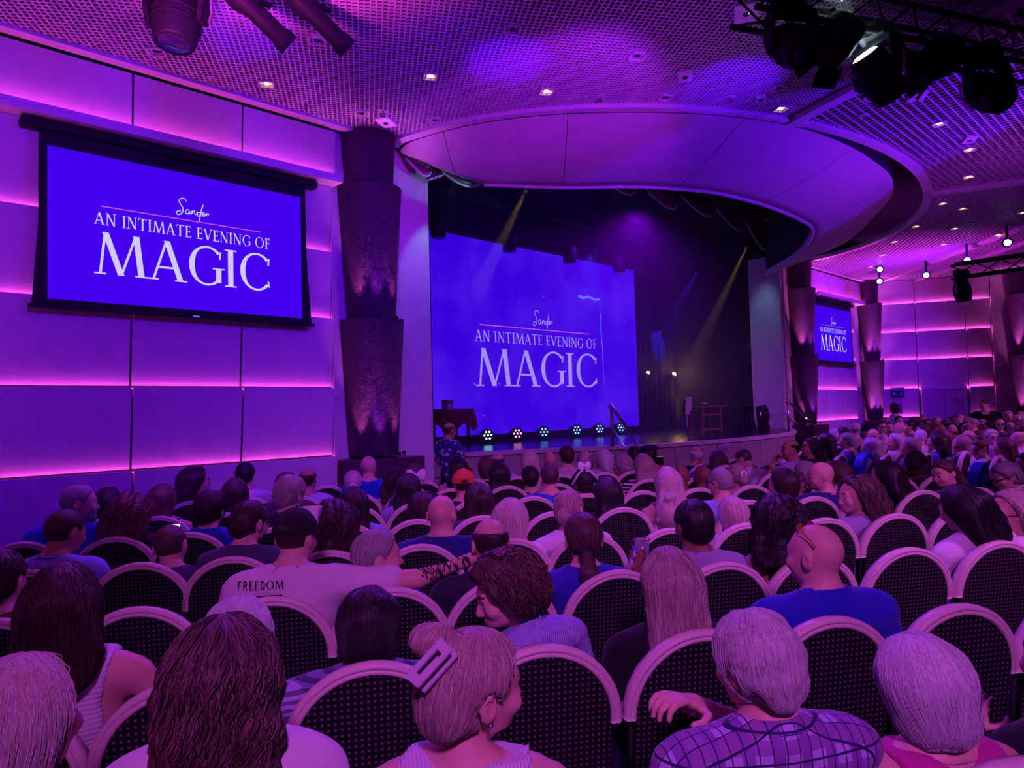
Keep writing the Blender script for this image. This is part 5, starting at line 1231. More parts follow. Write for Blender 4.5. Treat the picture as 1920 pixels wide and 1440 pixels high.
class Rig:
    def __init__(s, sz, head, lean, wide, hs):
        s.sz, s.lean, s.wide, s.hs = sz, lean, wide, hs
        s.H = rot3(-radians(head[1]), radians(head[2]), radians(head[0])); s.L = rot3(-radians(lean[0]), radians(lean[1]), radians(lean[2]))
    def __call__(s, P):
        P = P.copy(); n = np.array(NECK)
        w = smooth01((P[:, 2]-.990)/.085)*((P[:, 0]**2+(P[:, 1]-.10)**2) < .30**2)
        # arms raised beside the head are not part of it
        w = np.where(np.hypot(P[:, 0], P[:, 1]-.10) > .135, 0, w)
        Q = ((P-n)*s.hs) @ s.H.T+n; P = P*(1-w[:, None])+Q*w[:, None]
        up = np.clip(P[:, 2]-.46, 0, None); P[:, 2] += (np.minimum(up, .56))*(s.sz-1)
        P[:, 0] *= 1+(s.wide-1)*(1-w)
        hip = np.array((0, .14, .52)); wl = smooth01((P[:, 2]-.50)/.16)[:, None]
        return P*(1-wl)+((P-hip) @ s.L.T+hip)*wl
    def head_matrix(s):
        n = np.array(NECK); A = np.eye(4); A[:3, :3] = s.L @ s.H*s.hs
        hip = np.array((0, .14, .52)); nn = n.copy(); nn[2] += min(n[2]-.46, .56)*(s.sz-1)
        A[:3, 3] = s.L @ (nn-hip)+hip-A[:3, :3] @ n; return Matrix(A.tolist())
# ---- hair volumes, in head-rest coordinates
def hairline(X, Y, Z, front=.168, slope=.75): return (Y-(front-.055))-(Z-1.145)*slope
def ear_gap(X, Y, Z): return np.minimum(ell(X, Y, Z, (-.088, .09, 1.135), (.03, .032, .04)), ell(X, Y, Z, (.088, .09, 1.135), (.03, .032, .04)))
def skull(X, Y, Z, g): return ell(X, Y, Z, (0, .098, 1.172), (.0775+g, .098+g, .0905+g))
def cut(d, *c):
    for q in c: d = np.maximum(d, q)
    return d
def hair_sdf(st):
    N = noise3
    nape = lambda X, Y, Z, z: z+.15*(Y)-Z
    if st == 'crop': return lambda X, Y, Z: cut(skull(X, Y, Z, .006)+.0015*N(X, Y, Z, 160), hairline(X, Y, Z), nape(X, Y, Z, 1.085), -ear_gap(X, Y, Z))
    if st == 'short': return lambda X, Y, Z: cut(smin(skull(X, Y, Z, .014), ell(X, Y, Z, (0, .02, 1.12), (.062, .022, .05)), .03)+.004*N(X, Y, Z, 90), hairline(X, Y, Z), nape(X, Y, Z, 1.066), -ear_gap(X, Y, Z))
    if st == 'short_full': return lambda X, Y, Z: cut(smin(skull(X, Y, Z, .024), ell(X, Y, Z, (0, .015, 1.12), (.07, .03, .06)), .03)+.006*N(X, Y, Z, 60)+.003*N(X, Y, Z, 140, 2), hairline(X, Y, Z, .18), nape(X, Y, Z, 1.055), -ear_gap(X, Y, Z)-.006)
    if st == 'curly_short': return lambda X, Y, Z: cut(smin(skull(X, Y, Z, .034), ell(X, Y, Z, (0, .01, 1.13), (.085, .045, .07)), .03)+.014*N(X, Y, Z, 70)+.006*N(X, Y, Z, 150, 4), hairline(X, Y, Z, .19, .6), nape(X, Y, Z, 1.06))
    if st == 'fringe': return lambda X, Y, Z: cut(skull(X, Y, Z, .008)+.002*N(X, Y, Z, 120), hairline(X, Y, Z, .14), nape(X, Y, Z, 1.075), -ear_gap(X, Y, Z), Z-1.200-.10*(Y-.05), -ell(X, Y, Z, (0, .075, 1.265), (.062, .10, .055)))
    if st == 'stubble': return lambda X, Y, Z: cut(skull(X, Y, Z, .0022), hairline(X, Y, Z, .135), nape(X, Y, Z, 1.085), -ear_gap(X, Y, Z), Z-1.205)
    def bobv(X, Y, Z, w=.105, b=1.04):
        d = ell(X, Y, Z, (0, .088, 1.165), (w, .122, .118)); d = smin(d, cap(X, Y, Z, (0, .055, 1.16), (0, .060, b+.06), w, w*.95), .03)
        return d
    if st == 'bob': return lambda X, Y, Z: cut(bobv(X, Y, Z, .097)+.004*N(X, Y, Z*.4, 90), hairline(X, Y, Z, .165, .45), 1.045-Z)
    if st == 'bob_full': return lambda X, Y, Z: cut(bobv(X, Y, Z, .104, 1.03)+.005*N(X, Y, Z*.4, 80), hairline(X, Y, Z, .170, .40), 1.022-Z)
    def longv(X, Y, Z, w, bot, amp, fr, thick=.055):
        d = bobv(X, Y, Z, w*.93, 1.08); b = cap(X, Y/1.0, Z, (0, .02, 1.12), (0, -.015, bot+.09), w*.95, w*1.08)
        b = np.maximum(b, np.abs(Y-.012+.12*(1.1-Z)*(Z < 1.1))-thick)
        d = smin(d, b, .04); return d+amp*N(X, Y, Z*.35, fr)+amp*.5*N(X, Y, Z, fr*2.1, 7)
    if st == 'long': return lambda X, Y, Z: cut(longv(X, Y, Z, .105, .80, .005, 75), hairline(X, Y, Z, .165, .42), .80-Z+.03*N(X, Y, Z, 90))
    if st == 'long_wide': return lambda X, Y, Z: cut(longv(X, Y, Z, .112, .80, .006, 65), hairline(X, Y, Z, .165, .40), .79-Z+.03*N(X, Y, Z, 90))
    if st == 'long_mid': return lambda X, Y, Z: cut(longv(X, Y, Z, .102, .86, .005, 75), hairline(X, Y, Z, .165, .42), .865-Z+.03*N(X, Y, Z, 90))
    if st == 'shoulder': return lambda X, Y, Z: cut(longv(X, Y, Z, .105, .95, .005, 75), hairline(X, Y, Z, .165, .42), .945-Z+.015*N(X, Y, Z, 90))
    if st == 'curly': return lambda X, Y, Z: cut(longv(X, Y, Z, .130, .95, .016, 60, .075), hairline(X, Y, Z, .175, .42), .955-Z+.03*N(X, Y, Z, 60))
    if st == 'curly_long': return lambda X, Y, Z: cut(longv(X, Y, Z, .118, .76, .006, 45, .07)+.007*np.sin(Z*48+7*np.arctan2(X, .1-Y)+1.5*np.sin(X*40))*np.clip((1.22-Z)*8, 0, 1), hairline(X, Y, Z, .175, .40), .76-Z+.03*N(X, Y, Z, 60))
    if st == 'pony': return lambda X, Y, Z: np.minimum(cut(skull(X, Y, Z, .010)+.002*N(X, Y, Z, 110), hairline(X, Y, Z), nape(X, Y, Z, 1.095), -ear_gap(X, Y, Z)), cap(X, Y, Z, (0, -.005, 1.165), (0, -.045, 1.02), .024, .040)+.005*N(X, Y, Z*.4, 90))
    if st == 'pony_low': return lambda X, Y, Z: smin(cut(skull(X, Y, Z, .012)+.002*N(X, Y, Z, 110), hairline(X, Y, Z), nape(X, Y, Z, 1.07), -ear_gap(X, Y, Z)), smin(cap(X, Y, Z, (0, .005, 1.09), (0, -.032, 1.01), .024, .042), cap(X, Y, Z, (0, -.032, 1.01), (0, -.022, .90), .042, .014), .02)+.006*N(X, Y, Z*.4, 80), .012)
    if st == 'bun': return lambda X, Y, Z: smin(cut(skull(X, Y, Z, .011)+.002*N(X, Y, Z, 110), hairline(X, Y, Z), nape(X, Y, Z, 1.085), -ear_gap(X, Y, Z)), ell(X, Y, Z, (0, -.018, 1.125), (.048, .040, .046))+.006*N(X, Y, Z, 110), .01)
    if st == 'bun_high': return lambda X, Y, Z: smin(cut(skull(X, Y, Z, .010)+.002*N(X, Y, Z, 110), hairline(X, Y, Z), nape(X, Y, Z, 1.09), -ear_gap(X, Y, Z)), ell(X, Y, Z, (0, .055, 1.285), (.042, .040, .034))+.006*N(X, Y, Z, 110), .012)
    if st == 'updo': return lambda X, Y, Z: smin(cut(smin(skull(X, Y, Z, .017), ell(X, Y, Z, (0, .02, 1.13), (.072, .050, .075)), .04)+.002*N(X, Y, Z, 110), hairline(X, Y, Z, .165), nape(X, Y, Z, 1.060), -ear_gap(X, Y, Z)), ell(X, Y, Z, (-.025, .01, 1.262), (.055, .050, .036))+.008*N(X, Y, Z, 70), .02)
    return None
HAIRM = {}
LONGS = ('long', 'long_mid', 'long_wide', 'curly_long', 'curly', 'shoulder', 'pony_low', 'pony')
def strands(st, n, rad, steps, seg, wave, P, rs):
    """thin locks combed over the hair volume: start on the upper hair, follow it downwards"""
    f = hair_sdf(st)
    def ev(p): return f(p[:, 0], p[:, 1], p[:, 2])
    def grad(p, h=.004):
        g = np.stack([ev(p+np.eye(3)[i]*h)-ev(p-np.eye(3)[i]*h) for i in range(3)], 1); return g/(np.linalg.norm(g, axis=1, keepdims=True)+1e-9)
    zt = P[:, 2].max(); zlo = P[:, 2].min()
    cand = P[(P[:, 2] > (1.10 if st in LONGS else 1.10)) & (P[:, 1] < .16)]
    p = cand[rs.randint(0, len(cand), n)].copy(); path = []
    ph = (rs.rand(n)*1.6+6.*np.arctan2(p[:, 0], .08-p[:, 1])+p[:, 2]*30 if wave > .005 else rs.rand(n)*6.28); am = wave*(.6+.6*rs.rand(n)); crown = np.array((0, .06, zt))
    bad = np.zeros(n, bool)
    for k in range(steps):
        d0 = ev(p)[:, None]; g = grad(p); p = p-g*(d0-rad*.6); bad |= np.abs(ev(p)) > .009
        kk = min(1, k/4); off = np.cross(g, np.array((0, 0, 1.)))*(kk*am*np.sin(ph+k*.95))[:, None]+g*(kk*np.abs(am)*.45*np.cos(ph+k*.95+.8))[:, None]
        path.append(p+off)
        out = p-crown; dn = np.array((0, 0, -1.))+out*2.0*(1 if k < 3 else 0)+np.array((0, -.25, 0)); dn = dn-g*(dn*g).sum(1, keepdims=True)
        L_ = np.linalg.norm(dn, axis=1, keepdims=True); p = p+dn/(L_+1e-6)*seg*np.minimum(1, L_*3)
    path = np.stack(path, 1)[~bad]; n = len(path); V = []; F = []; m = 3     # stray locks are combed out
    for k in range(steps):
        a = path[:, min(k+1, steps-1)]-path[:, max(k-1, 0)]; a /= np.linalg.norm(a, axis=1, keepdims=True)+1e-9
        u = np.cross(a, np.array((.3, 1., .1))); u /= np.linalg.norm(u, axis=1, keepdims=True)+1e-9; w = np.cross(a, u)
        r = rad*(1-.75*(k/(steps-1))**3)*(.45 if k == 0 else 1)
        V.append(np.stack([path[:, k]+(u*cos(t)+w*sin(t))*r for t in (0, 2.09, 4.19)], 1))
    V = np.stack(V, 1)   # n, steps, 3, 3
    base = np.arange(n)[:, None, None]*steps*m+np.arange(steps-1)[None, :, None]*m+np.arange(m)[None, None, :]
    nx = np.arange(n)[:, None, None]*steps*m+np.arange(steps-1)[None, :, None]*m+((np.arange(m)+1) % m)[None, None, :]
    F = np.stack([base, nx, nx+m, base+m], -1).reshape(-1, 4)
    return V.reshape(-1, 3), F
def hair_mesh(st, lod, seed=0):
    key = (st, lod, seed if lod == 0 else 0)
    if key in HAIRM: return HAIRM[key]
    res = (.0075, .010, .0145)[lod]; zb = {'curly_long': .70, 'long': .74, 'long_wide': .74, 'long_mid': .80}.get(st, .90 if st in LONGS else 1.0)
    w = .20 if 'curly' in st or st == 'long_wide' else .15
    P, F = surface_nets(hair_sdf(st), np.arange(-w, w+res, res), np.arange(-.14, .24, res), np.arange(zb, 1.345, res))
    if lod < 2 and st not in ('crop', 'stubble', 'fringe'):
        rs = np.random.RandomState(seed+3); curly = 'curly' in st
        n = (620 if lod == 0 else 100); n = int(n*(1.5 if st in LONGS else 1)); th = 1. if lod == 0 else 1.35
        if curly: a = (int(n*1.1), .0026*th, 20 if 'long' in st else 14, .022, .018)
        elif st in LONGS or 'bob' in st: a = (int(n*1.15), .0012*th, 15 if 'long' in st else 11, .031, .0022)
        else: a = (int(n*1.3), .0011*th, 6, .018, .002)
        SP, SF = strands(st, *a, P, rs); nb = len(F); F = np.concatenate([F, SF+len(P)]); P = np.concatenate([P, SP])
        mi = np.zeros(len(F), int); per = (a[2]-1)*3; mi[nb:] = (np.arange(len(SF))//per % 3 == 0)     # every third lock is coloured lighter as a highlight
        HAIRM[key] = np_mesh('hair', P, F, [None, None], mi); return HAIRM[key]
    HAIRM[key] = np_mesh('hair', P, F, [None, None]); return HAIRM[key]
HC = dict(black=(.012, .009, .010), dark=(.035, .017, .013), brown=(.085, .045, .040), auburn=(.13, .05, .04), red=(.20, .07, .05), blonde=(.40, .29, .24), light=(.60, .48, .40), grey=(.32, .29, .28), silver=(.55, .51, .50), white=(.80, .76, .74))
SK = dict(light=(.74, .44, .33), tan=(.52, .28, .18), brown=(.26, .12, .07), dark=(.13, .06, .035))
def hair_mat(c, hi=0): return mat('hair_'+c+('_light' if hi else ''), tuple(min(.85, q*1.9+.012) for q in HC[c]) if hi else HC[c], .42, spec=.45, var=.6, vscale=3, stretch=(90, 90, 5), bump=.30, bscale=4.)
def skin_mat(c): return mat('skin_'+c, SK[c], .5, spec=.35, var=.06, vscale=30)
m_trou = mat('dark_trousers', (.03, .03, .05), .9); m_iris = mat('iris', (.03, .015, .01), .2); m_sclera = mat('sclera', (.75, .72, .70), .3)
CLOTH = {}
def cloth_mat(col, pat):
    key = ('cloth_%.2f_%.2f_%.2f_%s' % (*col, pat))
    if key in MATS: return MATS[key]
    m = mat(key, col, .85, spec=.2, var=.14, vscale=9, bump=.22 if pat != 'rib' else .0, bscale=45, sheen=.15)
    if pat == 'plain': return m
    nt = m.node_tree; L = nt.links.new; b = nt.nodes['Principled BSDF']; tc = nt.nodes.new('ShaderNodeTexCoord')
    prev = b.inputs['Base Color'].links[0].from_socket
    def wave(axis_, sc, thr, c2, inp):
        w = nt.nodes.new('ShaderNodeTexWave'); w.bands_direction = axis_; w.inputs['Scale'].default_value = sc; L(tc.outputs['Object'], w.inputs['Vector'])
        g = nt.nodes.new('ShaderNodeMath'); g.operation = 'GREATER_THAN'; g.inputs[1].default_value = thr; L(w.outputs['Fac'], g.inputs[0])
        mx = nt.nodes.new('ShaderNodeMix'); mx.data_type = 'RGBA'; L(g.outputs[0], mx.inputs[0]); L(inp, mx.inputs[6]); mx.inputs[7].default_value = (*c2, 1); return mx.outputs[2]
    if pat == 'plaid':
        o = wave('Z', 5.0, .62, (.32, .16, .46), prev); o = wave('Y', 5.0, .62, (.32, .14, .40), o); o = wave('X', 5.0, .62, (.26, .12, .42), o); o = wave('Y', 10., .98, (.03, .02, .10), o); o = wave('Z', 5.5, .985, (.03, .02, .10), o); o = wave('X', 11., .98, (.03, .02, .10), o); L(o, b.inputs['Base Color'])
    elif pat == 'stripe':
        o = wave('Z', 16., .5, tuple(x*.35 for x in col), prev); L(o, b.inputs['Base Color'])
    elif pat == 'zebra':
        o = wave('Z', 9., .5, (.01, .01, .015), prev); L(o, b.inputs['Base Color'])
    elif pat in ('floral', 'hawaii', 'roses'):
        v = nt.nodes.new('ShaderNodeTexVoronoi'); v.inputs['Scale'].default_value = {'floral': 30, 'hawaii': 13, 'roses': 11}[pat]; L(tc.outputs['Object'], v.inputs['Vector'])
        g = nt.nodes.new('ShaderNodeMath'); g.operation = 'LESS_THAN'; g.inputs[1].default_value = .36; L(v.outputs['Distance'], g.inputs[0])
        mx = nt.nodes.new('ShaderNodeMix'); mx.data_type = 'RGBA'; L(g.outputs[0], mx.inputs[0]); L(prev, mx.inputs[6]); mx.inputs[7].default_value = {'floral': (.7, .7, .85, 1), 'hawaii': (.75, .72, .9, 1), 'roses': (.6, .03, .05, 1)}[pat]; L(mx.outputs[2], b.inputs['Base Color'])
    elif pat in ('rib', 'ruffle'):
        w = nt.nodes.new('ShaderNodeTexWave'); w.bands_direction = 'X' if pat == 'rib' else 'Z'; w.inputs['Scale'].default_value = 40 if pat == 'rib' else 22; w.inputs['Distortion'].default_value = 0 if pat == 'rib' else 2.
        L(tc.outputs['Object'], w.inputs['Vector']); bp = nt.nodes.new('ShaderNodeBump'); bp.inputs['Strength'].default_value = .7 if pat == 'rib' else .35; bp.inputs['Distance'].default_value = .004; L(w.outputs['Fac'], bp.inputs['Height']); L(bp.outputs['Normal'], b.inputs['Normal'])
    return m
def person(x, y, ztop, face, label, hair='short', hc='brown', skin='light', top='tee', tc_=(.5, .5, .5), pat='plain', head=(0, 0, 0), lean=(0, 0, 0), fem=0, fat=0., wide=1., pose='lap', lod=2, stand=False, hs=1., extras=(), group='seated audience', seed=0, cat='person', trou=None):
    hair_h = {'bald': 0, 'stubble': .002, 'fringe': .0, 'crop': .006, 'short': .014, 'short_full': .024, 'curly_short': .034, 'bob': .022, 'bob_full': .022, 'curly': .026, 'curly_long': .026, 'bun_high': .056, 'updo': .036}.get(hair, .014)
    for e in extras:
        if e[0] in ('cap', 'cap_back', 'beret'): hair_h = max(hair_h, .028)
    sz = 1.
    for _ in range(5):
        rig = Rig(sz, head, lean, wide, hs); hm = rig.head_matrix(); crown = hm @ Vector((0, .09, 1.2605+hair_h))
        if stand: break
        sz = max(.74, min(1.40, sz+(ztop-crown.z)/.56))
    a = face-pi/2; ca, sa = cos(a), sin(a)
    fz = .41 if stand else 0.; ks = ztop/(crown.z+.41) if stand else 1.
    rx, ry = x-(crown.x*ca-crown.y*sa)*ks, y-(crown.x*sa+crown.y*ca)*ks
    t = thing('person', label, cat, (rx, ry, 0), a, group)
    t.scale = (ks, ks, ks)
    dz = Vector((0, 0, fz if stand else 0.))
    P, F, mi = template(pose, fem, fat, lod, stand); Q = rig(P); Q[:, 2] += dz.z if stand else 0.
    sk = skin_mat(skin); hmx = hair_mat(hc)
    me = np_mesh('body', Q, F, [sk, trou or m_trou, mat('lips_'+skin, tuple(c*q for c, q in zip(SK[skin], (.85, .55, .6))), .4), m_sclera, m_iris, hmx], mi)
    o = bpy.data.objects.new('body', me); link(o, t)
    if top != 'none':
        SP, SF = shirt_template(top, pose, fem, fat, lod, stand); SQ = rig(SP)
        if stand: SQ[:, 2] += dz.z
        o = bpy.data.objects.new('shirt', np_mesh('shirt', SQ, SF, [cloth_mat(tc_, pat)])); link(o, t)
    if stand: hm = Matrix.Translation(dz) @ hm
    if hair != 'bald':
        h = bpy.data.objects.new('hair', hair_mesh(hair, lod, seed)); link(h, t); h.matrix_basis = hm
        h.material_slots[0].link = 'OBJECT'; h.material_slots[0].material = hmx
        h.material_slots[1].link = 'OBJECT'; h.material_slots[1].material = hair_mat(hc, 1)
        if lod < 2: h['kind'] = 'stuff'
    for e in extras: EXTRA[e[0]](t, hm, rig, dz, *e[1:])
    HOLD[label] = (t, rig, pose)
    return t
HOLD = {}
def in_hand(label, k, reach=.075, up=(0, 0, 0)):
    t, rig, pose = HOLD[label]; s_, e, w = [Vector(q) for q in SEAT_ARMS[pose][k]]; p = w+(w-e).normalized()*reach+Vector(up)
    q = Vector(rig(np.array([tuple(p)]))[0]); m = Matrix.Translation(t.location) @ Matrix.Rotation(t.rotation_euler.z, 4, 'Z'); return m @ q, t.rotation_euler.z
def part(mb, name, m, t, hm, smooth=True):
    o = mb.build(name, m, t, smooth=smooth); o.matrix_basis = hm; return o
def skull_cap(z0, g, zr=1.172, front=None):
    rows = []; n = 28
    for j in range(9):
        v = j/8; rr = cos(v*pi/2*.98); zz = z0+(1.172+.0905+g-z0)*sin(v*pi/2)
        rows.append([((.0775+g)*rr*cos(2*pi*i/n), .098+(.098+g)*rr*sin(2*pi*i/n), zz) for i in range(n)])
    return rows
def x_cap(t, hm, rig, dz, col, brim, back=False, tilt=0., white_brim=None, logo=None):
    rows = skull_cap(1.165, .020); c = part(MB().strip(rows, loop=True), 'cap', mat('cap_%.2f_%.2f_%.2f' % col, col, .8, bump=.1), t, hm)
    sg = -1 if back else 1; b = MB(); R = []
    for k in range(5):
        q = k/4; R.append([((.078+.006*q)*sin(a)*(1-.05*q), .098+sg*(.10+.075*q*cos(a)**.5)*max(.0, cos(a))+sg*.012, 1.172-.03*q-.02*sin(a)**2+tilt*q) for a in np.linspace(-1.25, 1.25, 15)])
    R2 = [[(p[0], p[1], p[2]+.006) for p in r] for r in R]
    b.strip(R); b.strip([r[::-1] for r in R2]); o = b.build('brim', mat('brim_%.2f_%.2f_%.2f' % brim, brim, .8), c, smooth=True)
    MB().ell((0, .098, 1.172+.0905+.021), (.009, .009, .006)).build('button', mat('cap_%.2f_%.2f_%.2f' % col, col), c)
    if logo:
        MB().bbox((-.03, -.026, 1.195), (.03, -.018, 1.222)).build('logo', mat('cap_logo', (.5, .5, .6), .6), c)
        MB().tube([(-.032, -.027, 1.208), (0, -.029, 1.226), (.032, -.027, 1.208), (0, -.029, 1.192), (-.032, -.027, 1.208)], .0025, 5).build('logo_ring', MATS['cap_logo'], c)
def x_snapgap(t, hm, rig, dz): part(MB().ell((0, -.016, 1.183), (.032, .008, .016)), 'cap_opening', hair_mat('dark'), t, hm)
def x_glasses(t, hm, rig, dz, col=(.02, .02, .02), up=0.):
    m = mat('frame_%.2f' % col[0], col, .3); mb = MB(); dzz, dy = (.095, -.075) if up else (0, 0)
    for s in (-1, 1):
        mb.tube([(s*.034+.023*cos(a), .216+dy-.004*abs(cos(a)), 1.152+dzz+.018*sin(a)) for a in np.linspace(0, 2*pi, 15)], .0022, 5)
        mb.tube([(s*.058, .212+dy, 1.156+dzz), (s*.078, .19+dy, 1.158+dzz), (s*.083, .09+dy*.3, 1.156+dzz*.6), (s*.082, .075+dy*.3, 1.135+dzz*.6)], .0026, 5)
    mb.tube([(-.011, .218+dy, 1.157+dzz), (.011, .218+dy, 1.157+dzz)], .002, 5); g = part(mb, 'glasses', m, t, hm)
    for s in (-1, 1): MB().lathe([(.021, -.001), (.021, .001)], 14, 0, Matrix.Translation((s*.034, .214+dy, 1.152+dzz)) @ Matrix.Rotation(pi/2, 4, 'X')).build('lens', mat('amber_lens', (.35, .10, .02), .1, spec=.8) if up else mat('clear_lens', (.20, .16, .2), .05, spec=.8), g)
def x_sunglasses_up(t, hm, rig, dz): x_glasses(t, hm, rig, dz, (.35, .18, .05), 1)
def x_earring(t, hm, rig, dz, hoop=0):
    for s in (-1, 1):
        if hoop: part(MB().tube([(s*.086, .088+.013*cos(a), 1.088+.013*sin(a)) for a in np.linspace(0, 2*pi, 13)], .0018, 5), 'earring', m_chrome, t, hm)
        else: part(MB().ell((s*.088, .092, 1.107), (.005, .005, .005), 8, 6), 'earring', m_chrome, t, hm)
def x_scrunchie(t, hm, rig, dz, loc, r=.026, col=(.8, .78, .8)):
    mb = MB(); n = 30; rows = []
    for i in range(n+1):
        a = 2*pi*i/n; q = .012*(1+.35*sin(i*2.6)); rows.append([(loc[0]+(r+q*cos(b))*cos(a), loc[1]+q*.9*sin(b), loc[2]+(r+q*cos(b))*sin(a)) for b in np.linspace(0, 2*pi, 8)])
    part(mb.strip(rows), 'scrunchie', mat('scrunchie_%.2f' % col[0], col, .7), t, hm)
def x_bow(t, hm, rig, dz, loc, s=.06, col=(.85, .82, .85)):
    mb = MB(); m = mat('bow_%.2f' % col[0], col, .6)
    for k in (-1, 1):
        rows = []
        for i in range(7):
            u = i/6; h = s*.55*(.25+sin(u*pi*.75)); rows.append([(loc[0]+k*s*u, loc[1]-.012*cos(b), loc[2]+h*sin(b)) for b in np.linspace(0, 2*pi, 9)])
        mb.strip(rows)
        mb.add([(loc[0], loc[1], loc[2]), (loc[0]+k*s*.25, loc[1]-.004, loc[2]), (loc[0]+k*s*.7, loc[1], loc[2]-s*.9), (loc[0]+k*s*.3, loc[1]-.004, loc[2]-s)], [(0, 1, 2, 3)])
    mb.ell(loc, (s*.16, .014, s*.2)); part(mb, 'hair_bow', m, t, hm)
def x_band(t, hm, rig, dz, col=(.05, .05, .3)):
    part(MB().tube([(.094*cos(a), .09+.10*0+.02*sin(a)*0-.0, 1.19+.085*sin(a)) for a in np.linspace(-.2, pi+.2, 20)], .008, 6, flat=.5), 'headband', mat('band', col, .6), t, hm)
def x_lanyard(t, hm, rig, dz, col=(.02, .03, .35)):
    P = np.array([(.075*cos(a), .082+.078*sin(a)+.0, 1.012-.26*max(0, sin(a))*.35+.012*(sin(a) < 0)) for a in np.linspace(0, 2*pi, 25)]); P[:, 2] -= 0
    Q = rig(P)+np.array(dz); MB().tube([tuple(p) for p in Q], .006, 6, flat=.5).build('lanyard', mat('lanyard', col, .7), t, smooth=True)
def x_strap(t, hm, rig, dz, s=1, col=(.02, .02, .03), w=.014):
    f = lambda X, Y, Z: torso_sdf(X, Y, Z, 1, 0)
    P = [(-s*.12, .07, 1.0), (-s*.09, .0, .96), (-s*.03, -.015, .90), (s*.03, -.02, .82), (s*.09, -.01, .72), (s*.14, .03, .62)]
    Q = rig(np.array([tuple(p) for p in spline([Vector(p) for p in P], 4)]))+np.array(dz); MB().tube([tuple(p) for p in Q], w, 6, flat=.35).build('shoulder_strap', mat('strap_%.2f_%.2f' % (col[0], col[2]), col, .7), t, smooth=True)
def x_watch(t, hm, rig, dz, pose='lap', k=1, col=(.8, .78, .82)):
    w = rig(np.array([SEAT_ARMS[pose][k][2], SEAT_ARMS[pose][k][1]]))+np.array(dz); d = Vector(w[0]-w[1]).normalized(); q = d.to_track_quat('Z', 'Y').to_matrix().to_4x4(); q.translation = Vector(w[0])-d*.02
    MB().lathe([(.030, -.012), (.034, -.01), (.034, .01), (.030, .012)], 18, 0, q).build('watch_strap', mat('watch_white', col, .5), t); MB().box((0, 0, 0), (.034, .012, .034)).build('watch_case', mat('watch_white', col), t, loc=q @ Vector((0, .036, 0)), bevel=.004)
def x_text(t, hm, rig, dz, text, z=.90, h=.036, w=.24, fat=0, cx=0.):
    """block letters printed on the back of a shirt, laid onto its surface"""
    f = lambda p: torso_sdf(p[:, 0], p[:, 1], p[:, 2], 0, fat)-.011
    sx = w/word_width(text, .10); x = cx-w/2; m = mat('shirt_print', (.01, .01, .012), .8)
    def lay(mb, name):
        P = np.array(mb.v); P = np.stack([P[:, 0], np.full(len(P), -.2), P[:, 2]], 1)
        for _ in range(40): P[:, 1] += f(P)*.9
        P[:, 1] -= .013; Q = rig(P)+np.array(dz); mb.v = [tuple(p) for p in Q]; mb.build(name, m, t)
    for c in text:
        mb, cw = glyph(c); mb.v = [(x+p[0]*sx, 0, z+p[2]*h) for p in mb.v]
        if mb.v: lay(mb, 'letter')
        x += (cw+.10)*sx
    mb = MB(); n = 12; a0, a1 = cx-w*.46, cx+w*.46
    mb.add([(a0+(a1-a0)*i/n, 0, z-.024-q) for q in (0, .05) for i in range(n+1)], [(i, i+1, n+2+i, n+1+i) for i in range(n)]); lay(mb, 'print_block')
def x_tattoo(t, hm, rig, dz, pose, k):
    s, e, w = [Vector(q) for q in SEAT_ARMS[pose][k]]; m = mat('tattoo_ink', (.03, .02, .03), .7); rs = random.Random(4)
    for j in range(26):
        u = rs.random(); a = rs.uniform(-.3, 2.6); r = .043-.011*u; p = e.lerp(w, u*.9); d = (w-e).normalized(); x_ = d.cross(Vector((0, 0, 1))).normalized(); z_ = x_.cross(d)
        pts = []; L_ = rs.uniform(.01, .03)
        for q in range(5):
            aa = a+q*.18*rs.choice((-1, 1)); pts.append(p+d*(L_*q/4)+(x_*cos(aa)+z_*sin(aa))*(r+.002))
        Q = rig(np.array([tuple(q) for q in pts]))+np.array(dz); MB().tube([tuple(q) for q in Q], .0022, 4).build('tattoo', m, t)
def x_clip(t, hm, rig, dz):
    m = mat('claw_clip_plastic', (.62, .50, .62), .3); mb = MB()
    for sd, off in ((0, .012), (1, .045)):
        o = [(-.024, -.062), (.024, -.056), (.028, .056), (-.020, .062)]; i_ = [(-.009, -.036), (.010, -.034), (.013, .034), (-.006, .036)]
        for q in ((0, .008),):
            A = [(p[0], -off*1.0, p[1]) for p in o]; B = [(p[0], -off, p[1]) for p in i_]; A2 = [(p[0], -off+.007, p[1]) for p in o]; B2 = [(p[0], -off+.007, p[1]) for p in i_]
            mb.add(A+B+A2+B2, [(i, (i+1) % 4, 4+(i+1) % 4, 4+i) for i in range(4)]+[(8+i, 12+i, 12+(i+1) % 4, 8+(i+1) % 4) for i in range(4)]+[(i, 8+i, 8+(i+1) % 4, (i+1) % 4) for i in range(4)]+[(4+i, 4+(i+1) % 4, 12+(i+1) % 4, 12+i) for i in range(4)])
        if sd: break
    for k in range(4): mb.tube([(-.02, -.045, -.045+.03*k), (-.04, -.02, -.045+.03*k), (-.03, .01, -.045+.03*k)], .004, 5)
    mb.tube([(-.03, -.02, -.03), (-.03, -.02, .03)], .007, 8)
    M4 = Matrix.Translation((.027, -.006, 1.222)) @ Matrix.Scale(.84, 4) @ Matrix.Rotation(radians(26), 4, 'Z') @ Matrix.Rotation(radians(-38), 4, 'X') @ Matrix.Rotation(radians(24), 4, 'Y')
    o = mb.build('claw_clip', m, t, smooth=False); o.matrix_basis = hm @ M4
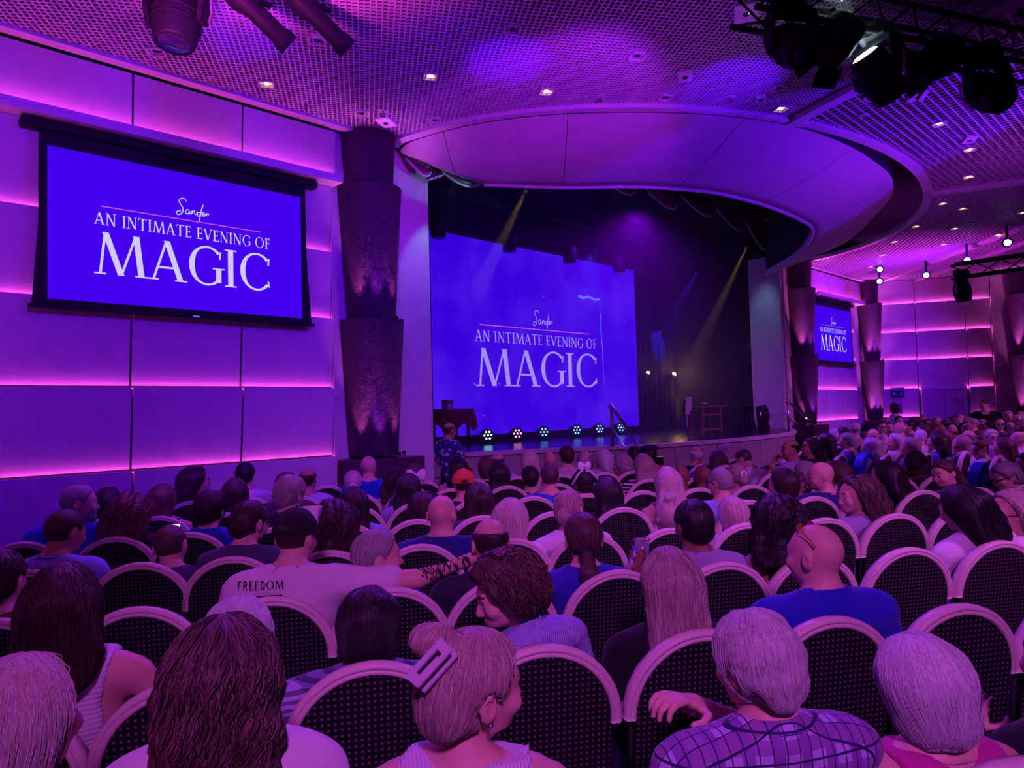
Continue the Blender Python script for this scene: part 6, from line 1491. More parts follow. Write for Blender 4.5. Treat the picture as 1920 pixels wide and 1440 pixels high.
def x_pirate(t, hm, rig, dz):
    mb = MB(); rows = []
    for j in range(8):
        v = j/7; r = .13*(1-v)**.8+.004; rows.append([(r*cos(a), .09+r*.9*sin(a), 1.16+.16*v) for a in np.linspace(0, 2*pi, 25)])
    mb.strip(rows); part(mb, 'pointed_hat', mat('black_felt', (.012, .01, .014), .9), t, hm)
    part(MB().tube([(-.135, .0, 1.155), (-.085, -.015, 1.24), (-.02, -.02, 1.305), (.04, -.02, 1.25), (.13, .0, 1.16)], .010, 6), 'white_hat_trim', mat('hat_trim', (.85, .82, .85), .6), t, hm)
    x_bow(t, hm, rig, dz, (-.03, -.03, 1.315), .055)
def x_beret(t, hm, rig, dz, col=(.02, .02, .05)):
    c = part(MB().ell((0, .085, 1.235), (.118, .125, .045), 24, 10), 'beret', mat('beret_cloth', col, .85), t, hm); MB().lathe([(.088, 1.195), (.09, 1.215)], 24, 0, Matrix.Translation((0, .09, 0))).build('beret_band', mat('beret_cloth', col), c)
def x_beard(t, hm, rig, dz, hc='grey'):
    f = lambda X, Y, Z: cut(smin(ell(X, Y, Z, (0, .145, 1.085), (.066, .064, .062)), ell(X, Y, Z, (0, .18, 1.05), (.034, .03, .026)), .02)+.003*noise3(X, Y, Z, 130), Z-1.118, .125-Y, -ell(X, Y, Z, (0, .21, 1.082), (.02, .02, .010)))
    if 'beard' not in HAIRM: HAIRM['beard'] = np_mesh('beard', *surface_nets(f, np.arange(-.08, .085, .008), np.arange(.1, .24, .008), np.arange(1.0, 1.13, .008)), [None])
    o = bpy.data.objects.new('beard', HAIRM['beard']); link(o, t); o.matrix_basis = hm; o.material_slots[0].link = 'OBJECT'; o.material_slots[0].material = hair_mat(hc)
EXTRA = dict(cap=x_cap, glasses=x_glasses, shades_up=x_sunglasses_up, earring=x_earring, scrunchie=x_scrunchie, bow=x_bow, band=x_band, lanyard=x_lanyard, strap=x_strap, watch=x_watch, text=x_text, tattoo=x_tattoo, clip=x_clip, pirate=x_pirate, beret=x_beret, beard=x_beard, snapgap=x_snapgap)
P = person
P(0.237, 1.552, 1.257, 1.009, 'blonde woman with long straight hair cut off by the lower left picture corner', hair='long', hc='light', fem=1, top='tee', tc_=(0.7, 0.15, 0.12), head=(-20, 0, 0), seed=1, hs=0.95, lod=0)
P(0.555, 1.423, 1.294, 1.009, 'woman with very long dark wavy hair in the nearest row, pale top', hair='curly_long', hc='brown', fem=1, top='tee', tc_=(0.8, 0.76, 0.78), head=(5, 0, 0), seed=2, hs=0.9, lod=0)
P(0.940, 1.109, 1.253, 1.009, 'blonde woman with hair twisted up in a big lilac claw clip', hair='updo', hc='blonde', fem=1, top='tank', tc_=(0.8, 0.76, 0.78), pat='rib', head=(-58, 2, 4), lean=(0, 0, -10), extras=[('clip',), ('earring',)], seed=3, hs=0.95, lod=0)
P(1.479, 0.770, 1.224, 1.009, 'grey-haired man in a purple plaid shirt in the nearest row', hair='short_full', hc='silver', top='polo', tc_=(0.5, 0.4, 0.72), pat='plaid', head=(12, 6, 0), pose='cross_left', wide=1.08, seed=4, hs=0.9, extras=[('lanyard',)], lod=0)
P(1.815, 0.558, 1.139, 1.009, 'white-haired woman with a smooth bob and magenta top in the nearest row', hair='bob_full', hc='white', fem=1, top='tank', tc_=(0.55, 0.04, 0.28), head=(-6, 10, -4), extras=[('strap', 1, (0.2, 0.2, 0.5), 0.006)], seed=5, hs=0.9, lod=0)
P(2.210, 0.309, 1.142, 1.009, 'person in a black sleeve at the lower right picture edge, hand raised', hair='short', hc='dark', top='long', tc_=(0.012, 0.012, 0.015), pose='raise_left', lod=0)
P(0.473, 2.408, 1.267, 1.009, 'woman with long dark straight hair and a white ruffled sleeveless top', hair='shoulder', hc='dark', fem=1, top='tank', tc_=(0.8, 0.76, 0.78), pat='ruffle', head=(8, 0, 0), lean=(0, -4, 0), pose='arms_out', seed=6, lod=0)
P(0.887, 2.147, 1.142, 1.009, 'white-haired man mostly hidden behind the long wavy-haired woman', hair='short_full', hc='white', top='tee', tc_=(0.42, 0.4, 0.62), pat='stripe', head=(10, 14, 0), lod=0)
P(1.249, 1.990, 1.123, 1.009, 'woman with a round black bob and striped navy top, white watch', hair='bob_full', hc='black', fem=1, top='tee', tc_=(0.2, 0.22, 0.42), pat='stripe', head=(0, 24, 0), hs=0.92, wide=1.2, pose='phone', extras=[('watch', 'phone', 1), ('lanyard',)], lod=0)
P(1.602, 1.756, 1.214, 1.009, 'short curly brown-haired woman in a pale ribbed top turning left in profile', hair='curly_short', hc='brown', fem=1, top='tee', tc_=(0.42, 0.42, 0.85), pat='rib', head=(72, 12, 0), lean=(2, -6, 18), extras=[('earring',)], lod=0)
P(2.080, 1.396, 1.191, 1.009, 'woman with long straight blonde hair over a black top', hair='long_mid', hc='blonde', fem=1, top='tee', tc_=(0.012, 0.012, 0.015), head=(-8, 4, 0), seed=8, lod=0)
P(2.575, 1.084, 1.237, 1.009, 'bald man in a royal blue shirt with sunglasses pushed up on his head', hair='bald', hc='grey', top='polo', tc_=(0.025, 0.03, 0.5), fat=0.7, wide=1.16, head=(24, 2, 0), extras=[('shades_up',)], lod=0)
P(0.190, 2.587, 1.253, 1.009, 'person at the left picture edge holding out a white cup', hair='short', hc='dark', top='tee', tc_=(0.3, 0.2, 0.3), pose='hold_right', lod=0)
P(0.463, 3.431, 1.190, 1.009, 'person in a maroon shirt cut off at the left picture edge', hair='short', hc='dark', top='tee', tc_=(0.1, 0.01, 0.02), lod=1)
P(1.425, 2.825, 1.301, 1.009, 'man in a black and white backwards cap and white FREEDOM shirt', hair='crop', hc='dark', top='tee', tc_=(0.74, 0.68, 0.68), fat=0.4, wide=1.12, head=(-24, 10, 0), hs=0.95, pose='reach_right', extras=[('cap', (0.012, 0.012, 0.015), (0.75, 0.72, 0.74), False, 0.15), ('snapgap',), ('text', 'FREEDOM', 0.962, 0.03, 0.165, 0.4, -0.1), ('tattoo', 'reach_right', 1)], lod=1)
P(1.697, 2.653, 1.182, 1.009, 'grey-haired woman with a low ponytail looking right, beside the capped man', hair='pony_low', hc='grey', fem=1, top='tee', tc_=(0.06, 0.1, 0.4), head=(-76, 0, 0), extras=[('scrunchie', (0, 0.0, 1.1), 0.03, (0.02, 0.02, 0.03))], lod=1)
P(2.135, 2.378, 1.198, 1.009, 'balding dark-haired man in a dark shirt behind the short-haired woman', hair='fringe', hc='dark', skin='light', top='tee', tc_=(0.03, 0.03, 0.06), fat=0.4, head=(0, 8, 0), wide=1.1, lod=1)
P(2.507, 2.143, 1.203, 1.009, 'woman with a dark ponytail and plain blue shirt, seen from behind', hair='pony_low', hc='brown', fem=1, top='tee', tc_=(0.04, 0.04, 0.45), head=(-8, 4, 0), wide=1.1, extras=[('scrunchie', (0, 0.0, 1.085), 0.028, (0.02, 0.02, 0.03))], lod=1)
P(2.980, 1.845, 1.233, 1.009, 'black-haired man in a grey-lilac shirt holding up a plastic cup', hair='short', hc='black', skin='brown', top='polo', tc_=(0.34, 0.3, 0.46), head=(0, 4, 0), pose='cup_left', wide=1.08, lod=1)
P(3.363, 1.604, 1.238, 1.009, 'woman with dark tight curls and a bare shoulder in a black lace top', hair='curly', hc='black', skin='tan', fem=1, top='tank', tc_=(0.012, 0.012, 0.015), head=(-30, 2, 0), lod=1)
P(0.873, 4.260, 1.233, 1.009, 'dark-haired teenager in a pale blue shirt with a blue lanyard', hair='crop', hc='dark', skin='tan', top='tee', tc_=(0.26, 0.32, 0.8), head=(-26, 16, 0), extras=[('lanyard',)], pose='phone', lod=1)
P(1.285, 4.001, 1.124, 1.009, 'small boy with short brown hair in a dark jacket', hair='crop', hc='brown', top='jacket', tc_=(0.06, 0.06, 0.12), head=(0, 12, -6), hs=0.96, lod=1)
P(1.638, 3.778, 1.235, 1.009, 'man with short dark hair and glasses in a charcoal jacket', hair='short', hc='dark', top='jacket', tc_=(0.06, 0.055, 0.12), head=(-30, 12, 0), extras=[('glasses',)], lod=1)
P(2.014, 3.541, 1.215, 1.009, 'woman with a big mass of dark curls and a blue flowered dress', hair='curly', hc='dark', fem=1, top='tee', tc_=(0.03, 0.06, 0.35), pat='floral', head=(-10, 0, 0), lod=1)
P(2.518, 3.223, 1.206, 1.009, 'bald man with glasses in a navy polo shirt', hair='bald', hc='grey', top='polo', tc_=(0.02, 0.03, 0.2), head=(-26, 0, 0), fat=0.5, wide=1.12, extras=[('glasses',)], lod=1)
P(2.869, 3.002, 1.166, 1.009, 'woman with tousled blonde hair and a white lace cardigan', hair='shoulder', hc='light', fem=1, top='tee', tc_=(0.8, 0.76, 0.78), pat='ruffle', head=(-25, 6, 0), lod=1)
P(3.158, 2.820, 1.205, 1.009, 'blonde woman with a low bun in a white shirt, earring showing', hair='bun', hc='blonde', fem=1, top='tee', tc_=(0.8, 0.76, 0.78), head=(-32, 2, 0), lean=(0, -4, 0), extras=[('earring',)], wide=1.08, lod=1)
P(3.707, 2.474, 1.147, 1.009, 'child with a topknot and shaved sides in a blue shirt', hair='bun_high', hc='light', top='tee', tc_=(0.05, 0.1, 0.6), head=(0, 2, 0), hs=0.94, lod=1)
P(4.068, 2.247, 0.969, 1.009, 'small blonde child sunk low between the chairs', hair='bob', hc='light', top='tee', tc_=(0.6, 0.4, 0.5), head=(0, 4, 0), hs=0.9, lod=1)
P(4.823, 1.771, 1.200, 1.009, 'woman with shoulder-length brown curls facing left in a grey-lilac shirt', hair='curly', hc='brown', fem=1, top='tee', tc_=(0.34, 0.3, 0.46), head=(72, 4, 0), lean=(0, 0, 14), wide=1.12, lod=1)
P(4.237, 1.053, 1.228, 1.009, 'black-haired woman in a white shirt leaning left behind two empty chairs', hair='shoulder', hc='black', fem=1, top='tee', tc_=(0.8, 0.76, 0.78), head=(10, 8, -4), lean=(0, -8, 0), wide=1.08, lod=1)
P(4.528, 0.870, 1.183, 1.009, 'bespectacled fair woman in white facing left at the right picture edge', hair='long', hc='blonde', fem=1, top='tee', tc_=(0.8, 0.76, 0.78), head=(66, 4, 0), lean=(0, 0, 12), extras=[('glasses',)], lod=1)
P(1.120, 5.191, 1.285, 1.009, 'big grey-bearded man in a bright blue shirt by the left wall', hair='crop', hc='grey', top='tee', tc_=(0.02, 0.05, 0.6), fat=0.8, wide=1.18, head=(-66, 4, 0), extras=[('beard', 'grey')], lod=1)
P(1.391, 5.021, 1.221, 1.009, 'woman with frizzy auburn shoulder-length hair by the left wall', hair='curly', hc='auburn', fem=1, top='tee', tc_=(0.04, 0.02, 0.05), head=(-10, 4, 0), pose='hold_right', lod=1)
P(1.796, 4.766, 1.218, 1.009, 'person with short black hair in a blue shirt with a dark bag strap', hair='short_full', hc='black', fem=1, top='tee', tc_=(0.02, 0.06, 0.5), head=(-12, 6, 0), extras=[('strap', -1, (0.012, 0.012, 0.015))], lod=1)
P(2.228, 4.493, 1.294, 1.009, 'grey-haired man with a blue lanyard and dark navy shirt', hair='short_full', hc='grey', top='tee', tc_=(0.02, 0.02, 0.06), head=(-28, 10, 0), extras=[('lanyard',)], lod=1)
P(2.577, 4.274, 1.188, 1.009, 'woman with long sleek black hair left of the centre rows', hair='long', hc='black', fem=1, top='tee', tc_=(0.3, 0.3, 0.6), head=(0, 2, 0), lod=1)
P(2.973, 4.024, 1.131, 1.009, 'person with round dark brown hair behind the bald man in navy', hair='bob', hc='dark', fem=1, top='tee', tc_=(0.05, 0.03, 0.08), head=(0, 6, 0), lod=1)
P(3.315, 3.808, 1.172, 1.009, 'woman with straight dark shoulder-length hair in a dull purple top', hair='shoulder', hc='dark', fem=1, top='tee', tc_=(0.1, 0.07, 0.18), head=(0, 2, 0), lod=1)
P(4.132, 3.294, 1.170, 1.009, 'woman with long glossy black hair beside an empty chair', hair='long', hc='black', fem=1, top='tee', tc_=(0.012, 0.012, 0.015), head=(0, 2, 0), lod=2)
P(4.545, 3.034, 1.224, 1.009, 'shaggy blonde-haired woman with bare shoulders', hair='shoulder', hc='light', fem=1, top='tank', tc_=(0.2, 0.1, 0.2), head=(-10, 2, 0), lod=2)
P(4.925, 2.794, 1.201, 1.009, 'grey-haired man with glasses in a light blue polo shirt', hair='crop', hc='grey', top='polo', tc_=(0.3, 0.42, 0.85), head=(14, 2, 0), wide=1.08, extras=[('glasses',)], lod=2)
P(5.362, 2.519, 1.183, 1.009, 'woman with a short dark bob and a pearl choker', hair='bob', hc='dark', fem=1, top='tee', tc_=(0.5, 0.45, 0.6), head=(20, 4, 0), lod=2)
P(5.656, 2.334, 1.211, 1.009, 'bald man in navy looking left with his hand at his chin', hair='bald', hc='grey', top='polo', tc_=(0.03, 0.04, 0.2), head=(62, 8, 0), pose='chin', wide=1.1, lod=2)
P(6.618, 1.728, 1.190, 1.009, 'woman with a ponytail and dark jacket looking down to the left', hair='pony', hc='brown', fem=1, top='jacket', tc_=(0.08, 0.07, 0.13), head=(76, 12, 0), lean=(4, 0, 14), pose='hold_left', fat=0.4, wide=1.1, lod=2)
P(7.119, 1.412, 1.144, 1.009, 'short grey-haired woman with glasses and a red-flowered white blouse', hair='short_full', hc='grey', fem=1, top='tee', tc_=(0.8, 0.76, 0.78), pat='roses', head=(60, 16, 0), lean=(4, 0, 10), extras=[('glasses',), ('lanyard',)], lod=2)
P(8.661, 1.504, 1.073, 1.009, 'dark-haired man looking left, cut off by the right picture edge', hair='short', hc='dark', top='tee', tc_=(0.012, 0.012, 0.015), head=(70, 4, 0), lod=2)
P(1.500, 6.016, 1.191, 1.009, 'woman with a black bob beside the left wall', hair='bob', hc='black', fem=1, top='tee', tc_=(0.04, 0.03, 0.06), lod=2)
P(1.825, 5.811, 1.189, 1.009, 'person with straight auburn hair beside the left wall', hair='shoulder', hc='auburn', fem=1, top='tank', tc_=(0.012, 0.012, 0.015), head=(-12, 0, 0), lod=2)
P(2.274, 5.528, 1.210, 1.009, 'woman with long dark brown hair before the lit wall panels', hair='long', hc='dark', fem=1, top='tee', tc_=(0.05, 0.03, 0.06), lod=2)
P(3.427, 4.802, 1.187, 1.009, 'dark-haired woman with a ponytail in a lilac blouse', hair='shoulder', hc='black', fem=1, top='tee', tc_=(0.36, 0.34, 0.62), head=(-16, 2, 0), extras=[('glasses',)], lod=2)
P(3.808, 4.561, 1.216, 1.009, 'man in an orange cap worn back to front and a black shirt', hair='crop', hc='dark', top='tee', tc_=(0.012, 0.012, 0.015), head=(0, 2, 0), wide=1.1, extras=[('cap', (0.75, 0.14, 0.06), (0.75, 0.14, 0.06)), ('snapgap',)], lod=2)
P(4.446, 4.160, 1.216, 1.009, 'short-haired man with prominent ears in a bright blue shirt', hair='crop', hc='brown', top='polo', tc_=(0.05, 0.14, 0.62), head=(-6, 2, 0), wide=1.06, lod=2)
P(4.705, 3.996, 1.157, 1.009, 'person in a pointed black hat with white trim and a white bow', hair='short', hc='dark', top='tee', tc_=(0.6, 0.5, 0.5), extras=[('pirate',)], lod=2)
P(6.820, 2.664, 1.119, 1.009, 'woman with light brown straight hair left of the blue seat cover', hair='shoulder', hc='brown', fem=1, top='tee', tc_=(0.2, 0.15, 0.25), head=(30, 2, 0), lod=2)
P(6.548, 2.835, 1.142, 1.009, 'grey-haired person half hidden behind the bald man in navy', hair='short_full', hc='grey', top='tee', tc_=(0.2, 0.2, 0.3), head=(20, 2, 0), lod=2)
P(6.148, 2.024, 1.200, 1.009, 'woman with big sleek black hair right of the blue seat cover', hair='shoulder', hc='black', fem=1, top='tee', tc_=(0.02, 0.02, 0.06), head=(20, 6, 0), wide=1.1, lod=2)
P(7.559, 2.198, 1.202, 1.009, 'man in a black cap looking left over his shoulder', hair='crop', hc='black', skin='dark', top='tee', tc_=(0.012, 0.012, 0.015), head=(96, 4, 0), lean=(0, 0, 26), extras=[('cap', (0.012, 0.012, 0.015), (0.012, 0.012, 0.015))], lod=2)
P(2.353, 6.578, 1.262, 1.009, 'woman with long dark wavy hair and headband in white, looking right', hair='curly', hc='dark', fem=1, top='tee', tc_=(0.8, 0.76, 0.78), head=(-62, 2, 0), lod=2)
P(2.705, 6.356, 1.283, 1.009, 'dark-haired man in a white shirt with his arm along the next chair', hair='short', hc='black', top='tee', tc_=(0.8, 0.76, 0.78), head=(0, 4, 0), wide=1.1, lod=2)
P(2.907, 5.945, 1.197, 1.009, 'reddish-haired person just behind the grey-haired man', hair='short_full', hc='auburn', top='tee', tc_=(0.1, 0.05, 0.1), lod=2)
P(3.171, 6.062, 1.206, 1.009, 'balding dark-haired man in a pale lilac shirt near the column', hair='fringe', hc='dark', skin='tan', top='tee', tc_=(0.5, 0.46, 0.74), head=(-10, 0, 0), lod=2)
P(3.520, 5.842, 1.168, 1.009, 'old blonde woman with a white scrunchie and blue-white dress', hair='bun', hc='light', fem=1, top='tee', tc_=(0.1, 0.14, 0.55), pat='floral', extras=[('scrunchie', (0, -0.05, 1.125), 0.02)], lod=2)
P(3.862, 5.627, 1.186, 1.009, 'dark curly-haired woman with a bare shoulder in front of the column', hair='curly', hc='dark', fem=1, top='tank', tc_=(0.012, 0.012, 0.015), head=(-10, 0, 0), lod=2)
P(4.707, 5.094, 1.186, 1.009, 'woman with very long black hair over white sleeves', hair='long', hc='black', fem=1, top='tee', tc_=(0.8, 0.76, 0.78), lod=2)
P(4.980, 4.922, 1.135, 1.009, 'black-haired man in a dark grey shirt left of the blue-shirted man', hair='short', hc='black', top='tee', tc_=(0.05, 0.05, 0.08), head=(-6, 0, 0), lod=2)
P(5.992, 4.285, 1.206, 1.009, 'woman with straight fair hair and a black and white striped top', hair='shoulder', hc='blonde', fem=1, top='cap', tc_=(0.8, 0.76, 0.78), pat='zebra', head=(-4, 0, 0), lod=2)
P(5.478, 3.510, 1.156, 1.009, 'bald dark-skinned man behind the shaggy blonde woman', hair='bald', hc='black', skin='brown', top='tee', tc_=(0.45, 0.4, 0.6), head=(-10, 2, 0), lod=2)
P(6.007, 3.602, 1.063, 1.009, 'second bald dark-skinned man beside the blue seat cover', hair='bald', hc='black', skin='brown', top='tee', tc_=(0.3, 0.2, 0.3), lod=2)
P(5.950, 3.212, 1.152, 1.009, 'woman with a messy blonde bun and white scrunchie in a lilac hood', hair='bun', hc='blonde', fem=1, top='hoodie', tc_=(0.5, 0.42, 0.68), extras=[('scrunchie', (0, -0.02, 1.18), 0.024)], lod=2)
P(3.889, 6.153, 1.267, 1.009, 'bald man in a bright blue shirt in front of the column base', hair='bald', hc='grey', top='polo', tc_=(0.03, 0.1, 0.6), head=(-12, 0, 0), wide=1.08, lod=2)
P(3.846, 5.294, 1.229, 1.009, 'girl with a huge pale bow on the back of her head', hair='short_full', hc='brown', fem=1, top='tee', tc_=(0.05, 0.04, 0.1), extras=[('bow', (0, -0.03, 1.18), 0.085)], lod=2)
P(4.759, 5.783, 1.233, 1.009, 'person in a black backwards cap with a round white badge', hair='shoulder', hc='black', fem=1, top='tank', tc_=(0.012, 0.012, 0.015), extras=[('cap', (0.012, 0.012, 0.015), (0.012, 0.012, 0.015), False, 0.0, None, 1)], lod=2)
P(5.217, 5.837, 1.191, 1.009, 'person with smooth dark red hair in front of the stage', hair='bob', hc='auburn', fem=1, top='tee', tc_=(0.012, 0.012, 0.015), lod=2)
P(5.691, 6.165, 1.184, 1.009, 'man with a shiny bald crown in front of the stage', hair='fringe', hc='dark', top='tee', tc_=(0.8, 0.76, 0.78), lod=2)
P(5.626, 5.579, 1.238, 1.009, 'woman with long pale blonde hair before the stage front', hair='long', hc='light', fem=1, top='tank', tc_=(0.8, 0.76, 0.78), lod=2)
P(6.531, 6.096, 1.155, 1.009, 'bald fair man before the stage front', hair='bald', hc='blonde', top='tee', tc_=(0.65, 0.3, 0.35), lod=2)
P(6.011, 5.349, 1.275, 1.009, 'dark-haired man in a pale patterned shirt with a bag strap', hair='short', hc='dark', top='tee', tc_=(0.5, 0.4, 0.5), pat='floral', extras=[('strap', -1, (0.02, 0.025, 0.1))], lod=2)
P(6.927, 5.847, 1.144, 1.009, 'fair curly-haired woman in black before the stage front', hair='curly_short', hc='light', fem=1, top='tee', tc_=(0.012, 0.012, 0.015), lod=2)
P(6.889, 5.528, 1.179, 1.009, 'white-blonde woman in a white blouse near the stair rail', hair='shoulder', hc='white', fem=1, top='tee', tc_=(0.8, 0.76, 0.78), head=(30, 0, 0), lod=2)
P(6.576, 4.980, 1.152, 1.009, 'grey curly-haired woman with white hoop earrings', hair='curly_short', hc='grey', fem=1, top='tee', tc_=(0.1, 0.05, 0.1), head=(50, 0, 0), extras=[('earring', 1)], lod=2)
P(7.500, 5.486, 1.194, 1.009, 'dark-haired person behind the stair rail', hair='short', hc='dark', top='tee', tc_=(0.1, 0.06, 0.1), lod=2)
P(7.191, 5.042, 1.237, 1.009, 'person in a dark beret and pink flowered shirt', hair='short', hc='dark', top='tee', tc_=(0.65, 0.1, 0.18), pat='hawaii', extras=[('beret',)], lod=2)
P(7.913, 4.823, 1.169, 1.009, 'bald man in a black shirt below the stage front', hair='fringe', hc='white', top='tee', tc_=(0.012, 0.012, 0.015), lod=2)
P(7.785, 4.467, 1.097, 1.009, 'woman with straight brown hair left of the man in white', hair='shoulder', hc='brown', fem=1, top='tee', tc_=(0.3, 0.2, 0.3), lod=2)
P(8.778, 4.870, 1.158, 1.009, 'pale blonde woman partly hidden behind the bending man', hair='shoulder', hc='light', fem=1, top='tee', tc_=(0.3, 0.2, 0.3), lod=2)
P(7.952, 4.244, 1.138, 1.009, 'man in a white shirt bending his head down to the left', hair='crop', hc='brown', top='tee', tc_=(0.8, 0.76, 0.78), head=(30, 24, -10), lean=(6, 6, 0), wide=1.08, lod=2)
P(5.799, 7.207, 1.551, 0.109, 'man in a blue Hawaiian shirt and glasses standing beside the stage', hair='fringe', hc='dark', skin='tan', top='tee', tc_=(0.05, 0.06, 0.22), pat='hawaii', stand=True, head=(-4, 6, 0), extras=[('glasses',)], lod=1)
P(7.721, 3.501, 1.280, 1.571, 'balding man in a lilac shirt leaning on his hand at the aisle end', hair='fringe', hc='dark', skin='tan', top='tee', tc_=(0.42, 0.38, 0.6), head=(40, 4, 0), pose='chin', wide=1.1, lod=2)
P(8.733, 3.702, 1.250, 1.571, 'woman with long dark hair, leftmost in the front centre row', hair='long', hc='dark', fem=1, top='tee', tc_=(0.05, 0.04, 0.05), head=(30, 0, 0), lod=2)
P(9.978, 4.041, 1.250, 1.571, 'woman with dark wavy hair in the front centre row', hair='shoulder', hc='dark', fem=1, top='tee', tc_=(0.05, 0.04, 0.1), lod=2)
P(12.326, 4.807, 1.250, 1.571, 'grey-haired man with glasses and a dark blue shirt in the centre rows', hair='short_full', hc='silver', top='polo', tc_=(0.03, 0.05, 0.3), head=(-30, 0, 0), extras=[('glasses',)], lod=2)
P(10.400, 3.888, 1.248, 1.571, 'grey-haired man in a denim shirt seen from behind in the centre rows', hair='short', hc='grey', top='polo', tc_=(0.16, 0.15, 0.34), wide=1.15, lod=2)
P(11.998, 4.549, 1.270, 1.571, 'dark-haired person behind the denim-shirted man', hair='short', hc='black', top='tee', tc_=(0.012, 0.012, 0.015), lod=2)
P(13.199, 4.797, 1.324, 1.571, 'man in a pale flat cap, centre rows', hair='crop', hc='grey', top='tee', tc_=(0.4, 0.3, 0.3), extras=[('cap', (0.6, 0.5, 0.5), (0.5, 0.4, 0.4))], head=(-70, 0, 0), lod=2)
P(13.683, 4.747, 1.300, 1.571, 'man in a black cap next to the pale flat cap', hair='crop', hc='dark', top='tee', tc_=(0.2, 0.1, 0.1), extras=[('cap', (0.012, 0.012, 0.015), (0.012, 0.012, 0.015))], head=(60, 0, 0), lod=2)
P(11.729, 3.995, 1.253, 1.571, 'bald man in a bright blue shirt in the centre rows', hair='bald', hc='grey', top='polo', tc_=(0.04, 0.14, 0.75), head=(-50, 6, 0), wide=1.12, lod=2)
P(10.312, 3.559, 1.186, 1.571, 'woman with curly ash-blonde hair before the bald man in bright blue', hair='curly', hc='silver', fem=1, top='tee', tc_=(0.2, 0.2, 0.4), lod=2)
P(11.215, 3.520, 1.209, 1.571, 'woman with smooth snow-white hair looking left', hair='bob', hc='white', fem=1, top='tee', tc_=(0.5, 0.4, 0.5), head=(45, 0, 0), lod=2)
P(13.124, 4.035, 1.311, 1.571, 'balding white-haired man in a lilac shirt', hair='fringe', hc='white', top='tee', tc_=(0.5, 0.45, 0.75), wide=1.12, head=(30, 0, 0), lod=2)
P(10.706, 3.179, 1.172, 1.571, 'woman with straight honey-brown hair before the balding white-haired man', hair='shoulder', hc='blonde', fem=1, top='tee', tc_=(0.2, 0.1, 0.2), head=(10, 0, 0), lod=2)
P(12.043, 3.414, 1.233, 1.571, 'white-haired man in white with his head bowed to the right', hair='short', hc='white', top='tee', tc_=(0.8, 0.76, 0.78), head=(-80, 12, 0), lod=2)
P(11.197, 2.980, 1.219, 1.571, 'woman with a dark bob and blue collar in the centre rows', hair='curly', hc='dark', fem=1, top='tee', tc_=(0.06, 0.08, 0.4), lod=2)
P(12.117, 3.066, 1.197, 1.571, 'bald brown-skinned man in a light blue shirt', hair='bald', hc='black', skin='brown', top='polo', tc_=(0.25, 0.4, 0.8), head=(-40, 4, 0), lod=2)
P(11.568, 2.763, 1.174, 1.571, 'woman with streaked blonde bob behind two empty chairs', hair='bob', hc='blonde', fem=1, top='tee', tc_=(0.2, 0.2, 0.2), head=(10, 0, 0), lod=2)
P(13.048, 3.002, 1.178, 1.571, 'grey balding man seen from behind, right of the streaked blonde bob', hair='fringe', hc='grey', top='tee', tc_=(0.4, 0.3, 0.4), lod=2)
P(10.320, 2.297, 1.216, 1.571, 'red-haired woman with an updo looking down to the left', hair='bun_high', hc='red', fem=1, top='tee', tc_=(0.5, 0.45, 0.6), pat='floral', head=(50, 16, 0), lod=2)
P(10.677, 2.093, 1.181, 1.571, 'woman with sleek auburn shoulder-length hair at the right', hair='shoulder', hc='auburn', fem=1, top='tee', tc_=(0.4, 0.3, 0.4), head=(-10, 0, 0), lod=2)
P(11.952, 2.253, 1.168, 1.571, 'black-haired person just right of the sleek auburn hair', hair='short', hc='black', top='tee', tc_=(0.5, 0.4, 0.6), lod=2)
P(11.319, 2.026, 1.231, 1.571, 'bald man in pale lilac at the right picture edge of the centre rows', hair='bald', hc='grey', top='tee', tc_=(0.6, 0.5, 0.7), wide=1.1, lod=2)
P(14.397, 4.753, 1.309, 2.133, 'man with dark hair and glasses facing the camera below the A6 sign', hair='short', hc='dark', head=(100, 0, 0), extras=[('glasses',)], top='tee', tc_=(0.7, 0.5, 0.5), lod=2)
P(14.948, 4.778, 1.282, 2.133, 'young woman with hair pulled back facing left below the A6 sign', hair='pony', hc='brown', fem=1, head=(80, 0, 0), top='tee', tc_=(0.4, 0.3, 0.4), lod=2)
P(16.387, 5.053, 1.368, 2.133, 'boy in front of the standing woman in white', hair='short', hc='dark', head=(95, 0, 0), top='tee', tc_=(0.3, 0.3, 0.5), lod=2)
P(14.684, 4.337, 1.307, 2.133, 'dark short-haired person right of the balding white-haired man', hair='short', hc='black', top='tee', tc_=(0.2, 0.1, 0.2), lod=2)
P(16.847, 4.888, 1.332, 2.133, 'dark-haired person beside the door, far back', hair='curly_short', hc='dark', fem=1, top='tee', tc_=(0.1, 0.1, 0.2), lod=2)
P(17.436, 4.874, 1.365, 2.133, 'fair-haired person right before the door frame', hair='short', hc='blonde', top='tee', tc_=(0.4, 0.2, 0.3), head=(60, 0, 0), lod=2)
P(15.694, 4.334, 1.310, 2.133, 'person with wispy grey-brown hair before the door', hair='short_full', hc='brown', top='tee', tc_=(0.3, 0.2, 0.3), lod=2)
P(13.623, 3.833, 1.267, 2.133, 'person with brown hair holding up a dark phone', hair='bob', hc='brown', fem=1, top='tee', tc_=(0.1, 0.1, 0.1), pose='phone', lod=2)
P(16.971, 4.491, 1.323, 2.133, 'woman with loose fair hair in the far rows before the door', hair='shoulder', hc='blonde', fem=1, head=(90, 0, 0), top='tee', tc_=(0.5, 0.3, 0.4), lod=2)
P(15.507, 3.960, 1.280, 2.133, 'person with short black hair in the far rows before the door', hair='short', hc='black', top='tee', tc_=(0.05, 0.05, 0.08), lod=2)
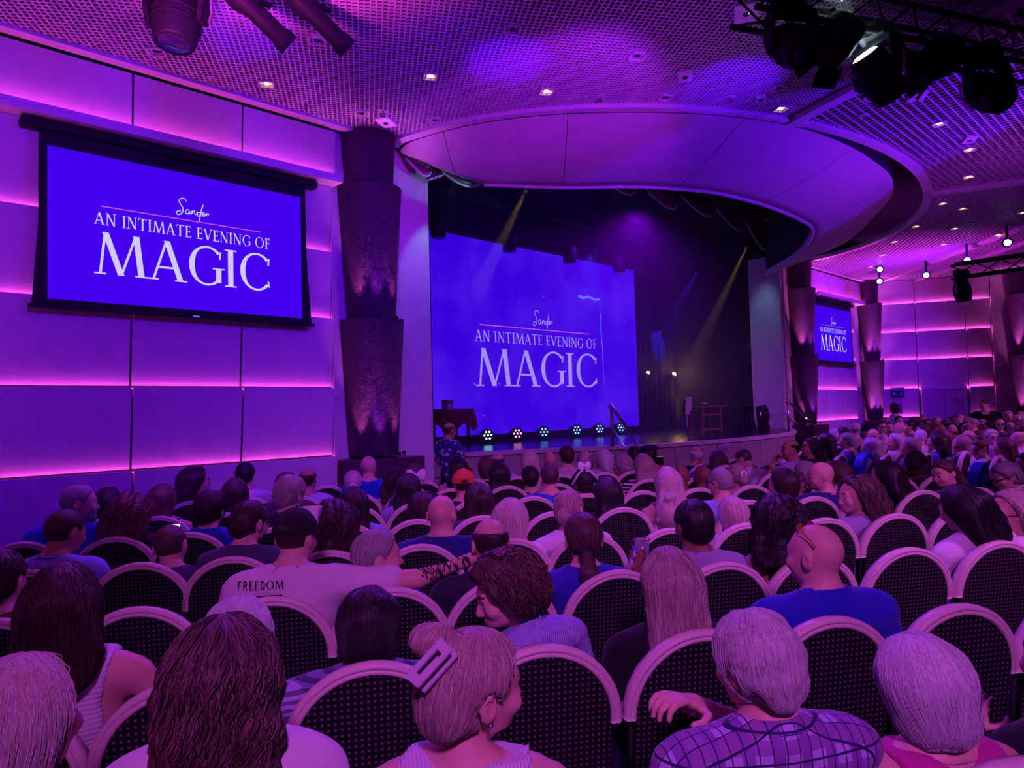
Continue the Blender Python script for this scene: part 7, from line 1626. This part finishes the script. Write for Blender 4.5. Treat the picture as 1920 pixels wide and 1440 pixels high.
P(14.672, 3.654, 1.271, 2.133, 'dark-bearded young man facing left in the far rows', hair='short', hc='black', head=(80, 0, 0), top='tee', tc_=(0.1, 0.1, 0.12), extras=[('beard', 'dark')], lod=2)
P(17.906, 4.422, 1.311, 2.133, 'sandy-haired person at the right door edge', hair='short', hc='brown', top='tee', tc_=(0.3, 0.2, 0.2), lod=2)
P(16.501, 3.972, 1.306, 2.133, 'balding man in a rust shirt facing the camera', hair='fringe', hc='white', head=(95, 0, 0), top='tee', tc_=(0.6, 0.15, 0.05), lod=2)
P(18.266, 4.352, 1.338, 2.133, 'bald man far back before the wall right of the door', hair='bald', hc='grey', head=(60, 0, 0), top='tee', tc_=(0.4, 0.3, 0.4), lod=2)
P(16.983, 3.923, 1.315, 2.133, 'person with a sandy fringe left of the standing man in black', hair='bob', hc='blonde', fem=1, head=(70, 0, 0), top='tee', tc_=(0.4, 0.3, 0.3), lod=2)
P(15.435, 3.613, 1.258, 2.133, 'dark-haired woman with her face framed by a bob', hair='bob', hc='black', fem=1, head=(85, 0, 0), top='tee', tc_=(0.5, 0.3, 0.4), lod=2)
P(15.193, 3.426, 1.323, 2.133, 'big grey crew-cut man in front of the standing man in black', hair='crop', hc='grey', top='tee', tc_=(0.6, 0.4, 0.6), wide=1.15, lod=2)
P(16.736, 3.608, 1.263, 2.133, 'person with light short hair in front of the standing man in black', hair='short', hc='light', head=(60, 0, 0), top='tee', tc_=(0.3, 0.2, 0.3), lod=2)
P(14.471, 3.160, 1.133, 2.133, 'dark auburn-haired person behind the red updo', hair='short_full', hc='auburn', top='tee', tc_=(0.3, 0.1, 0.2), lod=2)
P(16.616, 3.447, 1.233, 2.133, 'dark-haired person holding a phone up to film', hair='short_full', hc='dark', top='tee', tc_=(0.4, 0.2, 0.2), pose='phone', lod=2)
P(13.768, 2.862, 1.177, 2.133, 'white-haired woman with glasses facing the camera', hair='short_full', hc='white', fem=1, head=(100, 0, 0), top='tee', tc_=(0.5, 0.3, 0.4), extras=[('glasses',)], lod=2)
P(15.549, 3.081, 1.319, 2.133, 'dark-haired girl with glasses facing left at the right', hair='shoulder', hc='black', fem=1, head=(75, 0, 0), top='tee', tc_=(0.2, 0.1, 0.2), extras=[('glasses',)], lod=2)
P(17.462, 3.315, 1.417, 2.133, 'man with short fair hair in a checked shirt, far right', hair='short', hc='light', head=(90, 0, 0), top='tee', tc_=(0.6, 0.5, 0.5), pat='floral', lod=2)
P(16.020, 2.902, 1.365, 2.133, 'bald man with glasses facing the camera, far right', hair='bald', hc='grey', head=(95, 0, 0), top='tee', tc_=(0.6, 0.4, 0.5), extras=[('glasses',)], lod=2)
P(18.513, 3.274, 1.385, 2.133, 'fair-haired person high up at the far right picture edge', hair='short', hc='blonde', head=(60, 0, 0), top='tee', tc_=(0.4, 0.3, 0.3), lod=2)
P(15.151, 2.631, 1.315, 2.133, 'bald man half cut off by the far right picture edge', hair='bald', hc='grey', head=(80, 0, 0), top='tee', tc_=(0.5, 0.4, 0.5), lod=2)
P(13.649, 2.418, 1.215, 2.133, 'man with dark bushy hair at the right picture edge', hair='curly_short', hc='dark', head=(80, 0, 0), top='tee', tc_=(0.4, 0.3, 0.5), lod=2)
P(16.963, 5.316, 1.644, 2.133, 'dark-haired woman in a white shirt standing below the A6 sign', hair='bob', hc='dark', fem=1, top='tee', tc_=(0.8, 0.76, 0.78), stand=True, head=(-70, 0, 0), wide=1.15, lod=2)
P(17.456, 3.725, 1.662, 3.333, 'man in a black shirt standing at the far wall right of the door', hair='crop', hc='dark', top='tee', tc_=(0.012, 0.012, 0.015), stand=True, head=(-40, 10, 0), wide=1.15, lod=2)
# ------------------------------------------------------------------ things held in hands
def cup(label, p, h=.11, m=None, liquid=True):
    t = thing('drinking_cup', label, 'cup', (p[0], p[1], p[2]-h*.5))
    MB().lathe([(.026, 0), (.030, .004), (.040, h), (.037, h), (.028, .008), (.002, .006)], 20, close=False).build('cup_wall', m, t, smooth=True)
    if liquid: MB().lathe([(.026, .008), (.034, h*.62), (.002, h*.62)], 20, close=False).build('drink', mat('dark_drink', (.05, .03, .06), .1), t, smooth=True)
    MB().lathe([(.0395, h-.004), (.042, h), (.0395, h+.003)], 20, close=False).build('lip', m, t)
def phone(label, p, rz, tilt=60, lit=None):
    t = thing('phone', label, 'phone', p, rz); t.rotation_euler = (radians(tilt), 0, rz)
    MB().bbox((-.037, -.075, -.004), (.037, .075, .004)).build('case', m_black, t, bevel=.004)
    MB().bbox((-.033, -.07, .004), (.033, .07, .0048)).build('display', lit or m_lens, t)
    MB().bbox((.012, .045, -.0055), (.030, .068, -.004)).build('camera_bump', m_black, t)
clear = mat('clear_plastic_cup', (.32, .28, .36), .12, spec=.7)
q, rz = in_hand('black-haired man in a grey-lilac shirt holding up a plastic cup', 0); cup('clear plastic cup held up by the black-haired man', q, .12, clear)
q, rz = in_hand('person at the left picture edge holding out a white cup', 1); cup('white paper cup held at the left picture edge', q, .09, m_white, False)
q, rz = in_hand('woman with frizzy auburn shoulder-length hair by the left wall', 1, .08, (0, 0, .03)); phone('brightly lit phone held by the frizzy-haired woman', q, rz, 65, emis('phone_glow', (1, .9, .7), 1.6))
q, rz = in_hand('woman with a ponytail and dark jacket looking down to the left', 0, .08, (0, 0, .03)); phone('phone with a dim green display held by the woman with the ponytail', q, rz, 50, emis('phone_dim', (.08, .16, .08), .5))
